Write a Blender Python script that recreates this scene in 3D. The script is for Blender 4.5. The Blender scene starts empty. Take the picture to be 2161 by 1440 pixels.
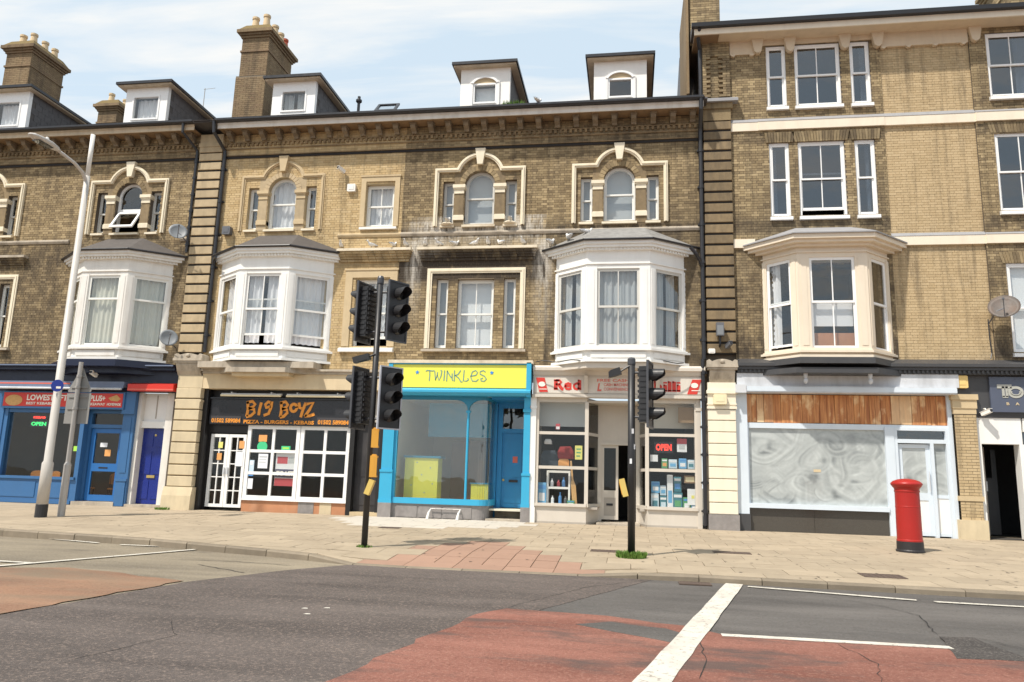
import bpy, math, random
from mathutils import Matrix, Vector
R = random.Random(7)
rad = math.radians
scene = bpy.context.scene
COL = scene.collection

# ------------------------------------------------------------------ camera
def camera_axes(yaw, pitch, roll):
    f = Vector((math.sin(yaw)*math.cos(pitch), math.cos(yaw)*math.cos(pitch), math.sin(pitch)))
    r0 = Vector((math.cos(yaw), -math.sin(yaw), 0)); u0 = r0.cross(f)
    r = r0*math.cos(roll) + u0*math.sin(roll); u = -r0*math.sin(roll) + u0*math.cos(roll)
    return r, u, f
CAM = Vector((0, -21.0, 1.42))
r_, u_, f_ = camera_axes(rad(-9.07), rad(10.40), rad(1.70))
cd = bpy.data.cameras.new('camera'); cam = bpy.data.objects.new('camera', cd); COL.objects.link(cam)
cam.matrix_world = Matrix(((r_.x, u_.x, -f_.x, CAM.x), (r_.y, u_.y, -f_.y, CAM.y), (r_.z, u_.z, -f_.z, CAM.z), (0, 0, 0, 1)))
cd.sensor_width = 36; cd.sensor_fit = 'HORIZONTAL'; cd.lens = 1600/2161*36; cd.clip_end = 2000
scene.camera = cam

# ------------------------------------------------------------------ sky, sun, exposure
SUN_TRAVEL = Vector((0.79, 1.0, -2.04)).normalized()
to_sun = -SUN_TRAVEL
sun_el = math.asin(to_sun.z); sun_az = math.atan2(to_sun.x, to_sun.y)
world = bpy.data.worlds.new('World'); scene.world = world; world.use_nodes = True
wt = world.node_tree; wt.nodes.clear()
def wn(t, **k):
    n = wt.nodes.new(t)
    for a, b in k.items(): setattr(n, a, b)
    return n
sky = wn('ShaderNodeTexSky', sky_type='NISHITA', sun_disc=False, sun_elevation=sun_el, sun_rotation=sun_az, altitude=10, air_density=1.0, dust_density=1.6, ozone_density=1.0)
bgs = wn('ShaderNodeBackground'); bgs.inputs['Strength'].default_value = 0.115
outw = wn('ShaderNodeOutputWorld')
tc = wn('ShaderNodeTexCoord')
sep = wn('ShaderNodeSeparateXYZ'); wt.links.new(tc.outputs['Generated'], sep.inputs[0])
def wm(op, a, b=None, clamp=False):
    n = wn('ShaderNodeMath', operation=op, use_clamp=clamp)
    for i, v in enumerate((a, b)):
        if v is None: continue
        if isinstance(v, (int, float)): n.inputs[i].default_value = v
        else: wt.links.new(v, n.inputs[i])
    return n.outputs[0]
zz = wm('MAXIMUM', sep.outputs[2], 0.03)
cx = wm('DIVIDE', sep.outputs[0], zz); cy = wm('DIVIDE', sep.outputs[1], zz)
comb = wn('ShaderNodeCombineXYZ'); wt.links.new(cx, comb.inputs[0]); wt.links.new(cy, comb.inputs[1])
mp = wn('ShaderNodeMapping'); mp.inputs['Scale'].default_value = (.85, 3.2, 1); mp.inputs['Location'].default_value = (3.3, 1.2, 0)
wt.links.new(comb.outputs[0], mp.inputs[0])
nz = wn('ShaderNodeTexNoise'); nz.inputs['Scale'].default_value = 1.3; nz.inputs['Detail'].default_value = 9; nz.inputs['Roughness'].default_value = 0.56; nz.inputs['Distortion'].default_value = 0.35
wt.links.new(mp.outputs[0], nz.inputs['Vector'])
cr = wn('ShaderNodeValToRGB'); cr.color_ramp.elements[0].position = 0.44; cr.color_ramp.elements[0].color = (0, 0, 0, 1)
cr.color_ramp.elements[1].position = 0.66; cr.color_ramp.elements[1].color = (1, 1, 1, 1)
wt.links.new(nz.outputs[0], cr.inputs[0])
veil = wn('ShaderNodeMixRGB'); veil.inputs[0].default_value = 0.80; veil.inputs[2].default_value = (5.1, 6.05, 6.75, 1)
wt.links.new(sky.outputs[0], veil.inputs[1])
cl = wn('ShaderNodeMixRGB'); cl.inputs[2].default_value = (7.2, 6.85, 6.35, 1)
fac = wm('MULTIPLY', cr.outputs[0], 0.68); wt.links.new(fac, cl.inputs[0])
wt.links.new(veil.outputs[0], cl.inputs[1]); wt.links.new(cl.outputs[0], bgs.inputs[0]); wt.links.new(bgs.outputs[0], outw.inputs[0])
sd = bpy.data.lights.new('sun', 'SUN'); sd.energy = 3.9; sd.angle = rad(1.4); sd.color = (1.0, 0.93, 0.83)
sun = bpy.data.objects.new('sun', sd); COL.objects.link(sun)
sun.rotation_euler = SUN_TRAVEL.to_track_quat('-Z', 'Y').to_euler(); sun.location = (-10, -15, 30)
scene.view_settings.view_transform = 'Standard'; scene.view_settings.look = 'None'
scene.view_settings.exposure = 0.42; scene.view_settings.gamma = 1.0
scene.view_settings.use_curve_mapping = False

# ------------------------------------------------------------------ materials
def nt_new(name):
    m = bpy.data.materials.new(name); m.use_nodes = True; t = m.node_tree; t.nodes.clear()
    o = t.nodes.new('ShaderNodeOutputMaterial'); b = t.nodes.new('ShaderNodeBsdfPrincipled'); t.links.new(b.outputs[0], o.inputs[0])
    return m, t, b, o
def N(t, ty, **k):
    n = t.nodes.new(ty)
    for a, b in k.items(): setattr(n, a, b)
    return n
def mth(t, op, a, b=None, c=None, clamp=False):
    n = N(t, 'ShaderNodeMath', operation=op, use_clamp=clamp)
    for i, v in enumerate((a, b, c)):
        if v is None: continue
        if isinstance(v, (int, float)): n.inputs[i].default_value = v
        else: t.links.new(v, n.inputs[i])
    return n.outputs[0]
def noise(t, vec, scale, detail=4, rough=.55, stretch=None):
    if stretch:
        mpn = N(t, 'ShaderNodeMapping'); mpn.inputs['Scale'].default_value = stretch; t.links.new(vec, mpn.inputs[0]); vec = mpn.outputs[0]
    n = N(t, 'ShaderNodeTexNoise'); n.inputs['Scale'].default_value = scale; n.inputs['Detail'].default_value = detail; n.inputs['Roughness'].default_value = rough
    t.links.new(vec, n.inputs['Vector']); return n.outputs[0]
def ramp(t, v, p0, p1, c0=(0, 0, 0, 1), c1=(1, 1, 1, 1)):
    n = N(t, 'ShaderNodeValToRGB'); e = n.color_ramp.elements
    e[0].position = p0; e[1].position = p1; e[0].color = c0; e[1].color = c1; t.links.new(v, n.inputs[0]); return n.outputs[0]
def mixc(t, fac, a, b):
    n = N(t, 'ShaderNodeMixRGB')
    for i, v in enumerate((fac, a, b)):
        if isinstance(v, (int, float)): n.inputs[i].default_value = v
        elif isinstance(v, tuple): n.inputs[i].default_value = (*v[:3], 1)
        else: t.links.new(v, n.inputs[i])
    return n.outputs[0]
MATS = {}
def mat(name, col, rough=.6, var=.12, scale=2.5, bump=0.0, bscale=80, metal=0, spec=.5, dirt=0.0, dcol=(.06, .05, .04), streak=True, emit=0, rnd=0):
    m, t, b, o = nt_new(name); MATS[name] = m
    pos = N(t, 'ShaderNodeNewGeometry').outputs['Position']
    f = noise(t, pos, scale, 5)
    c = mixc(t, f, tuple(x*(1-var) for x in col), tuple(min(1, x*(1+var)) for x in col))
    if rnd:
        r = N(t, 'ShaderNodeObjectInfo').outputs['Random']
        k = mth(t, 'MULTIPLY_ADD', r, 2*rnd, 1-rnd)
        mm = N(t, 'ShaderNodeVectorMath', operation='SCALE'); t.links.new(c, mm.inputs[0]); t.links.new(k, mm.inputs['Scale']); c = mm.outputs[0]
    if dirt:
        d = noise(t, pos, 1.6, 6, .65, (2.2, 2.2, .5) if streak else None)
        c = mixc(t, mth(t, 'MULTIPLY', ramp(t, d, .46, .72), dirt), c, dcol)
    t.links.new(c, b.inputs['Base Color'])
    b.inputs['Metallic'].default_value = metal; b.inputs['Specular IOR Level'].default_value = spec
    rr = mth(t, 'MULTIPLY_ADD', noise(t, pos, scale*3, 3), .25, rough-.125, clamp=True); t.links.new(rr, b.inputs['Roughness'])
    if bump:
        bn = N(t, 'ShaderNodeBump'); bn.inputs['Strength'].default_value = bump; bn.inputs['Distance'].default_value = .01
        t.links.new(noise(t, pos, bscale, 4), bn.inputs['Height']); t.links.new(bn.outputs[0], b.inputs['Normal'])
    if emit:
        b.inputs['Emission Color'].default_value = (*col, 1); b.inputs['Emission Strength'].default_value = emit
    return m
def brick_mat(name, cols, soot=.4, sootcol=(.05, .04, .032), lo=.42, hi=.72, streaks=(), sz=.22, bands=()):
    m, t, b, o = nt_new(name); MATS[name] = m
    pos = N(t, 'ShaderNodeNewGeometry').outputs['Position']
    a = N(t, 'ShaderNodeAttribute'); a.attribute_name = 'rnd'
    cr = N(t, 'ShaderNodeValToRGB'); e = cr.color_ramp.elements
    while len(e) < len(cols): e.new(.5)
    for i, cc in enumerate(cols): e[i].position = i/(len(cols)-1); e[i].color = (*cc, 1)
    t.links.new(mth(t, 'MULTIPLY_ADD', a.outputs['Fac'], .74, .13), cr.inputs[0])
    c = mixc(t, mth(t, 'MULTIPLY', noise(t, pos, 26, 3), .35), cr.outputs[0], (.60, .47, .29))
    s = noise(t, pos, .55, 7, .62, (1, 1, .55))
    c = mixc(t, mth(t, 'MULTIPLY', ramp(t, noise(t, pos, .35, 6, .7), .56, .70), .28), c, (.50, .42, .30))
    c = mixc(t, mth(t, 'MULTIPLY', ramp(t, s, lo, hi), soot), c, sootcol)
    c = mixc(t, mth(t, 'MULTIPLY', ramp(t, noise(t, pos, 1.5, 6, .7, (2.4, 2.4, .22)), .50, .68), .5), c, sootcol)
    hs = N(t, 'ShaderNodeHueSaturation'); hs.inputs['Saturation'].default_value = 1.0; hs.inputs['Value'].default_value = 1.0; t.links.new(c, hs.inputs['Color']); c = hs.outputs[0]
    xyz = N(t, 'ShaderNodeSeparateXYZ'); t.links.new(pos, xyz.inputs[0])
    for (z0, z1, k) in bands:      # soot-blackened courses under ledges, where rain never washes
        zm, zh = (z0+z1)/2, (z1-z0)/2
        v = mth(t, 'SUBTRACT', 1.0, mth(t, 'DIVIDE', mth(t, 'ABSOLUTE', mth(t, 'SUBTRACT', xyz.outputs[2], zm)), zh), clamp=True)
        v = mth(t, 'MULTIPLY', mth(t, 'MULTIPLY', ramp(t, v, .0, .45), ramp(t, noise(t, pos, 3.2, 6, .7, (1, 1, .35)), .36-.14*(k > .9), .58-.12*(k > .9))), k)
        c = mixc(t, v, c, sootcol)
    for (sx, sw, z0, z1) in streaks:   # lime and bird droppings run down the wall
        v = mth(t, 'SUBTRACT', 1.0, mth(t, 'DIVIDE', mth(t, 'ABSOLUTE', mth(t, 'SUBTRACT', xyz.outputs[0], sx)), sw), clamp=True)
        w = mth(t, 'DIVIDE', mth(t, 'SUBTRACT', xyz.outputs[2], z0), (z1-z0), clamp=True)
        w2 = mth(t, 'MULTIPLY', w, mth(t, 'LESS_THAN', xyz.outputs[2], z1+.35))
        g = ramp(t, noise(t, pos, 9, 6, .7, (1, 1, .16)), .36, .62)
        c = mixc(t, mth(t, 'MULTIPLY', mth(t, 'MULTIPLY', mth(t, 'MULTIPLY', v, w2), g), 1.0, clamp=True), c, (.66, .62, .55))
    t.links.new(c, b.inputs['Base Color']); b.inputs['Roughness'].default_value = .88; b.inputs['Specular IOR Level'].default_value = .25
    bn = N(t, 'ShaderNodeBump'); bn.inputs['Strength'].default_value = .5; bn.inputs['Distance'].default_value = .006
    t.links.new(noise(t, pos, 90, 4), bn.inputs['Height']); t.links.new(bn.outputs[0], b.inputs['Normal'])
    return m
def glass_mat(name, tint=(.86, .9, .9), base=.055, rough=0.0, gain=1.0):
    m = bpy.data.materials.new(name); m.use_nodes = True; t = m.node_tree; t.nodes.clear(); MATS[name] = m
    o = N(t, 'ShaderNodeOutputMaterial'); tr = N(t, 'ShaderNodeBsdfTransparent'); tr.inputs[0].default_value = (*tint, 1)
    g = N(t, 'ShaderNodeBsdfGlossy'); g.inputs['Roughness'].default_value = rough
    lw = N(t, 'ShaderNodeLayerWeight'); lw.inputs[0].default_value = .5
    p = mth(t, 'MULTIPLY_ADD', mth(t, 'POWER', lw.outputs['Facing'], 5), gain, base, clamp=True)
    bn = N(t, 'ShaderNodeBump'); bn.inputs['Strength'].default_value = .05; bn.inputs['Distance'].default_value = .05
    pos = N(t, 'ShaderNodeNewGeometry').outputs['Position']; t.links.new(noise(t, pos, 1.5, 2), bn.inputs['Height']); t.links.new(bn.outputs[0], g.inputs['Normal'])
    mx = N(t, 'ShaderNodeMixShader'); t.links.new(p, mx.inputs[0]); t.links.new(tr.outputs[0], mx.inputs[1]); t.links.new(g.outputs[0], mx.inputs[2]); t.links.new(mx.outputs[0], o.inputs[0])
    return m
glass_mat('glass', (.95, .96, .96), .08); glass_mat('glass_hazy', (.96, .965, .955), .12); glass_mat('glass_shop', (.95, .955, .945), .032); glass_mat('glass_dark', (.5, .54, .58), .15)

tan1, tan2, tan3, tan4 = (.50, .355, .175), (.40, .275, .13), (.56, .42, .23), (.30, .20, .10)
brick_mat('brick_left', [(.085, .063, .04), (.185, .132, .07), (.26, .188, .098), (.30, .222, .117), (.44, .335, .19), (.14, .096, .056)], .5, lo=.42, hi=.74, bands=((3.6, 8.9, .6), (7.6, 8.7, .6)))
brick_mat('brick_pale', [(.34, .225, .11), (.47, .335, .165), (.56, .42, .225), (.50, .365, .185), (.60, .46, .26), (.38, .235, .125)], .22, lo=.48, hi=.76, bands=((7.5, 8.1, .35),))
brick_mat('brick_dark', [(.07, .052, .034), (.16, .114, .06), (.225, .165, .086), (.265, .198, .105), (.42, .32, .18), (.115, .08, .048)], .5, lo=.42, hi=.72,
          streaks=((-6.38, .30, 5.6, 8.0), (-2.52, .34, 5.2, 8.0), (-6.0, .8, 7.7, 8.6), (-3.4, 2.4, 8.0, 8.75), (-5.4, 1.2, 8.0, 8.75)), bands=((6.9, 8.2, .95), (8.35, 8.8, .8)))
brick_mat('brick_bay_side', [(.07, .052, .034), (.16, .114, .06), (.225, .165, .086), (.265, .198, .105), (.42, .32, .18), (.115, .08, .048)], .5, lo=.4, hi=.7, bands=((4.0, 9.4, .6), (8.35, 8.8, .8), (11.2, 11.75, .45), (4.4, 5.2, .6)),
          streaks=((-2.42, .28, 5.2, 8.0),))
brick_mat('brick_tall', [(.08, .06, .038), (.17, .124, .068), (.24, .178, .096), (.28, .212, .115), (.42, .325, .185), (.13, .092, .054)], .5, lo=.42, hi=.74, bands=((3.8, 8.4, .55), (4.8, 5.5, .7), (8.3, 8.85, .6), (11.0, 11.4, .5)))
brick_mat('brick_panel', [(.38, .28, .16), (.47, .355, .205), (.52, .40, .24), (.45, .34, .195), (.40, .295, .165)], .10, lo=.5, hi=.85)
brick_mat('brick_eaves', [(.16, .10, .052), (.25, .165, .085), (.33, .225, .115), (.22, .13, .066)], .6, lo=.38, hi=.64)
brick_mat('brick_chimney', [(.12, .075, .045), (.175, .115, .063), (.22, .155, .088), (.14, .075, .05)], .5, lo=.45, hi=.75)
brick_mat('mortar_streaked', [(.105, .085, .065), (.11, .088, .066)], .4, lo=.42, hi=.72, streaks=((-6.38, .30, 5.6, 8.0), (-2.5, .32, 5.2, 8.0), (-6.0, .8, 7.7, 8.6), (-3.4, 2.4, 8.0, 8.75), (-5.4, 1.2, 8.0, 8.75)))
mat('mortar', (.20, .165, .12), .9, .2, 8); mat('mortar_pale', (.40, .32, .20), .9, .15, 8); mat('mortar_dark', (.105, .085, .065), .9, .25, 6)
mat('joint_black', (.025, .022, .02), .95, .2)
mat('stone_block', (.46, .36, .225), .85, .22, 6, .4, 60, dirt=.25, rnd=.10); mat('stone_block_dark', (.225, .165, .092), .85, .3, 7, .4, 60, dirt=.5, rnd=.2)
mat('stone_pier', (.60, .50, .335), .8, .12, 4, .3, 60, dirt=.15); mat('stone_buff', (.56, .44, .27), .8, .12, 5, .2, dirt=.12)
mat('stone_grey', (.46, .40, .32), .85, .2, 5, .3, dirt=.55, dcol=(.10, .08, .06)); mat('stone_lintel', (.64, .52, .34), .8, .18, 2.2, .15, dirt=.2, dcol=(.30, .17, .08))
mat('ledge_white', (.72, .64, .50), .85, .2, 4, .3, dirt=.55, dcol=(.30, .22, .14), streak=False)
mat('cream_paint', (.78, .70, .54), .55, .08, 4, dirt=.25, dcol=(.35, .27, .17)); mat('cream_pier', (.82, .75, .60), .55, .05, 3, dirt=.12, dcol=(.40, .32, .22))
mat('beige_bay', (.75, .655, .525), .5, .05, 3, dirt=.14, dcol=(.42, .35, .27)); mat('band_cream', (.80, .71, .57), .5, .05, 3, dirt=.2, dcol=(.45, .38, .29))
mat('frieze_beige', (.62, .51, .37), .6, .05, 3, dirt=.12)
mat('white_paint', (.82, .815, .79), .45, .05, 4, dirt=.14, dcol=(.45, .40, .33)); mat('white_worn', (.75, .73, .69), .55, .08, 4, dirt=.3, dcol=(.42, .35, .28))
mat('upvc', (.86, .86, .85), .3, .02); mat('sash_grey', (.60, .59, .55), .5, .06); mat('sash_white', (.80, .80, .76), .45, .04)
mat('stucco_dormer', (.86, .84, .80), .6, .04, 3, dirt=.06); mat('bracket_stone', (.20, .155, .105), .85, .3, 9, dirt=.5); mat('soffit_tan', (.24, .155, .085), .7, .1, 4, dirt=.3)
mat('gutter_black', (.022, .022, .026), .35, .2); mat('fascia_white', (.70, .66, .60), .5, .08, 3, dirt=.35, dcol=(.33, .26, .2)); mat('fascia_tan', (.55, .45, .32), .6, .1, 3, dirt=.3)
mat('slate', (.085, .08, .082), .6, .35, 9, .4, 30, rnd=.25); mat('slate_bay', (.085, .075, .07), .65, .3, 7, .4, 30); mat('lead', (.30, .30, .31), .55, .15, 5); mat('lead_limed', (.24, .235, .225), .7, .5, 7, dirt=.4, dcol=(.16, .15, .14), streak=False)
mat('moss', (.17, .12, .045), .95, .3, 14, .6, 40); mat('pot_buff', (.62, .48, .30), .8, .12, 6); mat('pot_red', (.45, .09, .04), .7, .15)
mat('navy', (.006, .010, .034), .35, .15); mat('navy_light', (.16, .20, .30), .45, .15, dirt=.2); mat('blue_mid', (.040, .135, .31), .4, .08, dirt=.08, dcol=(.10, .16, .25)); mat('blue_deep', (.008, .024, .22), .28, .08, dirt=.10, dcol=(.02, .03, .1))
mat('blue_door', (.022, .14, .40), .35, .05)
mat('cyan', (.04, .37, .60), .35, .06, dirt=.10, dcol=(.12, .30, .40)); mat('teal', (.02, .22, .35), .4, .1, dirt=.15); mat('cyan_door', (.02, .23, .50), .4, .06, dirt=.1)
mat('yellow_sign', (.80, .78, .10), .4, .03, dirt=.05, dcol=(.5, .45, .1)); mat('sign_green', (.15, .30, .30), .5, .05); mat('star_blue', (.04, .25, .72), .5, .05)
mat('black_paint', (.014, .013, .013), .4, .3); mat('black_worn', (.03, .028, .03), .55, .6, 5, dirt=.2, dcol=(.16, .14, .13)); mat('black_sign', (.022, .022, .026), .3, .2); mat('panel_grey', (.055, .052, .055), .35, .15)
mat('orange_letter', (.78, .30, .035), .5, .12, 9); mat('red_sign', (.62, .035, .02), .35, .08); mat('sign_text', (.85, .80, .72), .5, .03); mat('burger', (.60, .35, .13), .6, .35, 14); mat('red_letter', (.60, .045, .03), .45, .06); mat('red_faded', (.66, .14, .10), .5, .1)
mat('fascia_pale', (.66, .61, .54), .5, .05, dirt=.15); mat('taupe', (.60, .55, .48), .5, .06, 3, dirt=.14, dcol=(.36, .31, .25)); mat('taupe_dark', (.42, .38, .33), .5, .06, dirt=.1)
mat('pale_blue', (.64, .71, .78), .45, .05, 3, dirt=.10, dcol=(.42, .44, .45)); mat('pale_grey', (.60, .62, .65), .5, .08, 3, dirt=.25); mat('charcoal', (.055, .055, .058), .45, .12, dirt=.15, dcol=(.12, .11, .1)); mat('granite', (.075, .068, .058), .22, .35, 40)
mat('sign_navy', (.085, .10, .145), .35, .1); mat('sign_silver', (.42, .42, .38), .4, .12); mat('sign_gold', (.62, .50, .32), .4, .1)
mat('terracotta', (.48, .22, .11), .7, .25, 3, dirt=.2, dcol=(.6, .42, .3)); mat('stall_grey', (.26, .24, .23), .45, .35, 7, dirt=.3, dcol=(.12, .1, .1))
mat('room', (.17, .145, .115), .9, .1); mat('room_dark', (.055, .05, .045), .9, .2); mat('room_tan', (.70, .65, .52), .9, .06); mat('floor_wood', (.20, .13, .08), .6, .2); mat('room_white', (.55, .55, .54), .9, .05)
mat('curtain_white', (.80, .80, .82), .9, .04); mat('curtain_cream', (.66, .65, .56), .9, .06); mat('curtain_grey', (.45, .47, .48), .9, .06); mat('blind_white', (.80, .82, .84), .8, .03); mat('blind_grey', (.50, .53, .55), .8, .04)
mat('steel_galv', (.42, .40, .38), .5, .12, 4, metal=.3, dirt=.15); mat('pole_pale', (.52, .49, .45), .5, .08, 3, dirt=.12); mat('lamp_grey', (.50, .47, .44), .45, .08); mat('sign_back', (.24, .235, .225), .55, .08); mat('signal_black', (.022, .022, .024), .45, .25); mat('signal_grey', (.06, .062, .07), .4, .15); mat('signal_edge', (.45, .46, .50), .4, .1)
mat('lens', (.03, .03, .03), .1, .3); mat('box_orange', (.66, .33, .04), .5, .1, dirt=.15); mat('box_yellow', (.66, .48, .13), .5, .1, dirt=.15); mat('sticker', (.75, .76, .78), .5, .05)
mat('pillar_red', (.36, .014, .010), .38, .12, 3, dirt=.08, dcol=(.25, .03, .02)); mat('pillar_black', (.02, .018, .02), .5, .2, dirt=.1)
mat('dish_grey', (.20, .215, .23), .5, .1); mat('dish_rust', (.105, .09, .08), .6, .35, 8, dirt=.4, dcol=(.17, .085, .045)); mat('plastic_white', (.80, .78, .74), .4, .04); mat('alarm_yellow', (.80, .58, .22), .5, .06); mat('plastic_cream', (.80, .70, .46), .5, .05); mat('plastic_grey', (.12, .125, .14), .45, .1)
mat('gull_white', (.74, .73, .71), .7, .04); mat('gull_grey', (.36, .38, .41), .7, .08); mat('gull_dark', (.06, .06, .06), .6, .1); mat('leaf', (.12, .225, .035), .8, .45, 12); mat('brass', (.55, .42, .16), .4, .15, metal=.6); mat('rust', (.16, .075, .04), .85, .3, 12)
mat('tube_cream', (.78, .70, .50), .4, .03); mat('led_red', (.9, .05, .03), .5, .02, emit=1.4); mat('led_green', (.05, .8, .2), .5, .02, emit=.9); mat('wood_bat', (.62, .38, .17), .6, .2, 9); mat('chair_orange', (.55, .22, .06), .55, .15); mat('cast_iron', (.10, .07, .055), .7, .3, 14, .5, 90)
# wood planks, whitewashed glass and the road surfaces need their own graphs
def plank_mat():
    m, t, b, o = nt_new('plank_wood'); MATS['plank_wood'] = m
    pos = N(t, 'ShaderNodeNewGeometry').outputs['Position']; r = N(t, 'ShaderNodeObjectInfo').outputs['Random']
    sh = N(t, 'ShaderNodeCombineXYZ'); t.links.new(mth(t, 'MULTIPLY', r, 37.0), sh.inputs[0]); t.links.new(mth(t, 'MULTIPLY', r, 11.0), sh.inputs[2])
    ad = N(t, 'ShaderNodeVectorMath', operation='ADD'); t.links.new(pos, ad.inputs[0]); t.links.new(sh.outputs[0], ad.inputs[1])
    g = noise(t, ad.outputs[0], 16, 5, .6, (1, 1, .07)); k = noise(t, ad.outputs[0], 2.6, 4, .6, (1, 1, .5))
    c = mixc(t, ramp(t, g, .38, .66), (.36, .13, .045), (.66, .30, .11))
    c = mixc(t, ramp(t, k, .52, .66), c, (.84, .58, .32))
    c = mixc(t, mth(t, 'MULTIPLY', ramp(t, r, .72, .95), .55), c, (.86, .66, .40))
    t.links.new(c, b.inputs['Base Color']); b.inputs['Roughness'].default_value = .65
plank_mat()
def whitewash():
    m, t, b, o = nt_new('whitewash_glass'); MATS['whitewash_glass'] = m
    at = N(t, 'ShaderNodeAttribute'); at.attribute_name = 'wash'
    pos = N(t, 'ShaderNodeNewGeometry').outputs['Position']
    v = mth(t, 'MULTIPLY_ADD', noise(t, pos, 14, 5, .6), .16, mth(t, 'SUBTRACT', at.outputs['Fac'], .08))
    c = ramp(t, v, .12, .92, (.12, .135, .14, 1), (.57, .605, .595, 1))
    t.links.new(c, b.inputs['Base Color']); b.inputs['Roughness'].default_value = .3
    b.inputs['Coat Weight'].default_value = .5; b.inputs['Coat Roughness'].default_value = .02
whitewash()
def road_mat(name, c0, c1, fleck=(.5, .45, .4), flk=.25, worn=None, wornk=.5, wl=.5, wh=.62, wscale=.6):
    m, t, b, o = nt_new(name); MATS[name] = m
    pos = N(t, 'ShaderNodeNewGeometry').outputs['Position']
    c = mixc(t, ramp(t, noise(t, pos, .7, 6, .6, (.5, 1.6, 1)), .34, .66), tuple(x*.88 for x in c0), tuple(x*1.08 for x in c1))
    c = mixc(t, mth(t, 'MULTIPLY', ramp(t, noise(t, pos, 38, 2, .7), .52, .68), flk), c, fleck)
    c = mixc(t, mth(t, 'MULTIPLY', ramp(t, noise(t, pos, 34, 2, .6), .56, .7), .5), c, tuple(x*.45 for x in c0))
    c = mixc(t, mth(t, 'MULTIPLY', ramp(t, noise(t, pos, 2.1, 7, .72), .60, .70), .35), c, tuple(x*.5 for x in c0))
    c = mixc(t, mth(t, 'MULTIPLY', ramp(t, noise(t, pos, .55, 3, .5, (.22, 2.2, 1)), .5, .68), .22), c, tuple(min(1, x*1.7) for x in c1))
    if worn: c = mixc(t, mth(t, 'MULTIPLY', ramp(t, noise(t, pos, wscale, 8, .68, (.6, 1.5, 1)), wl, wh), wornk), c, worn)
    t.links.new(c, b.inputs['Base Color']); b.inputs['Roughness'].default_value = .88; b.inputs['Specular IOR Level'].default_value = .3
    bn = N(t, 'ShaderNodeBump'); bn.inputs['Strength'].default_value = .9; bn.inputs['Distance'].default_value = .012
    t.links.new(noise(t, pos, 70, 3, .7), bn.inputs['Height']); t.links.new(bn.outputs[0], b.inputs['Normal'])
road_mat('asphalt_old', (.19, .16, .118), (.255, .215, .155), worn=(.06, .052, .045), wornk=.5, wl=.6, wh=.7)
road_mat('asphalt_new', (.080, .067, .061), (.118, .098, .088), fleck=(.30, .23, .19), flk=.55)
road_mat('asphalt_grey', (.090, .082, .076), (.126, .115, .106), fleck=(.2, .2, .2), worn=(.055, .053, .052), wornk=.6, wl=.55, wh=.68)
road_mat('asphalt_red', (.20, .078, .056), (.265, .118, .088), fleck=(.42, .24, .18), flk=.4, worn=(.095, .068, .06), wornk=.85, wl=.5, wh=.62, wscale=.9)
road_mat('asphalt_red_old', (.22, .12, .078), (.28, .16, .10), fleck=(.42, .3, .2), worn=(.19, .15, .105), wornk=.8, wl=.42, wh=.62)
road_mat('asphalt_patch', (.05, .045, .042), (.075, .065, .06))
road_mat('ground_far', (.13, .12, .10), (.17, .15, .12))
mat('gum', (.10, .085, .07), .9, .2)
def paint_mat():
    m, t, b, o = nt_new('road_paint'); MATS['road_paint'] = m; pos = N(t, 'ShaderNodeNewGeometry').outputs['Position']
    c = mixc(t, noise(t, pos, 3, 5), (.52, .49, .43), (.66, .62, .54)); c = mixc(t, mth(t, 'MULTIPLY', ramp(t, noise(t, pos, 16, 8, .72), .55, .62), .75), c, (.14, .12, .105)); c = mixc(t, mth(t, 'MULTIPLY', ramp(t, noise(t, pos, 1.4, 5, .6), .5, .7), .35), c, (.26, .2, .17))
    t.links.new(c, b.inputs['Base Color']); b.inputs['Roughness'].default_value = .75
    bn = N(t, 'ShaderNodeBump'); bn.inputs['Strength'].default_value = .6; bn.inputs['Distance'].default_value = .01; t.links.new(noise(t, pos, 60, 3, .7), bn.inputs['Height']); t.links.new(bn.outputs[0], b.inputs['Normal'])
paint_mat()
mat('slab_buff', (.355, .288, .205), .85, .16, 5, .3, 70, dirt=.34, dcol=(.22, .17, .115), streak=False, rnd=.10)
mat('slab_pink', (.325, .20, .142), .85, .1, 6, .3, 70, dirt=.12, dcol=(.28, .18, .13), streak=False, rnd=.06)
mat('slab_white', (.52, .475, .41), .8, .08, 5, .3, 70, dirt=.12, dcol=(.4, .34, .26), streak=False, rnd=.04)
mat('slab_joint', (.25, .20, .138), .95, .3, 9); mat('kerb_stone', (.22, .18, .13), .85, .2, 7, .4, 60, dirt=.4, dcol=(.13, .105, .08), streak=False, rnd=.12)

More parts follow.
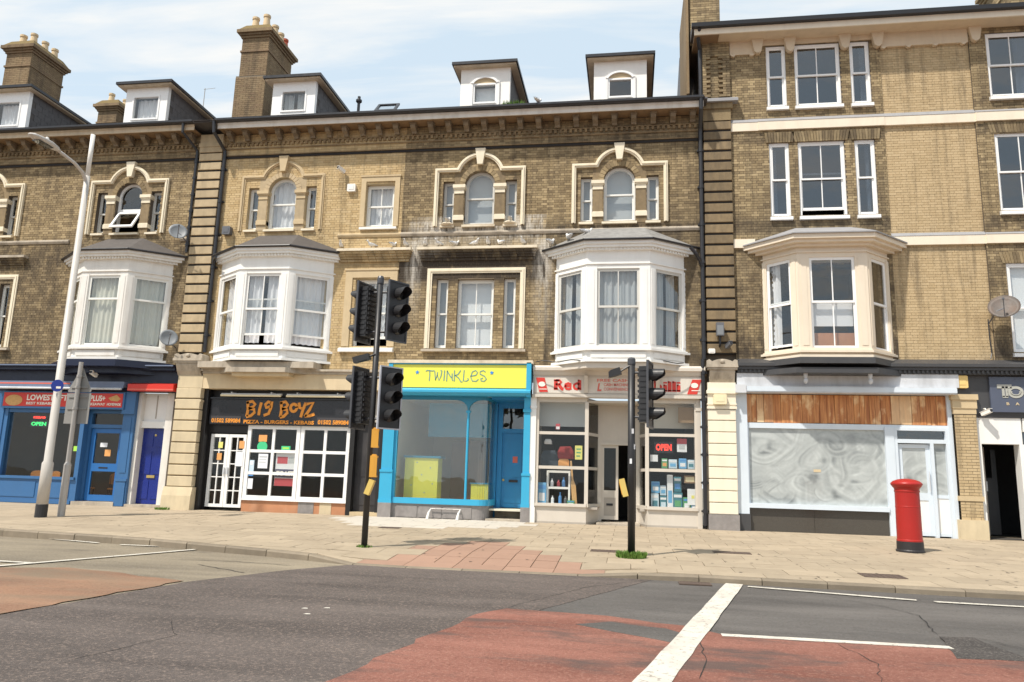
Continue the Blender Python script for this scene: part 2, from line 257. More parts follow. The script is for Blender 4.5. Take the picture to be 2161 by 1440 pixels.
# ------------------------------------------------------------------ mesh helpers
def link(o): COL.objects.link(o); return o
class MB:
    def __init__(s, M=None): s.v, s.f, s.m, s.a, s.M = [], [], [], [], M
    def add(s, vs, fs, mi=0, a=None):
        n = len(s.v)
        s.v += [tuple(s.M @ Vector(p)) for p in vs] if s.M else [tuple(p) for p in vs]
        for f in fs: s.f.append(tuple(i+n for i in f)); s.m.append(mi); s.a.append(a if a is not None else .5)
        return s
    def box(s, x0, x1, y0, y1, z0, z1, mi=0, a=None):
        if x1 < x0: x0, x1 = x1, x0
        if y1 < y0: y0, y1 = y1, y0
        if z1 < z0: z0, z1 = z1, z0
        return s.add([(x0, y0, z0), (x1, y0, z0), (x1, y1, z0), (x0, y1, z0), (x0, y0, z1), (x1, y0, z1), (x1, y1, z1), (x0, y1, z1)],
                     [(0, 3, 2, 1), (4, 5, 6, 7), (0, 1, 5, 4), (1, 2, 6, 5), (2, 3, 7, 6), (3, 0, 4, 7)], mi, a)
    def brick(s, x0, x1, y0, y1, z0, z1, a):
        return s.add([(x0, y0, z0), (x1, y0, z0), (x1, y0, z1), (x0, y0, z1), (x0, y1, z0), (x1, y1, z0), (x1, y1, z1), (x0, y1, z1)],
                     [(0, 1, 2, 3), (0, 4, 5, 1), (1, 5, 6, 2), (2, 6, 7, 3), (3, 7, 4, 0)], 0, a)
    def prism(s, pts, y0, y1, mi=0, a=None):          # polygon in XZ, run along Y
        n = len(pts); vs = [(x, y0, z) for x, z in pts] + [(x, y1, z) for x, z in pts]
        return s.add(vs, [tuple(range(n)), tuple(range(2*n-1, n-1, -1))] + [(i, i+n, (i+1) % n+n, (i+1) % n) for i in range(n)], mi, a)
    def slab(s, pts, z0, z1, mi=0, a=None):           # polygon in XY, run along Z
        n = len(pts); vs = [(x, y, z0) for x, y in pts] + [(x, y, z1) for x, y in pts]
        return s.add(vs, [tuple(range(n-1, -1, -1)), tuple(range(n, 2*n))] + [(i, (i+1) % n, (i+1) % n+n, i+n) for i in range(n)], mi, a)
    def sideprism(s, pts, x0, x1, mi=0, a=None):      # polygon in YZ, run along X
        n = len(pts); vs = [(x0, y, z) for y, z in pts] + [(x1, y, z) for y, z in pts]
        return s.add(vs, [tuple(range(n-1, -1, -1)), tuple(range(n, 2*n))] + [(i, (i+1) % n, (i+1) % n+n, i+n) for i in range(n)], mi, a)
    def tube(s, pts, r, n=10, mi=0, a=None, cap=True):
        P = [Vector(p) for p in pts]; rs = r if isinstance(r, (list, tuple)) else [r]*len(P); vs, fs = [], []
        up = None
        for i, p in enumerate(P):
            d = (P[min(i+1, len(P)-1)] - P[max(i-1, 0)]).normalized()
            if up is None: up = Vector((0, 0, 1)) if abs(d.z) < .9 else Vector((1, 0, 0))
            e1 = d.cross(up).normalized(); e2 = e1.cross(d).normalized(); up = e2
            for k in range(n):
                t = 2*math.pi*k/n; vs.append(p + e1*(rs[i]*math.cos(t)) + e2*(rs[i]*math.sin(t)))
        for i in range(len(P)-1):
            for k in range(n): fs.append((i*n+k, i*n+(k+1) % n, (i+1)*n+(k+1) % n, (i+1)*n+k))
        if cap: fs += [tuple(range(n-1, -1, -1)), tuple((len(P)-1)*n+k for k in range(n))]
        return s.add(vs, fs, mi, a)
    def lathe(s, prof, cx=0, cy=0, n=20, mi=0):
        vs, fs = [], []
        for r, z in prof:
            for k in range(n): t = 2*math.pi*k/n; vs.append((cx+r*math.cos(t), cy+r*math.sin(t), z))
        for i in range(len(prof)-1):
            for k in range(n): fs.append((i*n+k, i*n+(k+1) % n, (i+1)*n+(k+1) % n, (i+1)*n+k))
        fs += [tuple(range(n-1, -1, -1)), tuple((len(prof)-1)*n+k for k in range(n))]
        return s.add(vs, fs, mi)
    def ribbon(s, pts, w, y0, y1, mi=0):              # a brush stroke in XZ with thickness y0..y1
        P = [Vector((p[0], p[1])) for p in pts]; ws = w if isinstance(w, (list, tuple)) else [w]*len(P); L, Rr = [], []
        for i, p in enumerate(P):
            d = (P[min(i+1, len(P)-1)]-P[max(i-1, 0)]).normalized(); nn = Vector((-d.y, d.x))*(ws[i]/2)
            L.append(p+nn); Rr.append(p-nn)
        n = len(P)
        vs = [(q.x, y0, q.y) for q in L] + [(q.x, y0, q.y) for q in Rr] + [(q.x, y1, q.y) for q in L] + [(q.x, y1, q.y) for q in Rr]; fs = []
        for i in range(n-1): fs += [(i, n+i, n+i+1, i+1), (2*n+i, 2*n+i+1, 3*n+i+1, 3*n+i), (i, i+1, 2*n+i+1, 2*n+i), (n+i, 3*n+i, 3*n+i+1, n+i+1)]
        fs += [(0, 2*n, 3*n, n), (n-1, 2*n-1, 4*n-1, 3*n-1)]
        return s.add(vs, fs, mi)
    def mesh(s, name, mats, off=None, smooth=False):
        me = bpy.data.meshes.new(name)
        vs = s.v if off is None else [(a-off[0], b-off[1], c-off[2]) for a, b, c in s.v]
        me.from_pydata(vs, [], s.f)
        for mm in (mats if isinstance(mats, (list, tuple)) else [mats]): me.materials.append(MATS[mm])
        me.polygons.foreach_set('material_index', s.m)
        at = me.attributes.new('rnd', 'FLOAT', 'FACE'); at.data.foreach_set('value', s.a)
        if smooth: me.polygons.foreach_set('use_smooth', [True]*len(me.polygons))
        me.update(); return me
    def build(s, name, mats, parent=None, smooth=False, label=None, kind=None):
        if parent is None:
            xs = [p[0] for p in s.v]; ys = [p[1] for p in s.v]; off = ((min(xs)+max(xs))/2, (min(ys)+max(ys))/2, min(p[2] for p in s.v))
            o = link(bpy.data.objects.new(name, s.mesh(name, mats, off, smooth))); o.location = off
        else:
            o = link(bpy.data.objects.new(name, s.mesh(name, mats, None, smooth))); attach(o, parent)
        if label: o['label'] = label
        if kind: o['kind'] = kind
        return o
ORIGIN = {}
def attach(o, parent):
    o.parent = parent; o.matrix_parent_inverse = Matrix.Translation(-Vector(ORIGIN.get(parent.name, (0, 0, 0))))
def tag(o, label, cat=None, group=None, kind=None):
    o['label'] = label
    if cat: o['category'] = cat
    if group: o['group'] = group
    if kind: o['kind'] = kind
    return o
def thing(name, label, cat, loc, group=None):
    o = link(bpy.data.objects.new(name, None)); o.location = loc; o.empty_display_size = .2; ORIGIN[o.name] = tuple(loc); tag(o, label, cat, group); return o
def place(name, me, parent, loc, rot=None):
    o = link(bpy.data.objects.new(name, me)); attach(o, parent); o.location = loc
    if rot: o.rotation_euler = rot
    return o
def text_part(name, s, x0, x1, z0, z1, y, material, parent, bold=0.0, shear=0.0, depth=.006):
    cu = bpy.data.curves.new('t', 'FONT'); cu.body = s; cu.size = 1; cu.extrude = .01; cu.offset = bold; cu.shear = shear; cu.resolution_u = 3
    to = bpy.data.objects.new('t', cu); COL.objects.link(to); bpy.context.view_layer.update()
    me = bpy.data.meshes.new_from_object(to.evaluated_get(bpy.context.evaluated_depsgraph_get())); bpy.data.objects.remove(to); bpy.data.curves.remove(cu)
    xs = [v.co.x for v in me.vertices]; ys = [v.co.y for v in me.vertices]; a, b, c, d = min(xs), max(xs), min(ys), max(ys)
    for v in me.vertices:
        px, py, pz = v.co; v.co = (x0+(px-a)/(b-a)*(x1-x0), y-depth*(.5+50*pz), z0+(py-c)/(d-c)*(z1-z0))
    me.name = name; me.materials.clear(); me.materials.append(MATS[material])
    o = link(bpy.data.objects.new(name, me)); attach(o, parent); return o

def washed_pane(parent, x0, x1, z0, z1, y, seed, label=None):
    # whitewash laid on with round sweeps of a cloth: every sweep is an arc of streaks over the last
    import numpy as np
    rg = np.random.default_rng(seed); st = .016; nx = max(6, int((x1-x0)/st)); nz = max(6, int((z1-z0)/st))
    X, Z = np.meshgrid(np.linspace(x0, x1, nx+1), np.linspace(z0, z1, nz+1)); v = np.full(X.shape, .60)
    area = (x1-x0)*(z1-z0)
    for k in range(int(19*area)+6):
        cx, cz = rg.uniform(x0-.2, x1+.2), rg.uniform(z0-.2, z1+.2); R0 = rg.uniform(.16, .75); w = rg.uniform(.12, .34); a0 = rg.uniform(-math.pi, math.pi); half = rg.uniform(.7, 1.9)
        dx, dz = X-cx+.05*np.sin(Z*7+k), (Z-cz)*rg.uniform(.9, 1.5)+.05*np.sin(X*6+k); d = np.hypot(dx, dz); an = np.abs((np.arctan2(dz, dx)-a0+math.pi) % (2*math.pi)-math.pi)
        s_ = (d-R0)/w; kn = rg.uniform(0, 1, 10); prof = np.interp(np.clip(s_, -1, 1), np.linspace(-1, 1, 10), kn)
        msk = np.clip(1.25*(1-s_**2), 0, 1)*np.clip((half-an)*2.2, 0, 1)*rg.uniform(.45, .85)
        v = v*(1-msk)+msk*(rg.uniform(.20, .54)+.46*prof)
    for k in range(int(1.6*area)+1):       # gaps the cloth missed
        cx, cz = rg.uniform(x0, x1), rg.uniform(z0, z1); d = np.hypot((X-cx)/rg.uniform(.05, .2), (Z-cz)/rg.uniform(.04, .14)); v -= .26*np.clip(1.3-d, 0, 1)
    edge = np.minimum(np.minimum(X-x0, x1-X), np.minimum(Z-z0, z1-Z)); v += .12*np.clip(1-edge/.12, 0, 1)
    me = bpy.data.meshes.new('whitewashed_pane'); n = nx+1
    vs = [(float(a), y, float(c)) for a, c in zip(X.ravel(), Z.ravel())]+[(x0, y+.008, z0), (x1, y+.008, z0), (x1, y+.008, z1), (x0, y+.008, z1)]
    fs = [(j*n+i, j*n+i+1, (j+1)*n+i+1, (j+1)*n+i) for j in range(nz) for i in range(nx)]; q = n*(nz+1); fs.append((q+3, q+2, q+1, q))
    me.from_pydata(vs, [], fs); me.materials.append(MATS['whitewash_glass']); at = me.attributes.new('wash', 'FLOAT', 'POINT'); at.data.foreach_set('value', [float(f) for f in np.clip(v, 0, 1).ravel()]+[.5]*4)
    o = link(bpy.data.objects.new('whitewashed_pane', me)); attach(o, parent)
    if label: o['label'] = label
    return o

# ------------------------------------------------------------------ walls with openings and bricks
def hole_span(h, z):
    x0, x1, z0, z1, arch = h
    if z < z0 or z > z1: return None
    if arch:
        r = (x1-x0)/2; zs = z1-r
        if z > zs:
            w = math.sqrt(max(0, r*r-(z-zs)**2)); c = (x0+x1)/2; return (c-w, c+w)
    return (x0, x1)
def spans(x0, x1, holes, z):
    iv = [(x0, x1)]
    for h in holes:
        s = hole_span(h, z)
        if not s: continue
        out = []
        for a, b in iv:
            if s[1] <= a or s[0] >= b: out.append((a, b)); continue
            if s[0] > a: out.append((a, s[0]))
            if s[1] < b: out.append((s[1], b))
        iv = out
    return iv
def wall(parent, x0, x1, z0, z1, holes, bmat, mmat, y=0.0, thick=.3, cut=()):
    mb = MB(); zs = sorted({z0, z1} | {min(max(v, z0), z1) for h in holes for v in (h[2], h[3])})
    for a, b in zip(zs, zs[1:]):
        if b-a < 1e-4: continue
        rect = [(h[0], h[1], h[2], h[3], False) for h in holes]
        for p, q in spans(x0, x1, rect, (a+b)/2): mb.box(p, q, y, y+thick, a, b)
    for h in holes:
        if h[4]:
            r = (h[1]-h[0])/2; c = (h[0]+h[1])/2; zc = h[3]-r; arc = [(c+r*math.cos(t), zc+r*math.sin(t)) for t in [math.pi*k/20 for k in range(21)]]
            mb.prism([(h[1], h[3])]+arc[:11][::1], y, y+thick); mb.prism([(h[0], h[3])]+arc[10:][::-1], y, y+thick)
    w = mb.build('wall', mmat, parent)
    bb = MB(); i = 0; z = z0
    hh = list(holes)+list(cut)
    while z+.066 <= z1+.01:
        zt = min(z+.066, z1)
        for a, b in spans(x0, x1, hh, z+.033):
            x = math.floor((a-x0)/.3375)*.3375+x0-(.17 if i % 2 else 0); k = 0
            while x < b:
                for wdt in (.215, .1025):
                    p, q = max(x, a), min(x+wdt, b)
                    if q-p > .025: bb.brick(p, q, y-.008+R.uniform(-.003, .003), y+.004, z, zt, R.random())
                    x += wdt+.010
        z += .075; i += 1
    if bb.v:
        br = bb.build('brick_courses', bmat, parent); br['kind'] = 'stuff'
    return w

# ------------------------------------------------------------------ windows
def curtain(kind, x0, x1, z0, z1, y, parent, M=None, nm='curtain'):
    if kind is None: return
    col = {'net': 'curtain_white', 'cream': 'curtain_cream', 'grey': 'curtain_grey', 'drapes': 'curtain_white', 'drapes_grey': 'curtain_grey', 'drapes_cream': 'curtain_cream', 'blind': 'blind_white', 'blind_grey': 'blind_grey', 'lower': 'curtain_white', 'leftdrape': 'curtain_white', 'rightdrape': 'curtain_white'}[kind]
    if kind.startswith('blind'):
        MB(M).box(x0, x1, y, y+.012, z0+.0*(z1-z0), z1).build('blind', col, parent); return
    ranges = [(x0, x1)]
    w = x1-x0
    if kind.startswith('drapes'): ranges = [(x0, x0+.42*w), (x1-.42*w, x1)]
    if kind == 'leftdrape': ranges = [(x0, x0+.38*w)]
    if kind == 'rightdrape': ranges = [(x1-.38*w, x1)]
    zt = z1 if kind != 'lower' else z0+.4*(z1-z0)
    for a, b in ranges:
        mb = MB(M); n = max(8, int((b-a)/.028)); ph = R.random()*6; vs, fs = [], []
        for i in range(n+1):
            x = a+(b-a)*i/n; yy = y+.03*math.sin(i*1.15+ph)+.012*math.sin(i*.47+ph*2)
            sag = .02*math.sin(i*.5+ph)
            vs += [(x, yy, z0+abs(sag)), (x+.01*math.sin(i+ph), yy*1.0+.012*math.sin(i*.9), (z0+zt)/2), (x, yy, zt)]
        for i in range(n):
            for k in range(2): fs.append((3*i+k, 3*i+3+k, 3*i+4+k, 3*i+1+k))
        mb.add(vs, fs); mb.build(nm, col, parent, smooth=True)
def sash(parent, x0, x1, z0, z1, y, paint='sash_white', bars=0, meet=.5, fw=.055, arch=False, cur=None, M=None, gl='glass', lift=0.0, horns=True, name='sash_window', curz=(0, 1), cy=.2):
    mb = MB(M); zm = z0+(z1-z0)*meet; r = (x1-x0)/2; c = (x0+x1)/2; zs = z1-r if arch else z1
    mb.box(x0, x0+fw, y, y+.11, z0, zs).box(x1-fw, x1, y, y+.11, z0, zs)
    if arch:
        for k in range(16):
            t0, t1 = math.pi*k/16, math.pi*(k+1)/16
            mb.prism([(c+q*math.cos(t), zs+q*math.sin(t)) for q, t in ((r, t0), (r, t1), (r-fw-.03, t1), (r-fw-.03, t0))], y, y+.11)
    else: mb.box(x0+fw, x1-fw, y, y+.11, z1-fw, z1)
    mb.box(x0+fw, x1-fw, y, y+.11, z0, z0+.03)
    ix0, ix1 = x0+fw, x1-fw; sw = .04; zb = z0+.03+lift; zt = z1-fw
    mb.box(ix0, ix0+sw, y+.05, y+.09, zb, zm+.02).box(ix1-sw, ix1, y+.05, y+.09, zb, zm+.02).box(ix0+sw, ix1-sw, y+.05, y+.09, zb, zb+.075)
    mb.box(ix0+sw, ix1-sw, y+.045, y+.095, zm-.022+lift, zm+.022+lift)
    mb.box(ix0, ix0+sw, y+.012, y+.049, zm-.02, zs if arch else zt).box(ix1-sw, ix1, y+.012, y+.049, zm-.02, zs if arch else zt)
    if not arch: mb.box(ix0+sw, ix1-sw, y+.012, y+.049, zt-.045, zt)
    mb.box(ix0+sw, ix1-sw, y+.010, y+.044, zm-.024, zm+.024)
    xs = [ix0+sw+(ix1-ix0-2*sw)*k/(bars+1) for k in range(bars+2)]
    for xx in xs[1:-1]: mb.box(xx-.013, xx+.013, y+.055, y+.085, zb+.075, zm-.022+lift).box(xx-.013, xx+.013, y+.016, y+.043, zm+.024, zt-.045)
    o = mb.build(name, paint, parent)
    for a, b in zip(xs, xs[1:]):
        MB(M).box(a+.002, b-.002, y+.068, y+.072, zb+.07, zm-.01+lift).build('pane', gl, o)
        if arch:
            rr = r-fw-.02; MB(M).prism([(c-rr, zm)]+[(c+rr*math.cos(t), zs+rr*math.sin(t)) for t in [math.pi-math.pi*k/14 for k in range(15)]]+[(c+rr, zm)], y+.028, y+.032).build('pane', gl, o)
        else: MB(M).box(a+.002, b-.002, y+.028, y+.032, zm+.01, zt-.03).build('pane', gl, o)
    if cur: curtain(cur, ix0, ix1, zb+.05+(zt-zb)*curz[0], zb+(zt-zb)*curz[1], y+cy, o, M)
    return o
def room(parent, x0, x1, y0, y1, z0, z1, m='room', name='interior'):
    t = .05; mb = MB()
    mb.box(x0-t, x0, y0, y1, z0, z1).box(x1, x1+t, y0, y1, z0, z1).box(x0-t, x1+t, y1, y1+t, z0, z1).box(x0-t, x1+t, y0, y1+t, z1, z1+t).box(x0-t, x1+t, y0, y1+t, z0-t, z0)
    return mb.build(name, m, parent)
def offset_bay(xl, xfl, xfr, xr, d, o, d0=0.0):
    # plan of a canted bay pushed out by o, closed along the wall
    def nrm(p, q): v = Vector((q[0]-p[0], q[1]-p[1])).normalized(); return Vector((v.y, -v.x))
    pts = [(xl, -d0), (xfl, -d), (xfr, -d), (xr, -d0)]; ns = [nrm(pts[i], pts[i+1]) for i in range(3)]; out = []
    out.append((xl-o*(1/ max(.3, abs(ns[0].x))), -d0))
    for i in (1, 2):
        b = (ns[i-1]+ns[i]).normalized(); k = o/b.dot(ns[i]); out.append((pts[i][0]+b.x*k, pts[i][1]+b.y*k))
    out.append((xr+o*(1/max(.3, abs(ns[2].x))), -d0))
    return out
def facet(p, q):
    # local frame on a bay face: x along the face, y inwards, z up
    v = Vector((q[0]-p[0], q[1]-p[1], 0)); L = v.length; v.normalize(); n = Vector((-v.y, v.x, 0))
    return Matrix(((v.x, n.x, 0, p[0]), (v.y, n.y, 0, p[1]), (0, 0, 1, 0), (0, 0, 0, 1))), L
def canted_bay(house, xl, xfl, xfr, xr, d, paint, sashpaint, roofmat, zb=4.62, zs=5.02, zw=7.22, zc=7.72, zt=7.98, zr=8.62, bars=(0, 1, 0), curs=('net', 'net', 'net'), pw=(.2, .24, .2), panels=True, eave=.19, gl='glass', meet=.5, lifts=(0, 0, 0), roofblack=True, dent=True, label=None):
    pl = [(xl, 0.0), (xfl, -d), (xfr, -d), (xr, 0.0)]
    body = MB(); body.slab(offset_bay(xl, xfl, xfr, xr, d, -.02), zb, zs-.09); body.slab(offset_bay(xl, xfl, xfr, xr, d, .05), zb-.0, zb+.07)
    body.slab(offset_bay(xl, xfl, xfr, xr, d, .07), zs-.09, zs-.03); body.slab(offset_bay(xl, xfl, xfr, xr, d, .03), zs-.03, zs)
    body.slab(offset_bay(xl, xfl, xfr, xr, d, -.015), zw+.05, zc); body.slab(offset_bay(xl, xfl, xfr, xr, d, .02), zw+.12, zw+.155)
    for i in range(3):
        M, L = facet(pl[i], pl[i+1]); body.M = M; w = pw[i]
        wl, wr = (w if i else w*.6), (w if i < 2 else w*.6)
        body.box(0, wl, 0, .12, zs, zw+.05).box(L-wr, L, 0, .12, zs, zw+.05)
        body.box(wl, L-wr, .012, .12, zw, zw+.05).box(wl, L-wr, .012, .14, zs, zs+.045)
        body.box(wl*.25, wl*.75, -.012, 0, zs+.1, zw-.02).box(L-wr*.75, L-wr*.25, -.012, 0, zs+.1, zw-.02)
        if panels: body.box(.12, L-.12, -.018, .1, zb+.12, zs-.14)
    body.M = None
    o = body.build('bay_window', paint, house, label=label)
    for i in range(3):
        M, L = facet(pl[i], pl[i+1]); w = pw[i]; wl, wr = (w if i else w*.6), (w if i < 2 else w*.6)
        bay_sash(o, wl, L-wr, zs+.045, zw, .04, sashpaint, bars[i], meet, curs[i], M, gl, lifts[i])
    cor = MB(); cor.slab(offset_bay(xl, xfl, xfr, xr, d, eave*.35), zc, zc+.07); cor.slab(offset_bay(xl, xfl, xfr, xr, d, eave*.75), zc+.07, zc+.15); cor.slab(offset_bay(xl, xfl, xfr, xr, d, eave), zc+.15, zt-.03)
    cor.build('cornice', paint, o)
    if dent:
        dm = MB()
        for i in range(3):
            e = offset_bay(xl, xfl, xfr, xr, d, eave*.35); M, L = facet(e[i], e[i+1]); dm.M = M; x = .03
            while x < L-.05: dm.box(x, x+.05, -.035, .02, zc+.003, zc+.066); x += .1
        dm.M = None; dm.build('dentil_course', paint, o, kind='stuff')
    e = offset_bay(xl, xfl, xfr, xr, d, eave+.05); rf = MB()
    t1 = (xfl+.15, -.02, zr); t2 = (xfr-.15, -.02, zr); E3 = [(p[0], p[1], zt) for p in e]; b3 = [(p[0], p[1], zt-.03) for p in e]
    rf.add(E3+[t1, t2]+b3, [(0, 1, 4), (1, 2, 5, 4), (2, 3, 5), (0, 6, 7, 1), (1, 7, 8, 2), (2, 8, 9, 3), (9, 8, 7, 6), (0, 4, 5, 3, 9, 6)])
    rf.build('bay_roof', roofmat, o)
    if roofblack:
        gt = MB()
        for i in range(3): gt.tube([(e[i][0], e[i][1], zt), (e[i+1][0], e[i+1][1], zt)], .032, 6)
        gt.build('gutter', 'gutter_black', o)
    return o
def bay_sash(par, x0, x1, z0, z1, y, paint, bars, meet, cur, M, gl, lift):
    # joinery of one bay light becomes sub-parts of the bay: sash, panes, curtain
    mb = MB(M); zm = z0+(z1-z0)*meet; fw = .035
    mb.box(x0, x0+fw, y, y+.07, z0, z1).box(x1-fw, x1, y, y+.07, z0, z1).box(x0+fw, x1-fw, y, y+.07, z1-fw, z1)
    a, b = x0+fw, x1-fw
    for (u0, u1, yy) in ((z0+lift, zm+lift+.02, y+.04), (zm-.02, z1-fw, y+.006)):
        mb.box(a, a+.035, yy, yy+.03, u0, u1).box(b-.035, b, yy, yy+.03, u0, u1).box(a+.035, b-.035, yy, yy+.03, u0, u0+.06).box(a+.035, b-.035, yy, yy+.03, u1-.04, u1)
        for k in range(bars): xx = a+(b-a)*(k+1)/(bars+1); mb.box(xx-.013, xx+.013, yy+.002, yy+.028, u0+.06, u1-.04)
    mb.build('sash', paint, par)
    for (u0, u1, yy) in ((z0+lift, zm+lift+.02, y+.055), (zm-.02, z1-fw, y+.02)):
        for k in range(bars+1):
            p = a+(b-a)*k/(bars+1); q = a+(b-a)*(k+1)/(bars+1); MB(M).box(p+.012, q-.012, yy-.002, yy+.002, u0+.05, u1-.03).build('pane', gl, par)
    curtain(cur, a, b, z0+.08, z1-.03, y+.16, par, M)
def tri_window(house, cx, hood, keym, capm, brickm, sashm, curs, gl='glass', sills=True, open_pane=False, hy=-.08, sillm='cream_paint', upvc=False):
    # hood mould: jambs, shoulders and arch as one moulding; keystone; two colonnettes; three sashes
    mb = MB(); w = .12; X = 1.375; zsh = 10.6; zc = 10.315
    for (a, ww, y) in ((0, w, hy), (w*.35, w*.3, hy-.03)):
        ro, ri = .755-a, .755-a-ww; xo, xi = X-a, X-a-ww; zo, zi = zsh-a, zsh-a-ww
        ao = math.acos(min(1, (zo-zc)/ro)); ai = math.acos(min(1, (zi-zc)/ri))
        outer = [(ro*math.sin(t), zc+ro*math.cos(t)) for t in [-ao+2*ao*k/18 for k in range(19)]]
        inner = [(ri*math.sin(t), zc+ri*math.cos(t)) for t in [-ai+2*ai*k/18 for k in range(19)]]
        for k in range(18): mb.prism([(cx+p[0], p[1]) for p in (outer[k], outer[k+1], inner[k+1], inner[k])], y, .02)
        for s in (-1, 1):
            e = outer[0] if s < 0 else outer[-1]; f = inner[0] if s < 0 else inner[-1]
            q = [(cx+s*xo, zo), (cx+e[0], zo), (cx+f[0], zi), (cx+s*xi, zi)]
            mb.prism(q if s < 0 else q[::-1], y, .02)
            jb = [(cx+s*xo, zo), (cx+s*xi, zi), (cx+s*xi, 8.78), (cx+s*xo, 8.78)]
            mb.prism(jb if s < 0 else jb[::-1], y, .02)
    mb.build('hood_mould', hood, house)
    MB().prism([(cx-.08, 10.68), (cx+.08, 10.68), (cx+.155, 11.18), (cx-.155, 11.18)], -.14, .02).build('keystone', keym, house)
    for s in (-1, 1):
        c = cx+s*.62
        sh = MB(); sh.box(c-.14, c+.14, -.02, .25, 9.12, 9.8).box(c-.15, c+.15, -.012, .25, 8.78, 8.97).box(c-.15, c+.15, -.012, .25, 10.07, 10.5)
        col = sh.build('colonnette', brickm, house)
        MB().box(c-.19, c+.19, -.09, .2, 9.97, 10.07).box(c-.17, c+.17, -.065, .2, 9.93, 9.97).box(c-.15, c+.15, -.04, .2, 9.8, 9.93).build('capital', capm, col)
        MB().box(c-.165, c+.165, -.05, .2, 8.97, 9.1).box(c-.15, c+.15, -.035, .2, 9.1, 9.13).build('column_base', capm, col)
    vb = MB(); n = 15
    for k in range(n):
        t0, t1 = math.pi*k/n+.012, math.pi*(k+1)/n-.012
        vb.prism([(cx+q*math.cos(t), 10.06+q*math.sin(t)) for q, t in ((.462, t0), (.462, t1), (.62, t1), (.62, t0))], -.022, .01, 0, R.random())
    vb.build('voussoirs', brickm.replace('stone_block_dark', 'brick_dark'), house, kind='stuff')
    sash(house, cx-1.12, cx-.78, 8.84, 10.2, .14, sashm, 0, .5, .04, False, curs[0], gl=gl)
    if not open_pane: sash(house, cx-.455, cx+.455, 8.84, 10.515, .14, sashm, 0, .5, .05, True, curs[1], gl=gl)
    sash(house, cx+.78, cx+1.12, 8.84, 10.2, .14, sashm, 0, .5, .04, False, curs[2], gl=gl)
    if open_pane:
        o = MB(); c = cx; r = .455; zs = 10.06
        o.box(c-r, c-r+.07, .14, .22, 8.84, zs).box(c+r-.07, c+r, .14, .22, 8.84, zs).box(c-r, c+r, .135, .22, 9.55, 9.66).box(c-r, c+r, .14, .22, 8.80, 8.88)
        for k in range(16):
            t0, t1 = math.pi*k/16, math.pi*(k+1)/16; o.prism([(c+q*math.cos(t), zs+q*math.sin(t)) for q, t in ((r, t0), (r, t1), (r-.07, t1), (r-.07, t0))], .14, .22)
        w_ = o.build('casement_window', 'upvc', house)
        rr = r-.05; MB().prism([(c-rr, 9.66)]+[(c+rr*math.cos(t), zs+rr*math.sin(t)) for t in [math.pi-math.pi*k/14 for k in range(15)]]+[(c+rr, 9.66)], .178, .182).build('pane', gl, w_)
        M = Matrix.Translation((c, .13, 9.55)) @ Matrix.Rotation(rad(-32), 4, 'X')
        lf = MB(M); lf.box(-.40, -.33, -.02, .03, -.72, 0).box(.33, .40, -.02, .03, -.72, 0).box(-.33, .33, -.02, .03, -.07, 0).box(-.33, .33, -.02, .03, -.72, -.64)
        l_ = lf.build('open_light', 'upvc', w_); MB(M).box(-.33, .33, .0, .006, -.64, -.07).build('pane', 'glass', w_)
    if sills:
        for a, b in ((cx-1.16, cx-.74), (cx-.5, cx+.5), (cx+.74, cx+1.16)): MB().sideprism([(-.09, 8.74), (-.09, 8.80), (.14, 8.85), (.14, 8.74)], a, b).build('sill', sillm, house)
TRI_HOLES = lambda cx: [(cx-1.12, cx-.78, 8.84, 10.2, False), (cx-.455, cx+.455, 8.84, 10.515, True), (cx+.78, cx+1.12, 8.84, 10.2, False)]
bracket_mb = MB(); bracket_mb.sideprism([(0, 0), (-.06, .0), (-.09, .05), (-.24, .11), (-.28, .18), (-.28, .22), (0, .22)], -.075, .075).box(-.10, .10, -.31, 0, .22, .265)
BRACKET = bracket_mb.mesh('bracket', 'bracket_stone')
def eaves(house, x0, x1, fascia='fascia_white'):
    # cornice from the wall out to the gutter: dentils, brackets, soffit, fascia and gutter
    dm = MB(); x = x0+.03
    dm.box(x0, x1, -.05, .0, 11.70, 11.73); dm.box(x0, x1, -.04, 0, 11.50, 11.54)
    while x < x1-.08: dm.box(x, x+.075, -.06, .0, 11.60, 11.70); x += .15
    dm.build('dentil_course', 'brick_eaves', house, kind='stuff')
    n = max(1, round((x1-x0)/.54)); s = (x1-x0)/n
    for i in range(n): place('bracket', BRACKET, house, (x0+s*(i+.5), -.06, 11.745))
    MB().box(x0, x1, -.50, 0, 12.01, 12.04).build('soffit', 'soffit_tan', house)
    MB().box(x0, x1, -.53, -.50, 11.99, 12.17).box(x0, x1, -.55, -.53, 12.11, 12.17).build('fascia_board', fascia, house)
    gt = MB(); gt.sideprism([(-.55, 12.175), (-.66, 12.175), (-.69, 12.21), (-.69, 12.27), (-.66, 12.27), (-.65, 12.22), (-.56, 12.22)], x0, x1)
    gt.build('gutter', 'gutter_black', house)
    mb = MB(); mb.box(x0, x1, -.03, -.004, 11.19, 11.27); mb.build('string_course', 'joint_black', house)
    MB().box(x0, x1, -.05, -.004, 11.28, 11.31).build('string_course', 'brick_eaves', house)
PITCH = math.tan(rad(24.5))
TILE = MB().add([(-.145, -.2, .0), (.145, -.2, .0), (.145, .2, 0), (-.145, .2, 0), (-.145, -.2, .022), (.145, -.2, .022), (.145, .2, .012), (-.145, .2, .012)],
                [(0, 3, 2, 1), (4, 5, 6, 7), (0, 1, 5, 4), (1, 2, 6, 5), (2, 3, 7, 6), (3, 0, 4, 7)]).mesh('slate', 'slate')
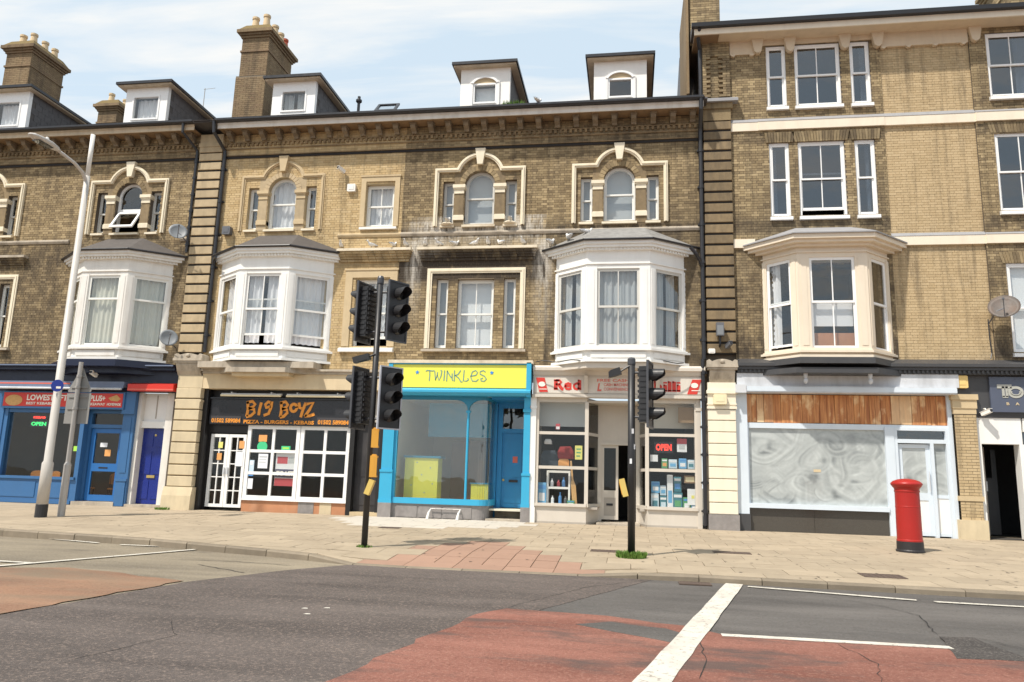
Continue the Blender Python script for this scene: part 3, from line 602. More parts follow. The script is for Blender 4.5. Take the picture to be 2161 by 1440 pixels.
def roof(house, x0, x1, z0=12.23, y0=-.62, run=6.2):
    mb = MB(); zr = z0+run*PITCH
    mb.add([(x0, y0, z0), (x1, y0, z0), (x1, y0+run, zr), (x0, y0+run, zr), (x0, y0+2*run, z0), (x1, y0+2*run, z0), (x0, y0, z0-.05), (x1, y0, z0-.05), (x0, y0+2*run, z0-.05), (x1, y0+2*run, z0-.05)],
           [(0, 1, 2, 3), (3, 2, 5, 4), (0, 6, 7, 1), (6, 8, 9, 7), (0, 3, 4, 8, 6), (1, 7, 9, 5, 2), (4, 5, 9, 8)])
    o = mb.build('roof', 'slate', house)
    for k in range(int((x1-x0)/.3)):      # the eaves course of slates that shows over the gutter
        place('slate', TILE, o, (x0+.15+k*.3, y0+.13, z0+.13*PITCH+.004), (math.atan(PITCH), 0, 0))
    return o
def dormer(house, xa, xb, z0, z1, style, wx0, wx1, wz0, wz1, cur='net', y=.3, dep=4.0, ov=.2):
    cx = (xa+xb)/2; mb = MB(); fr = 'upvc' if style == 'upvc' else 'stucco_dormer'
    hz = [(wx0, wx1, wz0, wz1, False)]
    zs = [z0-.6, wz0, wz1, z1]
    for a, b in zip(zs, zs[1:]):
        for p, q in spans(xa, xb, hz, (a+b)/2): mb.box(p, q, y, y+.15, a, b)
    o = mb.build('dormer', fr, house)
    for s, xx in ((-1, xa), (1, xb)): MB().box(xx-(.0 if s < 0 else .06), xx+(.06 if s < 0 else .0), y+.151, y+dep, z0-.6, z1).build('cheek', 'slate_bay', o)
    if style == 'upvc':       # hung slates on the cheek that faces the camera
        sl = MB()
        for r in range(7):
            for c in range(12):
                yy = y+.16+c*.3+(.15 if r % 2 else 0); zz = z0-.2+r*.22
                if zz < z1-.1: sl.box(xb+.0, xb+.012+.004*R.random(), yy, yy+.29, zz, min(zz+.215, z1), 0, R.random())
        sl.build('hung_slates', 'slate', o, kind='stuff')
    MB().box(xa-ov, xb+ov, y-ov, y+dep, z1, z1+.05).build('soffit', 'fascia_tan', o)
    rb = MB(); rz = z1+.05; hp = .30 if style == 'upvc' else .07
    e = [(xa-ov-.05, y-ov-.06, rz), (xb+ov+.05, y-ov-.06, rz), (xb+ov+.05, y+dep, rz), (xa-ov-.05, y+dep, rz)]
    e2 = [(p[0], p[1], rz+.09) for p in e]; m = (xb-xa)/2+ov
    rid = [(cx-.05, y-ov+m*.8, rz+.09+hp), (cx+.05, y+dep, rz+.09+hp)]
    rb.add(e+e2+rid, [(3, 2, 1, 0), (0, 1, 5, 4), (1, 2, 6, 5), (2, 3, 7, 6), (3, 0, 4, 7), (4, 5, 8), (5, 6, 9, 8), (6, 7, 9), (7, 4, 8, 9)])
    rb.build('dormer_roof', ['gutter_black'], o)
    mo = MB(); mo.box(xa-ov, xb+ov, y-ov-.02, y-ov+.16, rz+.091, rz+.115); mo.build('moss_edge', 'moss', o)
    wf = MB(); f = .055
    wf.box(wx0, wx0+f, y-.02, y+.1, wz0, wz1).box(wx1-f, wx1, y-.02, y+.1, wz0, wz1).box(wx0+f, wx1-f, y-.02, y+.1, wz1-f, wz1).box(wx0+f, wx1-f, y-.03, y+.1, wz0, wz0+f)
    if style != 'upvc':      # segmental hood over the opening
        r = (wx1-wx0)*.56; zc = wz1-.12; n = 14; w2 = []
        for k in range(n):
            t0, t1 = math.pi*(.12+.76*k/n), math.pi*(.12+.76*(k+1)/n)
            wf.prism([(cx+q*math.cos(t), zc+q*.72*math.sin(t)) for q, t in ((r+.05, t0), (r+.05, t1), (r-.03, t1), (r-.03, t0))], y-.07, y+.0)
        hd = MB(); hd.prism([(cx+(r-.03)*math.cos(t), zc+(r-.03)*.72*math.sin(t)) for t in [math.pi*(.12+.76*k/n) for k in range(n+1)]]+[(wx0, wz1-.02), (wx1, wz1-.02)], y-.012, y+.0); hd.build('tympanum', 'stone_buff', o)
        [MB().box(a, a+.08, y-.05, y, wz0-.1, wz1+.05).build('jamb', 'white_paint', o) for a in (wx0-.08, wx1)]
    wf.build('window_frame', 'upvc', o)
    MB().box(wx0+f, wx1-f, y+.04, y+.046, wz0+f, wz1-f).build('pane', 'glass', o)
    curtain(cur, wx0+f, wx1-f, wz0+f, wz1-f, y+.22, o)
    MB().box(xa+.07, xb-.07, y+1.2, y+1.25, z0-.6, z1).build('interior', 'room_white', o)
    return o
def chimney(house, x0, x1, y0, y1, z0, z1, pots, step=None, bm='brick_chimney', mossy=True):
    def ring(mb, X0, X1, Y0, Y1, a, b):       # brick skin on all four faces
        z = a; i = 0
        while z+.06 < b:
            for (p, q, ax) in ((X0, X1, 0), (Y0, Y1, 1)):
                x = p-(.11 if i % 2 else 0)
                while x < q:
                    u, v = max(x, p), min(x+.215, q)
                    if v-u > .03:
                        if ax == 0:
                            mb.box(u, v, Y0-.008, Y0+.03, z, z+.065, 0, R.random()); mb.box(u, v, Y1-.03, Y1+.008, z, z+.065, 0, R.random())
                        else:
                            mb.box(X0-.008, X0+.03, u, v, z, z+.065, 0, R.random()); mb.box(X1-.03, X1+.008, u, v, z, z+.065, 0, R.random())
                    x += .225
            z += .075; i += 1
    core = MB(); core.box(x0, x1, y0, y1, z0, z1)
    if step: core.box(x0-.12, x0, y0, y1, z0, step)
    o = core.build('chimney', 'mortar', house)
    b = MB(); ring(b, x0, x1, y0, y1, step or z0, z1)
    if step: ring(b, x0-.12, x1, y0, y1, z0, step)
    b.build('brick_courses', bm, o, kind='stuff')
    c = MB()
    for k, (za, zb, e) in enumerate(((z1-.95, z1-.88, .04), (z1-.40, z1-.32, .05), (z1-.32, z1-.24, .10), (z1-.24, z1-.12, .17))): c.box(x0-e, x1+e, y0-e, y1+e, za, zb, 0, R.random())
    c.build('corbel', bm, o)
    MB().add([(x0-.14, y0-.14, z1-.12), (x1+.14, y0-.14, z1-.12), (x1+.14, y1+.14, z1-.12), (x0-.14, y1+.14, z1-.12), (x0+.05, y0+.05, z1+.14), (x1-.05, y0+.05, z1+.14), (x1-.05, y1-.05, z1+.14), (x0+.05, y1-.05, z1+.14)],
             [(0, 3, 2, 1), (4, 5, 6, 7), (0, 1, 5, 4), (1, 2, 6, 5), (2, 3, 7, 6), (3, 0, 4, 7)]).build('flaunching', 'moss' if mossy else 'stone_grey', o)
    for (px, py, h, mm) in pots:
        MB().lathe([(.13, z1+.0), (.13, z1+.2), (.105, z1+h), (.13, z1+h+.02), (.13, z1+h+.1), (.09, z1+h+.1), (.085, z1+h-.1)], px, py, 14).build('chimney_pot', mm, o, smooth=False)
    return o
def downpipe(house, pts, r=.05, m='gutter_black', ears=True):
    mb = MB(); mb.tube(pts, r, 10)
    z0, z1 = pts[-1][2], pts[-2][2]
    for k in range(6):
        z = z0+(z1-z0)*(k+.5)/6; x, y = pts[-1][0], pts[-1][1]; mb.tube([(x, y, z-.05), (x, y, z+.05)], r*1.25, 10); mb.box(x-.1, x+.1, y+.02, y+.09, z-.025, z+.025)
    return mb.build('downpipe', m, house)
# ================================================================== the terrace
def rusticated(house, x0, x1, z0, z1, y, bm, pitch=.31, gap=.062, jm='joint_black', name='pilaster', dep=.15):
    o = MB().box(x0+.02, x1-.02, y+.03, y+dep, z0, z1).box(x0-.05, x1+.05, .012, .28, z0, z1).build(name, jm, house)
    n = round((z1-z0)/pitch); p = (z1-z0)/n; w = (x1-x0)/2; h = (p-gap)/2
    me = MB().add([(-w, 0, -h), (w, 0, -h), (w, 0, h), (-w, 0, h), (-w+.012, -.02, -h+.012), (w-.012, -.02, -h+.012), (w-.012, -.02, h-.012), (-w+.012, -.02, h-.012), (-w, dep-.02, -h), (w, dep-.02, -h), (w, dep-.02, h), (-w, dep-.02, h)],
                   [(4, 5, 6, 7), (0, 1, 5, 4), (1, 2, 6, 5), (2, 3, 7, 6), (3, 0, 4, 7), (0, 8, 9, 1), (1, 9, 10, 2), (2, 10, 11, 3), (3, 11, 8, 0)]).mesh('block', bm)
    for i in range(n): place('block', me, o, ((x0+x1)/2+R.uniform(-.004, .004), y+.02+R.uniform(-.004, .004), z0+p*(i+.5)))
    return o
def pediment_console(house, x0, x1, z0, y, m):
    # scrolled console head that closes the shopfront pier: block, mouldings, curved pediment, boss
    c = (x0+x1)/2; w = (x1-x0)/2
    mb = MB(); mb.sideprism([(0, z0), (y+.06, z0), (y-.02, z0+.12), (y-.10, z0+.30), (y-.10, z0+.36), (0, z0+.36)], x0+.05, x1-.05)
    mb.box(x0-.01, x1+.01, y-.14, 0, z0+.36, z0+.42).box(x0-.03, x1+.03, y-.17, 0, z0+.42, z0+.50)
    pts = [(c-w-.02, z0+.5)]+[(c-w-.02+(2*w+.04)*k/12, z0+.52+.13*math.sin(math.pi*k/12)+(.09 if k in (0, 1, 11, 12) else 0)) for k in range(13)]+[(c+w+.02, z0+.5)]
    mb.prism(pts, y-.12, 0)
    o = mb.build('console', m, house)
    b = MB(Matrix.Translation((c, y-.12, z0+.58)) @ Matrix.Rotation(rad(90), 4, 'X')); b.lathe([(.065, -.02), (.06, .03), (.03, .05), (.005, .055)], 0, 0, 14); b.build('boss', m, o)
    return o
def flat_tri(house, cx, framem, sashm, curs, hy=-.04, gl='glass', sillm='stone_grey', mulm='stone_block_dark'):
    mb = MB()
    for a, w, y in ((0, .15, hy), (.05, .05, hy-.02)):
        mb.box(cx-1.46+a, cx-1.46+a+w, y, .03, 5.1, 7.49-a).box(cx+1.46-a-w, cx+1.46-a, y, .03, 5.1, 7.49-a).box(cx-1.46+a+w, cx+1.46-a-w, y, .03, 7.49-a-w, 7.49-a)
    mb.build('window_surround', framem, house)
    sash(house, cx-1.17, cx-.82, 5.12, 7.18, .13, sashm, 0, .5, .04, False, curs[0], gl=gl)
    sash(house, cx-.54, cx+.54, 5.12, 7.16, .13, sashm, 1, .5, .05, False, curs[1], gl=gl)
    sash(house, cx+.83, cx+1.18, 5.12, 7.18, .13, sashm, 0, .5, .04, False, curs[2], gl=gl)
    MB().sideprism([(-.14, 5.0), (-.14, 5.06), (.12, 5.12), (.12, 5.0)], cx-1.52, cx+1.52).build('sill', sillm, house)
FT_HOLES = lambda cx: [(cx-1.17, cx-.82, 5.12, 7.18, False), (cx-.54, cx+.54, 5.12, 7.16, False), (cx+.83, cx+1.18, 5.12, 7.18, False)]
def ledge_cornice(house, x0, x1, topm='ledge_white', bodym='brick_dark', d=.24):
    MB().box(x0, x1, -d, 0, 8.02, 8.09).box(x0+.02, x1-.02, -d+.04, 0, 8.09, 8.11).build('ledge', topm, house)
    mb = MB()
    for k, (z, e) in enumerate(((7.94, d-.05), (7.87, d-.09), (7.80, d-.13), (7.72, d-.17))):
        x = x0+.03+k*.02
        while x < x1-.05: mb.box(x, min(x+.215, x1-.03-k*.02), -e, 0, z, z+.07, 0, R.random()); x += .225
    mb.build('corbel_courses', bodym, house, kind='stuff')
def string_c(house, x0, x1, m='stone_grey'):
    MB().sideprism([(0, 8.50), (-.03, 8.50), (-.06, 8.56), (-.06, 8.60), (0, 8.64)], x0, x1).build('string_course', m, house)
def letters(parent, word, glyphs, x0, x1, z0, z1, y, m, w, adv=None, dep=.012, jitter=0):
    xs = 0; pos = []
    for ch in word:
        a = (adv or {}).get(ch, .8); pos.append((ch, xs, a)); xs += a
    k = (x1-x0)/xs; h = z1-z0
    for ch, px, a in pos:
        if ch == ' ': continue
        mb = MB(); j = R.uniform(-jitter, jitter)
        for st in glyphs[ch]:
            wd = w
            if isinstance(st, tuple): st, wd = st[0], st[1]
            mb.ribbon([(x0+(px+p[0])*k, z0+p[1]*h+j) for p in st], wd, y-dep, y)
        mb.build('letter', m, parent)
def arcp(cx, cy, rx, ry, a0, a1, n=10): return [(cx+rx*math.cos(rad(a0+(a1-a0)*k/n)), cy+ry*math.sin(rad(a0+(a1-a0)*k/n))) for k in range(n+1)]

# ------------------------------------------------------------------ house with the blue takeaway
h1 = thing('terrace_house', 'brown brick terrace house with blue takeaway shopfront behind the lamp post', 'house', (-18, 0, .3))
X0, X1 = -25.0, -13.62
wall(h1, X0, X1, 4.35, 12.0, TRI_HOLES(-15.97)+TRI_HOLES(-21.15)+FT_HOLES(-21.0)+[(-17.45, -14.35, 5.05, 7.2, False)], 'brick_left', 'mortar_dark')
for cx, op in ((-15.97, True), (-21.15, False)):
    tri_window(h1, cx, 'cream_paint', 'cream_paint', 'cream_paint', 'stone_block_dark', 'sash_grey', (None, 'grey', None), 'glass', open_pane=op)
flat_tri(h1, -21.0, 'cream_paint', 'sash_white', ('net', 'cream', 'net'))
ledge_cornice(h1, -22.7, -19.3, 'stone_grey', 'brick_left', .2); string_c(h1, X0, -17.9); string_c(h1, -14.0, X1); eaves(h1, X0, X1, 'fascia_tan'); roof(h1, X0, X1)
canted_bay(h1, -17.68, -16.66, -15.12, -14.1, .75, 'white_worn', 'sash_white', 'slate_bay', curs=('cream', 'cream', 'cream'), bars=(0, 0, 0), meet=.66, label='worn white bay window with a cream sheet for a curtain')
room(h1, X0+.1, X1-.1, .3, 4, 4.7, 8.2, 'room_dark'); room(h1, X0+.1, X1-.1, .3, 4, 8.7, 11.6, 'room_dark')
dormer(h1, -16.78, -15.25, 12.72, 14.0, 'upvc', -16.52, -15.52, 12.85, 13.72)
dormer(h1, -22.0, -20.48, 12.72, 14.12, 'upvc', -21.75, -20.75, 12.85, 13.8)
chimney(h1, -23.15, -22.1, 1.8, 3.4, 13.0, 17.0, [(-22.85, 2.1, .42, 'pot_buff'), (-22.4, 2.1, .45, 'pot_buff'), (-22.35, 2.6, .42, 'pot_buff'), (-22.35, 3.1, .42, 'pot_buff')])
downpipe(h1, [(-13.95, -.62, 12.2), (-13.95, -.60, 11.9), (-13.72, -.1, 11.5), (-13.70, -.09, 11.4), (-13.70, -.09, 8.1)], .045)
rusticated(h1, -13.6, -12.82, 4.92, 11.4, -.12, 'stone_block')
MB().box(-13.6, -12.82, -.14, .05, 11.4, 12.0).box(-13.62, -12.80, -.16, .05, 11.58, 11.70).build('pilaster_head', 'stone_block', h1)
MB().box(-13.66, -12.78, .06, .32, .3, 12.0).build('party_wall', 'mortar_dark', h1)
# shopfront pier of banded stone, with its console
pr = rusticated(h1, -13.40, -12.60, .95, 3.85, -.28, 'stone_pier', .33, .035, 'stone_block_dark', 'shop_pier', .3)
MB().box(-13.40, -12.60, -.25, 0, 3.85, 4.22).box(-13.42, -12.58, -.28, 0, 3.44, 3.50).build('pier_necking', 'stone_pier', h1)
MB().sideprism([(0, .28), (-.38, .28), (-.36, .7), (-.30, .95), (0, .95)], -13.46, -12.55).build('pier_plinth', 'stone_pier', h1)
pediment_console(h1, -13.48, -12.62, 4.22, -.30, 'stone_grey')
# takeaway front
MB().box(-25, -13.5, -.42, 0, 4.44, 4.52).box(-25, -13.5, -.32, 0, 4.36, 4.44).slab(offset_bay(-17.75, -16.7, -15.08, -14.05, .82, .12), 4.40, 4.60).build('shop_cornice', 'navy', h1)
MB().box(-25, -13.5, -.44, -.42, 4.47, 4.50).build('cornice_edge', 'navy_light', h1)
MB().slab(offset_bay(-17.6, -16.6, -15.2, -14.2, .6, 0), 4.24, 4.40).build('bay_bracket', 'navy', h1)
MB().box(-25, -13.46, -.06, .15, 3.72, 4.36).build('fascia', 'navy', h1)
aw = MB().box(-19.6, -15.1, -.34, -.05, 3.86, 4.0).box(-19.6, -15.1, -.36, -.34, 3.80, 3.90).build('awning_cassette', 'navy_light', h1)
MB().tube([(-19.6, -.37, 3.78), (-15.15, -.37, 3.78)], .035, 8).build('awning_bar', 'pale_grey', aw); MB().box(-19.6, -16.9, -.36, -.34, 3.905, 3.945).build('awning_canvas', 'red_faded', aw)
sg = MB().box(-19.38, -15.18, -.12, .05, 3.18, 3.70).build('shop_sign', 'blue_mid', h1)
MB().box(-19.32, -15.24, -.13, -.12, 3.24, 3.66).build('sign_panel', 'red_sign', sg)
MB().prism(arcp(-18.95, 3.42, .30, .17, 0, 360, 20)[:-1], -.137, -.131).build('burger_picture', 'burger', sg)
MB().prism([(-15.72, 3.52), (-15.45, 3.62), (-15.30, 3.50), (-15.40, 3.42), (-15.62, 3.44)], -.137, -.131).build('wrap_picture', 'burger', sg)
text_part('lettering', 'LOWESTOFT', -18.5, -17.1, 3.42, 3.60, -.131, 'sign_text', sg, .03); text_part('lettering', 'KEBAB', -17.02, -16.4, 3.42, 3.60, -.131, 'sign_text', sg, .03); text_part('lettering', 'PLUS+', -16.32, -15.82, 3.42, 3.60, -.131, 'sign_text', sg, .03)
text_part('lettering', 'BEST KEBABS', -18.5, -17.6, 3.29, 3.37, -.131, 'sign_text', sg, .02); text_part('lettering', 'TAKEAWAY', -16.45, -15.8, 3.29, 3.37, -.131, 'sign_text', sg, .02); text_part('lettering', 'HOMEMADE', -15.74, -15.28, 3.29, 3.37, -.131, 'sign_text', sg, .02)
wf = MB().box(-19.34, -19.20, .0, .25, 1.10, 3.18).box(-16.66, -16.52, .0, .3, .34, 3.18).box(-17.74, -17.66, .06, .16, 1.10, 3.06).box(-19.2, -16.66, .02, .22, 3.06, 3.18).box(-19.34, -16.6, -.06, .2, 1.04, 1.12).build('shop_window', 'blue_mid', h1)
MB().box(-19.2, -17.74, .10, .106, 1.12, 3.06).build('pane', 'glass_shop', wf); MB().box(-17.66, -16.66, .10, .106, 1.12, 3.06).build('pane', 'glass_shop', wf)
sr = MB().box(-19.34, -16.66, .0, .2, .32, 1.04).box(-19.34, -16.66, -.03, 0, .32, .42).build('stall_riser', 'blue_mid', h1)
for a, b in ((-19.25, -17.9), (-17.8, -16.75)): MB().box(a, b, -.018, 0, .5, .96).build('riser_panel', 'blue_mid', sr)
dr = MB().box(-16.42, -16.28, .26, .32, .44, 2.62).box(-15.48, -15.34, .26, .32, .44, 2.62).box(-16.28, -15.48, .26, .32, .44, .62).box(-16.28, -15.48, .26, .32, 1.32, 1.56).box(-16.28, -15.48, .26, .32, 2.48, 2.62).build('shop_door', 'blue_door', h1)
MB().box(-16.28, -15.48, .287, .293, .62, 1.32).build('pane', 'glass_shop', dr); MB().box(-16.28, -15.48, .287, .293, 1.56, 2.48).build('pane', 'glass_shop', dr); MB().box(-16.05, -15.75, .25, .26, 1.41, 1.45).build('letter_plate', 'gutter_black', dr)
df = MB().box(-16.52, -16.43, .2, .34, .34, 3.18).box(-15.33, -15.24, .2, .34, .34, 3.18).box(-16.43, -15.33, .2, .34, 2.63, 2.74).box(-16.43, -15.33, .2, .34, 3.08, 3.18).build('door_frame', 'blue_mid', h1); MB().box(-16.43, -15.33, .26, .266, 2.74, 3.08).build('pane', 'glass_shop', df)
MB().box(-16.6, -15.2, -.05, .6, .28, .42).build('door_step', 'stone_grey', h1)
MB().box(-15.24, -14.86, .0, .3, .32, 3.72).box(-15.22, -14.9, -.03, 0, .32, 1.05).box(-15.24, -14.86, -.05, 0, 1.05, 1.12).box(-15.15, -14.95, -.015, 0, 1.3, 2.95).box(-15.26, -14.84, -.08, 0, 3.05, 3.72).build('shop_pilaster', 'blue_mid', h1)
MB().box(-19.75, -19.34, -.03, .3, .32, 3.72).box(-19.78, -19.3, -.06, 0, .32, 1.05).build('shop_pilaster', 'blue_mid', h1)
MB().box(-25, -19.75, .05, .3, .32, 1.0).box(-25, -19.75, .05, .3, 3.1, 3.72).box(-22.4, -22.2, .05, .3, 1.0, 3.1).build('stall_riser', 'blue_mid', h1)
MB().box(-25, -19.75, .15, .156, 1.0, 3.1).build('pane', 'glass_shop', h1)
room(h1, -24.8, -15.2, .34, 4.5, .32, 3.7, 'room')
ra = MB().box(-15.0, -13.5, -.30, -.06, 3.74, 3.94).sideprism([(-.06, 3.94), (-.30, 3.94), (-.06, 4.0)], -15.0, -13.5).build('door_awning', 'red_sign', h1); MB().box(-15.0, -13.5, -.305, -.3001, 3.76, 3.80).build('awning_trim', 'red_faded', ra)
# street door to the flats, with white boards over it
MB().box(-14.86, -14.74, .1, .4, .38, 3.72).box(-13.92, -13.42, .12, .4, .38, 3.72).build('door_frame', 'white_worn', h1)
tb = MB().box(-14.74, -13.92, .28, .36, 2.66, 3.72).box(-14.74, -13.92, .2, .36, 2.66, 2.86).build('overdoor_panel', 'white_paint', h1)
MB().box(-14.36, -14.33, .265, .28, 2.95, 3.66).build('overdoor_bead', 'taupe_dark', tb)
d2 = MB().box(-14.74, -13.92, .34, .40, .40, 2.66).build('street_door', 'blue_deep', h1)
for a, b in ((-14.66, -14.38), (-14.28, -14.0)):
    for c, d in ((.55, 1.1), (1.28, 1.95), (2.1, 2.5)): MB().box(a, b, .325, .34, c, d).build('door_panel', 'blue_deep', d2)
MB().box(-14.46, -14.2, .31, .34, 1.17, 1.25).build('letter_plate', 'brass', d2)
MB(Matrix.Translation((-14.3, .335, 2.45)) @ Matrix.Rotation(rad(90), 4, 'X')).lathe([(.035, 0), (.035, .03), (.01, .035)], 0, 0, 10).build('spy_hole', 'brass', d2)
MB().box(-14.86, -13.45, -.02, .6, .28, .39).build('door_step', 'stone_grey', h1)
MB().tube([(-13.44, -.05, .4), (-13.44, -.05, 2.35)], .035, 8).build('service_pipe', 'stone_pier', h1)

# ------------------------------------------------------------------ house with the black pizza shop
h2 = thing('terrace_house', 'pale yellow brick terrace house above the black pizza shop', 'house', (-9.9, 0, .3))
X0, X1 = -12.82, -6.82
wall(h2, X0, X1, 4.35, 12.0, TRI_HOLES(-10.72)+[(-7.98, -7.10, 8.84, 10.18, False), (-8.13, -6.97, 5.16, 7.2, False), (-12.2, -9.1, 5.05, 7.2, False)], 'brick_pale', 'mortar_pale')
tri_window(h2, -10.72, 'stone_buff', 'stone_buff', 'stone_buff', 'stone_block', 'sash_white', ('drapes_grey', 'net', 'drapes_grey'), hy=-.035)
def plain_surround(h, x0, x1, z0, z1, w, m, y=-.04):
    MB().box(x0, x0+w, y, .02, z0, z1).box(x1-w, x1, y, .02, z0, z1).box(x0+w, x1-w, y, .02, z1-w, z1).box(x0-.03, x1+.03, y-.02, .02, z1, z1+.05).build('window_surround', m, h)
sash(h2, -7.98, -7.10, 8.84, 10.18, .12, 'sash_white', 1, .5, .05, False, 'net'); plain_surround(h2, -8.15, -6.93, 8.84, 10.42, .15, 'stone_buff')
sash(h2, -8.13, -6.97, 5.16, 7.2, .12, 'sash_white', 1, .5, .06, False, 'drapes', lift=.22); plain_surround(h2, -8.45, -6.84, 5.16, 7.46, .22, 'stone_buff')
MB().sideprism([(-.1, 8.73), (-.1, 8.80), (.12, 8.85), (.12, 8.73)], -8.12, -6.96).build('sill', 'white_paint', h2)
MB().sideprism([(-.14, 4.98), (-.14, 5.08), (.12, 5.16), (.12, 4.98)], -8.5, -6.84).build('sill', 'white_paint', h2)
ledge_cornice(h2, -8.72, -6.42, 'ledge_white', 'brick_pale'); string_c(h2, -8.8, X1, 'stone_buff'); string_c(h2, X0, -12.6, 'stone_buff'); eaves(h2, X0, X1); roof(h2, X0-.8, X1)
canted_bay(h2, -12.53, -11.48, -9.92, -8.82, .75, 'white_paint', 'white_paint', 'slate_bay', curs=('net', 'drapes', 'net'), lifts=(0, .30, .3), label='white painted bay window with net curtains over the black shop')
MB().box(-12.6, -9.0, -.62, 0, 4.42, 4.60).slab([(-12.3, 0), (-11.6, -.72), (-9.8, -.72), (-9.1, 0)], 4.28, 4.42).build('bay_plinth', 'stone_grey', h2)
MB().box(-11.5, -9.75, -.6, 0, 4.18, 4.28).build('bay_corbel', 'stone_lintel', h2)
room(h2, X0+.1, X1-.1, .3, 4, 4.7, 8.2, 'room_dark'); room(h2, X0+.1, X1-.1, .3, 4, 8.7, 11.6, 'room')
dormer(h2, -11.52, -10.05, 12.72, 13.92, 'upvc', -11.22, -10.34, 12.88, 13.64, 'drapes_grey')
chimney(h2, -13.66, -12.66, 1.8, 3.6, 13.0, 17.0, [(-13.4, 2.1, .48, 'pot_buff'), (-12.98, 2.1, .55, 'pot_buff'), (-12.9, 2.6, .45, 'pot_buff'), (-12.9, 3.05, .42, 'pot_buff'), (-12.9, 3.4, .40, 'pot_red')], step=15.15)
downpipe(h2, [(-12.9, -.62, 12.2), (-12.88, -.60, 11.85), (-12.76, -.1, 11.45), (-12.74, -.09, 11.35), (-12.74, -.09, 4.95)], .055)
MB().tube([(-12.5, -.4, 7.86), (-12.66, -.2, 7.84), (-12.73, -.12, 7.7)], .045, 8).build('gutter_swan_neck', 'gutter_black', h2)
rl = MB(Matrix.Translation((-7.9, .9, 13.05)) @ Matrix.Rotation(math.atan(PITCH)+rad(22), 4, 'X')); rl.box(-.36, -.28, 0, .62, 0, .06).box(.28, .36, 0, .62, 0, .06).box(-.28, .28, 0, .08, 0, .06).box(-.28, .28, .54, .62, 0, .06)
o = rl.build('rooflight', 'gutter_black', h2); MB(rl.M).box(-.28, .28, .08, .54, .02, .03).build('pane', 'glass', o)
MB().tube([(-8.84, 1.0, 12.9), (-8.84, 1.0, 13.5)], .05, 8).lathe([(.05, 13.45), (.1, 13.5), (.1, 13.56), (.05, 13.6), (.05, 13.68)], -8.84, 1.0, 10).build('flue_terminal', 'gutter_black', h2)
# shopfront: stone beam, black recess, sign, joinery
MB().box(-12.62, -6.98, -.24, .2, 3.84, 4.28).build('shop_lintel', 'stone_lintel', h2); MB().box(-12.66, -6.9, -.34, 0, 4.36, 4.42).box(-12.62, -6.98, -.28, 0, 4.28, 4.36).build('lintel_cornice', 'stone_grey', h2)
MB().box(-12.62, -12.46, -.1, .5, .3, 3.84).box(-12.62, -7.0, .16, .5, 3.58, 3.84).box(-12.46, -12.40, .12, .5, .3, 3.58).box(-8.0, -7.86, .02, .5, .3, 3.6).box(-12.4, -11.2, .13, .5, 2.56, 2.80).build('recess_lining', 'black_paint', h2)
MB().box(-7.86, -7.14, .1, .4, 2.95, 3.84).build('overdoor_panel', 'taupe_dark', h2)
bs = MB().box(-12.42, -8.02, .02, .12, 2.80, 3.56).box(-12.42, -8.02, -.04, .12, 3.56, 3.60).box(-12.42, -11.45, .005, .02, 2.82, 3.08).box(-9.0, -8.02, .005, .02, 2.82, 3.08).box(-11.45, -9.0, .012, .02, 2.82, 2.90).build('shop_sign', ['black_sign'], h2)
[MB().box(a, a+.96, .0, .005, 2.84, 3.05).build('sign_strip', 'panel_grey', bs) for a in (-12.36, -9.03)]
G = {'B': [[(.08, .98), (.16, .5), (.10, .02)], [(.0, .90), (.45, 1.0), (.66, .80), (.50, .62), (.2, .52)], [(.2, .54), (.62, .48), (.66, .28), (.4, .06), (.08, .0)]],
     'I': [[(.32, .93), (.22, .45), (.20, .10)]], 'G': [[(.60, .92), (.38, .98), (.18, .80), (.26, .60), (.60, .68)], [(.66, 1.0), (.62, .6), (.48, .22), (.12, .10)]],
     'O': [arcp(.36, .62, .26, .24, 0, 380, 14)], 'Y': [[(.05, .95), (.15, .62), (.36, .58)], [(.62, .95), (.42, .5), (.28, .02)]], 'Z': [[(.05, .86), (.62, .96), (.34, .5), (.0, .08)], [(.0, .10), (.4, .12), (.78, .24)]]}
letters(bs, 'BIG', G, -11.28, -10.42, 3.04, 3.50, .02, 'orange_letter', .085, {'B': .8, 'I': .45, 'G': .8}, .015)
letters(bs, 'BOYZ', G, -10.22, -9.12, 3.04, 3.50, .02, 'orange_letter', .085, {'B': .8, 'O': .72, 'Y': .62, 'Z': .8}, .015)
text_part('lettering', 'PIZZA - BURGERS - KEBABS', -11.32, -9.12, 2.84, 2.95, .010, 'orange_letter', bs, .035)
text_part('lettering', '01502 589084', -12.34, -11.42, 2.85, 2.98, -.001, 'orange_letter', bs, .035); text_part('lettering', '01502 589084', -9.0, -8.06, 2.85, 2.98, -.001, 'orange_letter', bs, .035)
for a, b in ((-12.05, -10.15), (-9.98, -8.10)):
    t_ = MB().box(a, b, -.10, -.02, 3.68, 3.72).box(a+.3, a+.34, -.1, .16, 3.72, 3.76).box(b-.34, b-.3, -.1, .16, 3.72, 3.76).build('sign_light', 'pale_grey', h2); MB().tube([(a, -.12, 3.655), (b, -.12, 3.655)], .032, 8).build('tube', 'tube_cream', t_)
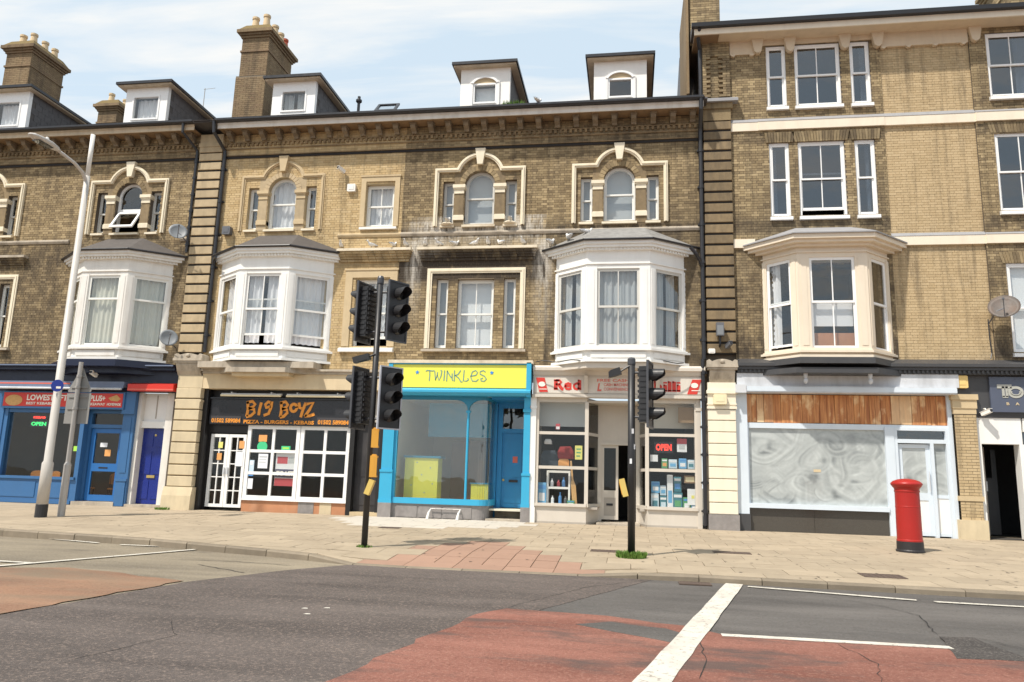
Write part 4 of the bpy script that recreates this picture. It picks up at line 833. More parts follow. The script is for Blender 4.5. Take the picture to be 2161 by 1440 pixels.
# french doors and two six-light windows
def lights(parent, x0, x1, z0, z1, y, cols, rows, fr, bar, m, name, gl='glass_shop', th=.07):
    mb = MB().box(x0, x0+fr, y, y+th, z0, z1).box(x1-fr, x1, y, y+th, z0, z1).box(x0+fr, x1-fr, y, y+th, z0, z0+fr).box(x0+fr, x1-fr, y, y+th, z1-fr, z1); a, b, c, d = x0+fr, x1-fr, z0+fr, z1-fr
    for k in range(1, cols): x = a+(b-a)*k/cols; mb.box(x-bar/2, x+bar/2, y+.008, y+th-.008, c, d)
    for k in range(1, rows):
        z = c+(d-c)*k/rows
        for q in range(cols): p0 = a+(b-a)*q/cols+(bar/2 if q else 0); p1 = a+(b-a)*(q+1)/cols-(bar/2 if q < cols-1 else 0); mb.box(p0, p1, y+.008, y+th-.008, z-bar/2, z+bar/2)
    o = mb.build(name, m, parent)
    for q in range(cols):
        for k in range(rows): MB().box(a+(b-a)*q/cols, a+(b-a)*(q+1)/cols, y+th/2-.002, y+th/2+.002, c+(d-c)*k/rows, c+(d-c)*(k+1)/rows).build('pane', gl, o)
    return o
for i, (a, b) in enumerate(((-12.38, -11.82), (-11.81, -11.25))):
    o = lights(h2, a, b, .40, 2.52, .15, 2, 5, .09, .03, 'upvc', 'french_door')
    MB().box((b-.07) if i == 0 else (a+.03), (b-.03) if i == 0 else (a+.07), .10, .15, 1.35, 1.55).build('handle', 'pale_grey', o)
for a, b in ((-11.2, -9.56), (-9.54, -8.02)): lights(h2, a, b, .66, 2.80, .10, 2, 3, .11, .085, 'upvc', 'shop_window')
ts = MB().box(-11.2, -8.02, .10, .25, .28, .63).build('stall_riser', 'terracotta', h2)
MB().box(-11.22, -8.0, .05, .25, .63, .66).build('sill', 'upvc', h2)
for a, b, m in ((-9.45, -8.98, 'stall_grey'), (-8.8, -8.45, 'stone_pier')): MB().box(a, b, .088, .10, .30, .62).build('riser_tile', m, ts)
d3 = MB().box(-7.86, -7.14, .26, .32, .42, 2.95).build('street_door', 'black_worn', h2)
for a, b in ((-7.8, -7.54), (-7.46, -7.2)):
    for c, d in ((.6, 1.2), (1.4, 2.75)): MB().box(a, b, .245, .26, c, d).build('door_panel', 'black_worn', d3)
MB().box(-7.86, -7.0, .0, .5, .28, .41).build('door_step', 'stone_buff', h2); MB().box(-7.14, -6.98, .02, .4, .3, 3.84).build('door_jamb', 'black_paint', h2)
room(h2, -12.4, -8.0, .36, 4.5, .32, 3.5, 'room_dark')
# ------------------------------------------------------------------ house with the yellow and blue shop
h3 = thing('terrace_house', 'sooty brown brick terrace house above the yellow and blue shop', 'house', (-4.6, 0, .3))
X0, X1 = -6.82, -2.44
wall(h3, X0, X1, 4.35, 12.0, TRI_HOLES(-4.46)+FT_HOLES(-4.47), 'brick_dark', 'mortar_streaked')
tri_window(h3, -4.46, 'cream_paint', 'cream_paint', 'cream_paint', 'stone_block_dark', 'sash_grey', ('blind_grey', 'blind_grey', 'blind_grey'), sillm='ledge_white')
flat_tri(h3, -4.47, 'cream_paint', 'sash_white', ('blind_grey', 'blind', 'blind_grey'))
ledge_cornice(h3, -6.24, -2.66, 'ledge_white', 'brick_dark'); string_c(h3, X0, X1, 'stone_grey'); eaves(h3, X0, X1); roof(h3, X0, X1)
room(h3, X0+.1, X1-.1, .3, 4, 4.7, 8.2, 'room_dark'); room(h3, X0+.1, X1-.1, .3, 4, 8.7, 11.6, 'room_dark')
dormer(h3, -5.26, -3.70, 12.74, 14.02, 'arch', -4.86, -4.10, 12.84, 13.52, 'blind')
# curtain wall of the shop: sign box, shelf, curved window, lobby and door
sb = MB().box(-6.86, -6.74, -.28, .05, 3.70, 4.66).box(-2.87, -2.74, -.30, .05, 3.70, 4.66).box(-6.74, -2.87, -.12, .05, 3.92, 4.60).box(-6.74, -2.87, -.27, .05, 4.60, 4.63).build('shop_sign', 'cyan', h3)
MB().box(-6.74, -2.87, -.24, -.12, 3.94, 4.595).build('sign_panel', 'yellow_sign', sb)
MB().sideprism([(.05, 3.72), (-.26, 3.72), (-.36, 3.80), (-.36, 3.86), (-.24, 3.92), (.05, 3.92)], -6.86, -2.74).build('sign_shelf', 'cyan', sb)
MB().box(-6.9, -2.7, -.3, 0, 4.63, 4.72).build('shop_cornice', 'ledge_white', h3)
T = {'T': [[(.02, .88), (.14, .96), (.62, .90)], [(.34, .94), (.36, .5), (.33, .02)]], 'W': [[(.02, .95), (.12, .9), (.22, .08), (.34, .5), (.36, .8)], [(.34, .55), (.50, .06), (.66, .5), (.70, .92), (.6, .98)]], 'I': [[(.14, .96), (.12, .04)]],
     'N': [[(.06, .0), (.08, .96)], [(.08, .92), (.3, .5), (.46, .3)], [(.48, .70), (.50, .12), (.58, .05)]], 'K': [[(.06, .98), (.08, .0)], [(.56, .98), (.36, .62), (.10, .52)], [(.12, .54), (.42, .3), (.62, -.06), (.74, -.02)]],
     'L': [[(.10, 1.0), (.06, .06), (.30, .02), (.48, .16), (.40, .3)]], 'E': [[(.06, .46), (.5, .56), (.62, .8), (.46, .98), (.2, .86), (.08, .4), (.22, .04), (.52, .02), (.7, .2)]], 'S': [[(.52, .84), (.36, .98), (.10, .88), (.10, .66), (.46, .48), (.62, .22), (.44, .02), (.2, .06), (.16, .24), (.34, .3)]]}
letters(sb, 'TWINKLES', T, -5.78, -3.98, 4.12, 4.44, -.24, 'sign_green', .026, {'T': .62, 'W': .78, 'I': .28, 'N': .6, 'K': .74, 'L': .56, 'E': .72, 'S': .7}, .008)
for sx in (-6.02, -3.86):
    pts = []
    for k in range(10): r = .062 if k % 2 == 0 else .03; pts.append((sx+r*math.sin(math.pi*k/5), 4.37+r*math.cos(math.pi*k/5)))
    MB().prism(pts, -.25, -.241).build('star', 'star_blue', sb)
for a, b in ((-6.98, -6.66), (-2.94, -2.76)):
    p = MB().box(a, b, -.08, .3, .70, 3.70).box(a-.03, b+.03, -.11, .3, .70, .80).box(a-.03, b+.03, -.12, .3, 1.55, 1.62).box(a-.02, b+.02, -.10, .3, .80, 1.55).box(a-.02, b+.02, -.12, .3, 3.30, 3.38).build('shop_pilaster', 'cyan', h3)
    MB().box(a-.03, b+.03, -.11, .3, .28, .70).build('plinth', 'stall_grey', p)
front = [(-6.63, .02), (-4.20, .02)]+[(-4.20+.28*math.sin(rad(t)), .30-.28*math.cos(rad(t))) for t in range(15, 91, 15)]+[(-3.92, 1.05)]
def band(pts, z0, z1, th, name, m, par, out=0.0):
    mb = MB()
    for p, q in zip(pts, pts[1:]):
        M, L = facet(p, q); mb.M = M; mb.box(-.004, L+.004, -out, th, z0, z1)
    mb.M = None; return mb.build(name, m, par)
wf = band(front, .70, .86, .12, 'shop_window', 'cyan', h3, .05)
band(front, 3.62, 3.72, .1, 'head_rail', 'teal', wf, .02)
MB().tube([(-4.54, .02, .86), (-4.54, .02, 3.3)], .035, 8).box(-4.6, -4.48, -.03, .06, 3.26, 3.32).build('mullion', 'cyan', wf)
for s in (-1, 1): MB().prism([(-4.54, 3.62), (-4.54, 3.28)]+[(-4.54+s*(.36-.36*math.cos(rad(t))), 3.28+.34*math.sin(rad(t))) for t in (30, 50, 70, 90)] if s > 0 else ([(-4.54, 3.28), (-4.54, 3.62)]+[(-4.54+s*(.36-.36*math.cos(rad(t))), 3.28+.34*math.sin(rad(t))) for t in (90, 70, 50, 30)]), .0, .05).build('spandrel', 'teal', wf)
MB().box(-6.66, -6.58, .0, .12, .86, 3.62).build('jamb', 'cyan', wf); MB().box(-3.97, -3.87, 1.0, 1.1, .3, 3.72).build('jamb', 'cyan_door', wf)
MB().box(-6.6, -4.56, .038, .044, .86, 3.62).build('pane', 'glass_hazy', wf); MB().box(-4.52, -4.2, .038, .044, .86, 3.62).build('pane', 'glass_hazy', wf)
band(front[1:], .86, 3.62, .006, 'pane', 'glass_hazy', wf, -.02)
sr = band(front, .28, .70, .14, 'stall_riser', 'stall_grey', h3, .0)
for a, b in ((-6.5, -5.9), (-5.85, -5.2), (-5.15, -4.35)): MB().box(a, b, .004, .02, .33, .64).build('riser_tile', 'stall_grey', sr)
hp = MB()
for xx in (-5.52, -4.68): MB().tube([(xx, -.28, .30), (xx+.02, -.22, .48), (xx+.03, -.02, .58)], [.045, .03, .012], 8).build('rail_foot', 'white_worn', h3)
hp.tube([(-5.49, -.05, .58), (-4.65, -.05, .58)], .012, 6); hp.build('protection_rail', 'steel_galv', h3)
# lobby and door
MB().box(-3.95, -2.9, -.02, 1.6, .28, .36).box(-3.86, -2.95, .98, 1.6, .36, .62).build('lobby_step', 'stone_grey', h3)
MB().box(-2.98, -2.93, .2, 1.3, .3, 3.75).box(-3.9, -2.95, .1, 1.3, 3.66, 3.74).build('lobby_lining', 'cyan_door', h3)
dr = MB().box(-3.86, -3.72, 1.05, 1.2, .62, 3.66).box(-3.06, -2.98, 1.05, 1.2, .62, 3.66).box(-3.72, -3.06, 1.05, 1.2, 2.78, 2.9).box(-3.72, -3.06, 1.05, 1.2, 3.5, 3.66).build('door_frame', 'cyan_door', h3)
d4 = MB().box(-3.72, -3.06, 1.11, 1.16, .64, 2.78).build('shop_door', 'cyan_door', h3)
for c, d in ((.78, 1.28), (1.5, 2.6)): MB().box(-3.64, -3.14, 1.095, 1.11, c, d).build('door_panel', 'cyan_door', d4)
MB().box(-3.50, -3.24, 1.07, 1.095, 1.36, 1.43).build('letter_plate', 'gutter_black', d4); MB().box(-3.40, -3.26, 1.085, 1.095, 1.92, 2.10).build('notice', 'red_faded', d4); MB(Matrix.Translation((-3.66, 1.10, 1.42)) @ Matrix.Rotation(rad(90), 4, 'X')).lathe([(.03, 0), (.035, .04), (.015, .05)], 0, 0, 10).build('handle', 'brass', d4)
MB().box(-3.72, -3.06, 1.12, 1.126, 2.9, 3.5).build('pane', 'glass_dark', dr)
room(h3, -6.7, -3.0, .34, 4.5, .62, 3.7, 'room_tan')
MB().box(-5.95, -4.02, 1.0, 1.05, 2.62, 3.62).build('pelmet', 'teal', h3)
MB().box(-5.6, -4.0, 2.6, 2.65, .7, 2.6).build('interior_partition', 'floor_wood', h3)

# ------------------------------------------------------------------ house with the general store
h5 = thing('terrace_house', 'sooty brown brick terrace house with white bay above the general store', 'house', (-.2, 0, .3))
X0, X1 = -2.44, 2.03
wall(h5, X0, X1, 4.35, 12.0, TRI_HOLES(-.335)+[(-1.85, 1.2, 5.05, 7.2, False)], 'brick_bay_side', 'mortar_streaked')
tri_window(h5, -.335, 'cream_paint', 'cream_paint', 'cream_paint', 'stone_block_dark', 'sash_white', ('blind_grey', 'blind_grey', 'blind_grey'))
string_c(h5, X0, X1, 'stone_grey'); eaves(h5, X0, X1); roof(h5, X0, X1+.1)
canted_bay(h5, -2.15, -1.20, .51, 1.5, .75, 'white_paint', 'sash_grey', 'lead_limed', curs=('drapes_grey', 'grey', 'drapes_grey'), pw=(.2, .28, .2), label='freshly painted white bay window over the general store')
room(h5, X0+.1, X1-.1, .3, 4, 4.7, 8.2, 'room'); room(h5, X0+.1, X1-.1, .3, 4, 8.7, 11.6, 'room_dark')
dormer(h5, -1.12, .46, 12.74, 14.02, 'arch', -.70, .05, 12.82, 13.46, None)
downpipe(h5, [(1.95, -.62, 12.2), (1.95, -.60, 11.9), (1.96, -.14, 11.5), (1.96, -.11, 11.4), (1.96, -.11, 4.8)], .06)
downpipe(h5, [(1.92, -.16, 4.8), (1.93, -.16, .4)], .055)
MB().tube([(1.62, -.35, 7.9), (1.78, -.3, 7.72), (1.9, -.16, 7.55), (1.95, -.13, 7.4)], .05, 8).build('gutter_swan_neck', 'gutter_black', h5)
MB().sideprism([(0, 4.34), (-.13, 4.34), (-.17, 4.44), (-.21, 4.46), (-.21, 4.54), (-.17, 4.60), (0, 4.62)], -2.70, 1.98).slab(offset_bay(-2.15, -1.2, .51, 1.5, .72, .0), 4.46, 4.62).build('shop_cornice', 'taupe', h5)
fb = MB().box(-2.70, 1.98, -.10, .1, 3.80, 4.34).box(-2.72, 2.0, -.16, .1, 3.72, 3.80).build('shop_sign', 'taupe', h5)
MB().box(-2.66, 1.92, -.115, -.10, 3.84, 4.28).build('sign_panel', 'fascia_pale', fb)
for xx in (-1.22, .72): MB().sideprism([(-.1, 3.84), (-.14, 3.84), (-.34, 4.3), (-.1, 4.34)], xx-.05, xx+.05).build('sign_bracket', 'taupe', fb)
S = {'R': [([(.16, 0), (.16, 1)], .10), ([(.0, .03), (.34, .03)], .045), ([(.0, .97), (.45, .97)], .045), ([(.16, .97), (.46, .96), (.60, .78), (.46, .56), (.16, .53)], .06), ([(.40, .54), (.56, .2), (.66, .05), (.78, .03)], .09)],
     'e': [([(.08, .36), (.58, .36), (.54, .56), (.34, .66), (.13, .54), (.08, .3), (.2, .06), (.4, .02), (.6, .14)], .065)],
     'd': [([(.54, 0), (.54, 1)], .10), ([(.40, .97), (.54, .97)], .045), ([(.54, .03), (.7, .03)], .045), ([(.54, .54), (.34, .66), (.13, .52), (.09, .32), (.16, .1), (.34, .02), (.54, .14)], .065)],
     'C': [(arcp(.42, .5, .34, .47, 50, 310, 14), .085), ([(.62, .70), (.64, 1.0)], .05)], 'h': [([(.16, 0), (.16, 1)], .10), ([(.0, .97), (.16, .97)], .045), ([(.02, .03), (.32, .03)], .045), ([(.16, .5), (.38, .66), (.54, .5), (.54, .03)], .085), ([(.42, .03), (.70, .03)], .045)],
     'i': [([(.16, 0), (.16, .64)], .10), ([(.02, .62), (.16, .62)], .045), ([(.0, .03), (.32, .03)], .045), ([(.16, .80), (.16, .96)], .10)], 'l': [([(.16, 0), (.16, 1)], .10), ([(.02, .97), (.16, .97)], .045), ([(.0, .03), (.32, .03)], .045)]}
letters(fb, 'Red', S, -2.12, -1.34, 3.94, 4.20, -.115, 'red_letter', .06, {'R': .82, 'e': .7, 'd': .74}, .008)
letters(fb, 'Chilli', S, .34, 1.34, 3.92, 4.18, -.115, 'red_letter', .06, {'C': .84, 'h': .76, 'i': .36, 'l': .36}, .008)
text_part('lettering', 'FREE CASH', -.92, -.05, 4.16, 4.24, -.116, 'red_faded', fb, .01); text_part('lettering', 'L', -.92, -.80, 3.90, 4.12, -.116, 'red_faded', fb, .04, .2); text_part('lettering', 'CASH MACHINE', -.74, -.05, 4.04, 4.12, -.116, 'red_faded', fb, .01); text_part('lettering', 'CONVENIENCE', -.74, -.05, 3.92, 4.0, -.116, 'red_faded', fb, .01)
for q in ([(-2.62, 4.26), (-2.38, 4.26), (-2.28, 3.86), (-2.52, 3.86)], [(1.88, 4.24), (1.64, 4.24), (1.50, 3.84), (1.76, 3.84)]):
    e = MB().prism(q if q[0][0] < 0 else q[::-1], -.125, -.116).build('emblem', 'red_letter', fb); c = sum(p[0] for p in q)/4
    MB().prism(arcp(c, 4.08, .10, .07, 20, 340, 14), -.131, -.125).build('emblem_mark', 'sign_text', e)
    MB().box(c-.08, c+.14, -.131, -.125, 3.93, 3.95).build('emblem_mark', 'sign_text', e)
MB().box(-2.76, -2.60, -.06, .3, .30, 3.72).box(-2.78, -2.58, -.08, 0, 3.40, 3.48).box(-2.78, -2.58, -.08, 0, .3, .72).build('shop_pilaster', 'white_paint', h5)
MB().box(1.74, 1.86, -.04, .3, .30, 3.72).box(1.72, 1.88, -.06, 0, 3.40, 3.48).build('shop_pilaster', 'taupe', h5)
def store_window(pts, posts, name='shop_window'):
    # a shop window that turns in towards the recessed door: sill, transoms, posts, panes
    wf = band(pts, .76, .84, .14, name, 'taupe', h5, .06)
    band(pts, .30, .76, .1, 'stall_riser', 'taupe', h5, .0); band(pts, .30, .36, .1, 'skirting', 'taupe_dark', wf, .015)
    for z in (1.80, 2.74): band(pts, z-.04, z+.04, .07, 'transom', 'taupe', wf, .0)
    band(pts, 3.60, 3.72, .1, 'head_rail', 'taupe', wf, .0)
    for p in posts: MB().box(p[0]-.05, p[0]+.05, p[1]-.02, p[1]+.09, .84, 3.6).build('post', 'taupe', wf)
    for a, b in ((.84, 1.76), (1.84, 2.70), (2.78, 3.60)): band(pts, a, b, .006, 'pane', 'glass_shop', wf, -.03)
    return wf
wl = store_window([(-2.60, 0), (-1.20, 0), (-.88, .9)], [(-2.57, 0), (-1.2, 0), (-.88, .85)])
wr = store_window([(.20, .9), (.43, 0), (1.76, 0)], [(.2, .85), (.43, 0), (1.74, 0)])
MB().box(-.88, .20, .86, .96, 2.56, 3.72).build('overdoor_panel', 'taupe', h5)
MB().box(-.88, .22, .82, .98, 2.48, 2.56).box(-.90, -.82, .84, .98, .36, 2.48).box(.14, .22, .84, .98, .36, 2.48).build('door_frame', 'taupe', h5)
d5 = MB().box(-.82, -.75, .88, .93, .42, 2.48).box(-.42, -.35, .88, .93, .42, 2.48).box(-.75, -.42, .88, .93, .42, .52).box(-.75, -.42, .88, .93, 1.02, 1.22).box(-.75, -.42, .88, .93, 2.40, 2.48).build('shop_door', 'taupe', h5)
MB().box(-.75, -.42, .90, .906, 1.22, 2.40).build('pane', 'glass_shop', d5); MB().box(-.75, -.42, .895, .925, .52, 1.02).build('door_panel', 'taupe_dark', d5); MB().box(-.68, -.50, .875, .895, .80, .86).build('letter_plate', 'gutter_black', d5)
MB().box(-.92, .24, .0, 1.4, .26, .36).build('door_step', 'stone_grey', h5)
MB().box(-2.6, 1.8, .1, .95, 3.60, 3.66).build('lobby_soffit', 'taupe', h5)
room(h5, -2.55, 1.75, .98, 5, .34, 3.7, 'room_dark')
MB().box(-2.56, -1.2, .42, .45, 2.95, 3.6).build('pane_backing', 'blind_grey', h5); MB().box(.5, 1.74, .42, .45, 2.95, 3.6).build('pane_backing', 'taupe', h5)  # pale left panel added; its colour stands in for sky reflected in the panes
MB().box(-2.62, -2.56, .1, 1.0, .34, 3.6).box(1.74, 1.8, .1, 1.0, .34, 3.6).box(-2.56, -.9, .1, .96, .70, .76).box(.24, 1.74, .1, .96, .70, .76).build('window_bed', 'taupe_dark', h5)

# ------------------------------------------------------------------ tall house with the boarded shop
h4 = thing('tall_house', 'four storey brick house with boarded up pale blue shopfront', 'house', (7, 0, .3))
B3 = [(3.86, 4.40), (4.64, 5.88), (6.15, 6.68)]; BR = [(9.73, 10.97), (11.25, 11.80)]
hl = [(a, b, 12.14, 14.04, False) for a, b in B3]+[(a, b, 8.85, 11.04, False) for a, b in B3]+[(3.85, 6.55, 5.0, 7.45, False)]
hr = [(a, b, 12.14, 14.04, False) for a, b in BR]+[(a, b, 8.85, 11.08, False) for a, b in BR]+[(a, b, 5.02, 7.41, False) for a, b in BR[:1]]
wall(h4, 2.82, 6.96, 4.45, 14.3, hl, 'brick_tall', 'mortar_dark'); wall(h4, 6.96, 9.30, 4.45, 14.3, [], 'brick_panel', 'mortar_pale', .03); wall(h4, 9.30, 13.6, 4.45, 14.3, hr, 'brick_tall', 'mortar_dark', -.03)
for z0, z1, lf in ((12.14, 14.04, 0), (8.85, 11.04, .16)):
    for i, (a, b) in enumerate(B3):
        sash(h4, a, b, z0, z1, .03, 'upvc', 1 if i == 1 else 0, .5, .06, False, ('leftdrape', None, 'rightdrape')[i] if z0 < 10 else (None, None, 'rightdrape')[i], gl='glass_dark', lift=lf if i == 1 else 0)
        MB().sideprism([(-.10, z0-.12), (-.10, z0-.03), (.04, z0+.0), (.04, z0-.12)], a-.03, b+.03).build('sill', 'upvc', h4)
for z0, z1, cu in ((12.14, 14.04, 'rightdrape'), (8.85, 11.08, None), (5.02, 7.41, 'blind')):
    for i, (a, b) in enumerate(BR):
        if z0 < 6 and i: continue
        sash(h4, a, b, z0, z1, .0, 'upvc', 1-i if z0 > 6 else 0, .5, .06, False, cu, gl='glass_dark' if z0 > 6 else 'glass', cy=.13)
        MB().sideprism([(-.13, z0-.12), (-.13, z0-.03), (.01, z0+.0), (.01, z0-.12)], a-.03, b+.03).build('sill', 'upvc', h4)
for z, hs in ((11.04, B3), (11.08, BR), (7.41, BR[:1])):      # rubbed brick heads over the openings
    ab = MB()
    for a, b in hs:
        x = a-.08
        while x < b+.08: ab.prism([(x+.004, z), (x+.066, z), (x+.07+(x-(a+b)/2)*.10, z+.3), (x+.0+(x-(a+b)/2)*.10, z+.3)], -.05, -.004, 0, R.random()); x += .074
    ab.build('flat_arches', 'brick_tall', h4, kind='stuff')
for x0, x1, e in ((2.82, 3.58, .05), (3.58, 6.96, .08), (6.96, 9.30, .06), (9.30, 13.6, .1)):
    MB().box(x0, x1, -e, 0.03, 11.42, 11.68).build('string_band', 'band_cream', h4); MB().sideprism([(.03, 11.68), (-e-.01, 11.681), (.0, 11.80), (.03, 11.80)], x0, x1).build('flashing', 'lead', h4)
for x0, x1, e in ((2.82, 3.4, .06), (6.96, 9.30, .06), (9.30, 13.6, .1)):
    MB().box(x0, x1, -e, 0.03, 7.95, 8.20).build('string_band', 'band_cream', h4)
    if x0 > 3: MB().sideprism([(.03, 8.20), (-e-.01, 8.201), (.0, 8.30), (.03, 8.30)], x0, x1).build('flashing', 'lead', h4)
MB().box(2.5, 13.6, -.50, 0, 14.22, 14.27).build('soffit', 'frieze_beige', h4)
MB().box(1.80, 13.6, -.54, -.50, 14.22, 14.40).build('fascia_board', 'band_cream', h4); MB().box(1.80, 2.5, -.50, .4, 14.20, 14.25).build('soffit', 'soffit_tan', h4)
MB().sideprism([(-.55, 14.40), (-.67, 14.41), (-.69, 14.52), (-.64, 14.54), (-.56, 14.50)], 1.72, 13.6).build('gutter', 'gutter_black', h4)
MB().box(3.58, 6.96, -.035, 0.0, 14.07, 14.22).box(2.84, 3.56, -.06, 0, 13.80, 14.22).box(6.98, 9.28, -.06, .03, 13.80, 14.22).build('frieze', 'frieze_beige', h4)
CB = MB(); CB.prism([(-.17, .22), (-.10, -.16), (-.03, -.22), (.03, -.22), (.10, -.16), (.17, .22)], -.16, 0); CBM = CB.mesh('corbel', 'frieze_beige')
KN = MB(); KN.prism(arcp(0, 0, .07, .07, 180, 360, 8), -.1, 0); KNM = KN.mesh('drop', 'frieze_beige')
for x in (3.62, 4.52, 6.02, 6.90, 9.45, 11.1): place('corbel', CBM, h4, (x, .0, 14.0))
for x in (2.93, 3.46, 7.05, 7.72, 8.42, 9.15): place('drop', KNM, h4, (x, .0, 13.80))
mb = MB(); zr = 14.46; mb.add([(1.75, -.62, zr), (13.6, -.62, zr), (13.6, 5.2, zr+5.8*.42), (1.75, 5.2, zr+5.8*.42), (1.75, 10, zr), (13.6, 10, zr)], [(0, 1, 2, 3), (3, 2, 5, 4), (0, 3, 4), (1, 5, 2), (0, 4, 5, 1)]); mb.build('roof', 'slate', h4)
chimney(h4, 1.75, 2.62, .3, 2.2, 14.4, 18.5, [], bm='brick_tall'); chimney(h4, 11.0, 12.0, 1.0, 2.6, 14.4, 17.0, [], bm='brick_tall')
MB().box(2.03, 2.12, .31, 9, 11.9, 14.6).build('flank_wall', 'stone_grey', h4); MB().tube([(1.95, -.55, 14.42), (1.92, -.4, 14.2), (1.99, -.08, 14.0), (1.99, -.08, 12.5)], .055, 8).build('downpipe', 'gutter_black', h4)
MB().box(1.62, 1.70, .2, 3.0, 12.8, 16.5).build('flue_stack', 'brick_chimney', h4)
pq = rusticated(h4, 2.05, 2.82, 4.95, 11.75, -.12, 'stone_block_dark')
MB().box(2.05, 2.82, -.12, .1, 11.75, 12.1).box(2.0, 2.87, -.17, .1, 12.1, 12.28).build('pilaster_head', 'brick_tall', h4)
MB().sideprism([(.1, 12.28), (-.26, 12.28), (-.26, 12.36), (-.02, 12.5), (.1, 12.5)], 1.92, 3.02).build('pilaster_cap', 'lead', h4)
up = MB().box(2.06, 2.82, -.03, .3, 12.5, 14.2).build('upper_pier', 'mortar', h4)
ub = MB(); i = 0; z = 12.5
while z < 14.15:
    x = 2.06-(.11 if i % 2 else 0)
    while x < 2.82:
        a, b = max(2.06, x), min(2.82, x+.215); inset = (2.28 < (a+b)/2 < 2.60) and z < 13.75
        if b-a > .03: ub.box(a, b, -.045 if inset else -.10, .0, z, z+.065, 0, R.random())
        x += .225
    z += .075; i += 1
ub.build('brick_courses', 'brick_tall', h4, kind='stuff')
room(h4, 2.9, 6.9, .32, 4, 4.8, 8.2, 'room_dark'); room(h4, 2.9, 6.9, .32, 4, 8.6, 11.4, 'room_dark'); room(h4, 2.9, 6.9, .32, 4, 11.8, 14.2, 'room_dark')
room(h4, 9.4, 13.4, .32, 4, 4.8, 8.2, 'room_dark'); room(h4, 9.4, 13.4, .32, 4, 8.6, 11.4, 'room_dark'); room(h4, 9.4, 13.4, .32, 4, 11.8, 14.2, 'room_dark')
by = canted_bay(h4, 3.56, 4.34, 6.08, 6.85, .75, 'beige_bay', 'upvc', 'lead', zb=4.76, zs=4.98, zw=7.45, zc=7.72, zt=8.02, zr=8.5, curs=('leftdrape', None, None), pw=(.22, .30, .22), panels=False, eave=.34, gl='glass', roofblack=False, dent=False, lifts=(.08, 0, 0), label='beige stucco bay window with a sheet hung inside')
MB().box(4.62, 5.72, -.55, -.54, 5.62, 6.30).build('hung_sheet', 'curtain_white', by); MB().box(4.5, 5.9, -.5, -.45, 5.1, 5.45).build('sofa_back', 'terracotta', by)
# boarded shop: black cornice carried round the bay, pale fascia, planks, whitewashed glass
MB().box(2.82, 13.6, -.28, 0, 4.52, 4.60).box(2.82, 13.6, -.34, 0, 4.60, 4.68).sideprism([(0, 4.68), (-.34, 4.68), (-.1, 4.80), (0, 4.84)], 2.82, 13.6).box(2.82, 13.6, -.22, 0, 4.42, 4.52).slab(offset_bay(3.56, 4.34, 6.08, 6.85, .75, .10), 4.60, 4.76).build('shop_cornice', 'charcoal', h4)
bx = MB(); x = 2.9
while x < 13.5: bx.box(x, x+.05, -.26, -.22, 4.44, 4.515); x += .11
bx.build('dentil_course', 'charcoal', h4, kind='stuff')
MB().slab([(3.35, -.1), (4.2, -.78), (6.2, -.78), (7.05, -.1)], 4.36, 4.50).build('bay_soffit', 'charcoal', h4)
for x in (4.47, 6.05): MB().lathe([(.02, 4.10), (.05, 4.14), (.06, 4.20), (.035, 4.24), (.05, 4.28), (.055, 4.36)], x, -.6, 12).build('pendant', 'pale_grey', h4)
MB().box(2.80, 8.30, -.20, .2, 4.08, 4.42).build('fascia', 'pale_grey', h4)
sh = MB().box(2.76, 8.20, -.30, .15, 3.90, 4.08).box(2.74, 3.02, -.33, .15, 3.88, 4.10).build('shutter_box', 'pale_grey', h4); MB().box(3.03, 8.20, -.315, -.302, 3.93, 4.05).build('box_face', 'pale_blue', sh)
bd = MB().box(3.03, 8.08, .10, .2, 3.10, 3.90).build('boarding', 'room_dark', h4)
x = 3.05; k = 0
while x < 8.04:
    w = min(R.choice((.14, .2, .24, .3, .18, .12)), 8.06-x)
    if w < .05: break
    y0 = .05+R.uniform(-.008, .012); MB().box(x+.004, x+w-.004, y0, .10, 3.12+R.uniform(0, .02), 3.88).build('plank', 'plank_wood', bd); x += w
MB().box(3.0, 8.1, .02, .12, 3.06, 3.12).build('boarding_rail', 'pale_blue', h4)
MB().box(2.76, 3.06, -.06, .3, .74, 3.90).box(3.04, 3.1, .0, .2, .9, 3.06).build('shop_pilaster', 'pale_blue', h4); MB().box(2.74, 3.08, -.08, .3, .28, .74).build('plinth', 'charcoal', h4)
MB().box(8.04, 8.14, -.02, .3, .3, 3.90).build('shop_pilaster', 'pale_blue', h4)
wf = MB().box(6.50, 6.72, -.02, .2, .30, 3.06).box(3.1, 6.5, .02, .16, 2.98, 3.06).box(3.06, 6.5, -.06, .2, .90, 1.02).build('shop_window', 'pale_blue', h4)
washed_pane(wf, 3.1, 6.5, 1.02, 2.98, .08, 5, 'whitewashed window pane with swirled brush marks'); MB().box(4.72, 4.9, .074, .079, 1.86, 1.93).build('paper_scrap', 'sign_gold', wf)
gr = MB().box(3.06, 6.5, .06, .2, .30, .90).build('stall_riser', 'granite', h4); MB().box(3.06, 4.68, .045, .06, .30, .89).build('riser_slab', 'granite', gr); MB().box(4.69, 6.5, .045, .06, .30, .89).build('riser_slab', 'granite', gr)
df = MB().box(6.72, 6.80, .0, .2, .3, 3.06).box(7.96, 8.04, .0, .2, .3, 3.06).box(6.8, 7.96, .0, .2, 2.98, 3.06).box(6.8, 7.96, .0, .2, 2.66, 2.76).box(7.58, 7.66, .0, .2, .3, 2.66).build('door_frame', 'pale_blue', h4)
MB().box(6.8, 7.96, .1, .106, 2.76, 2.98).build('pane', 'glass_dark', df)
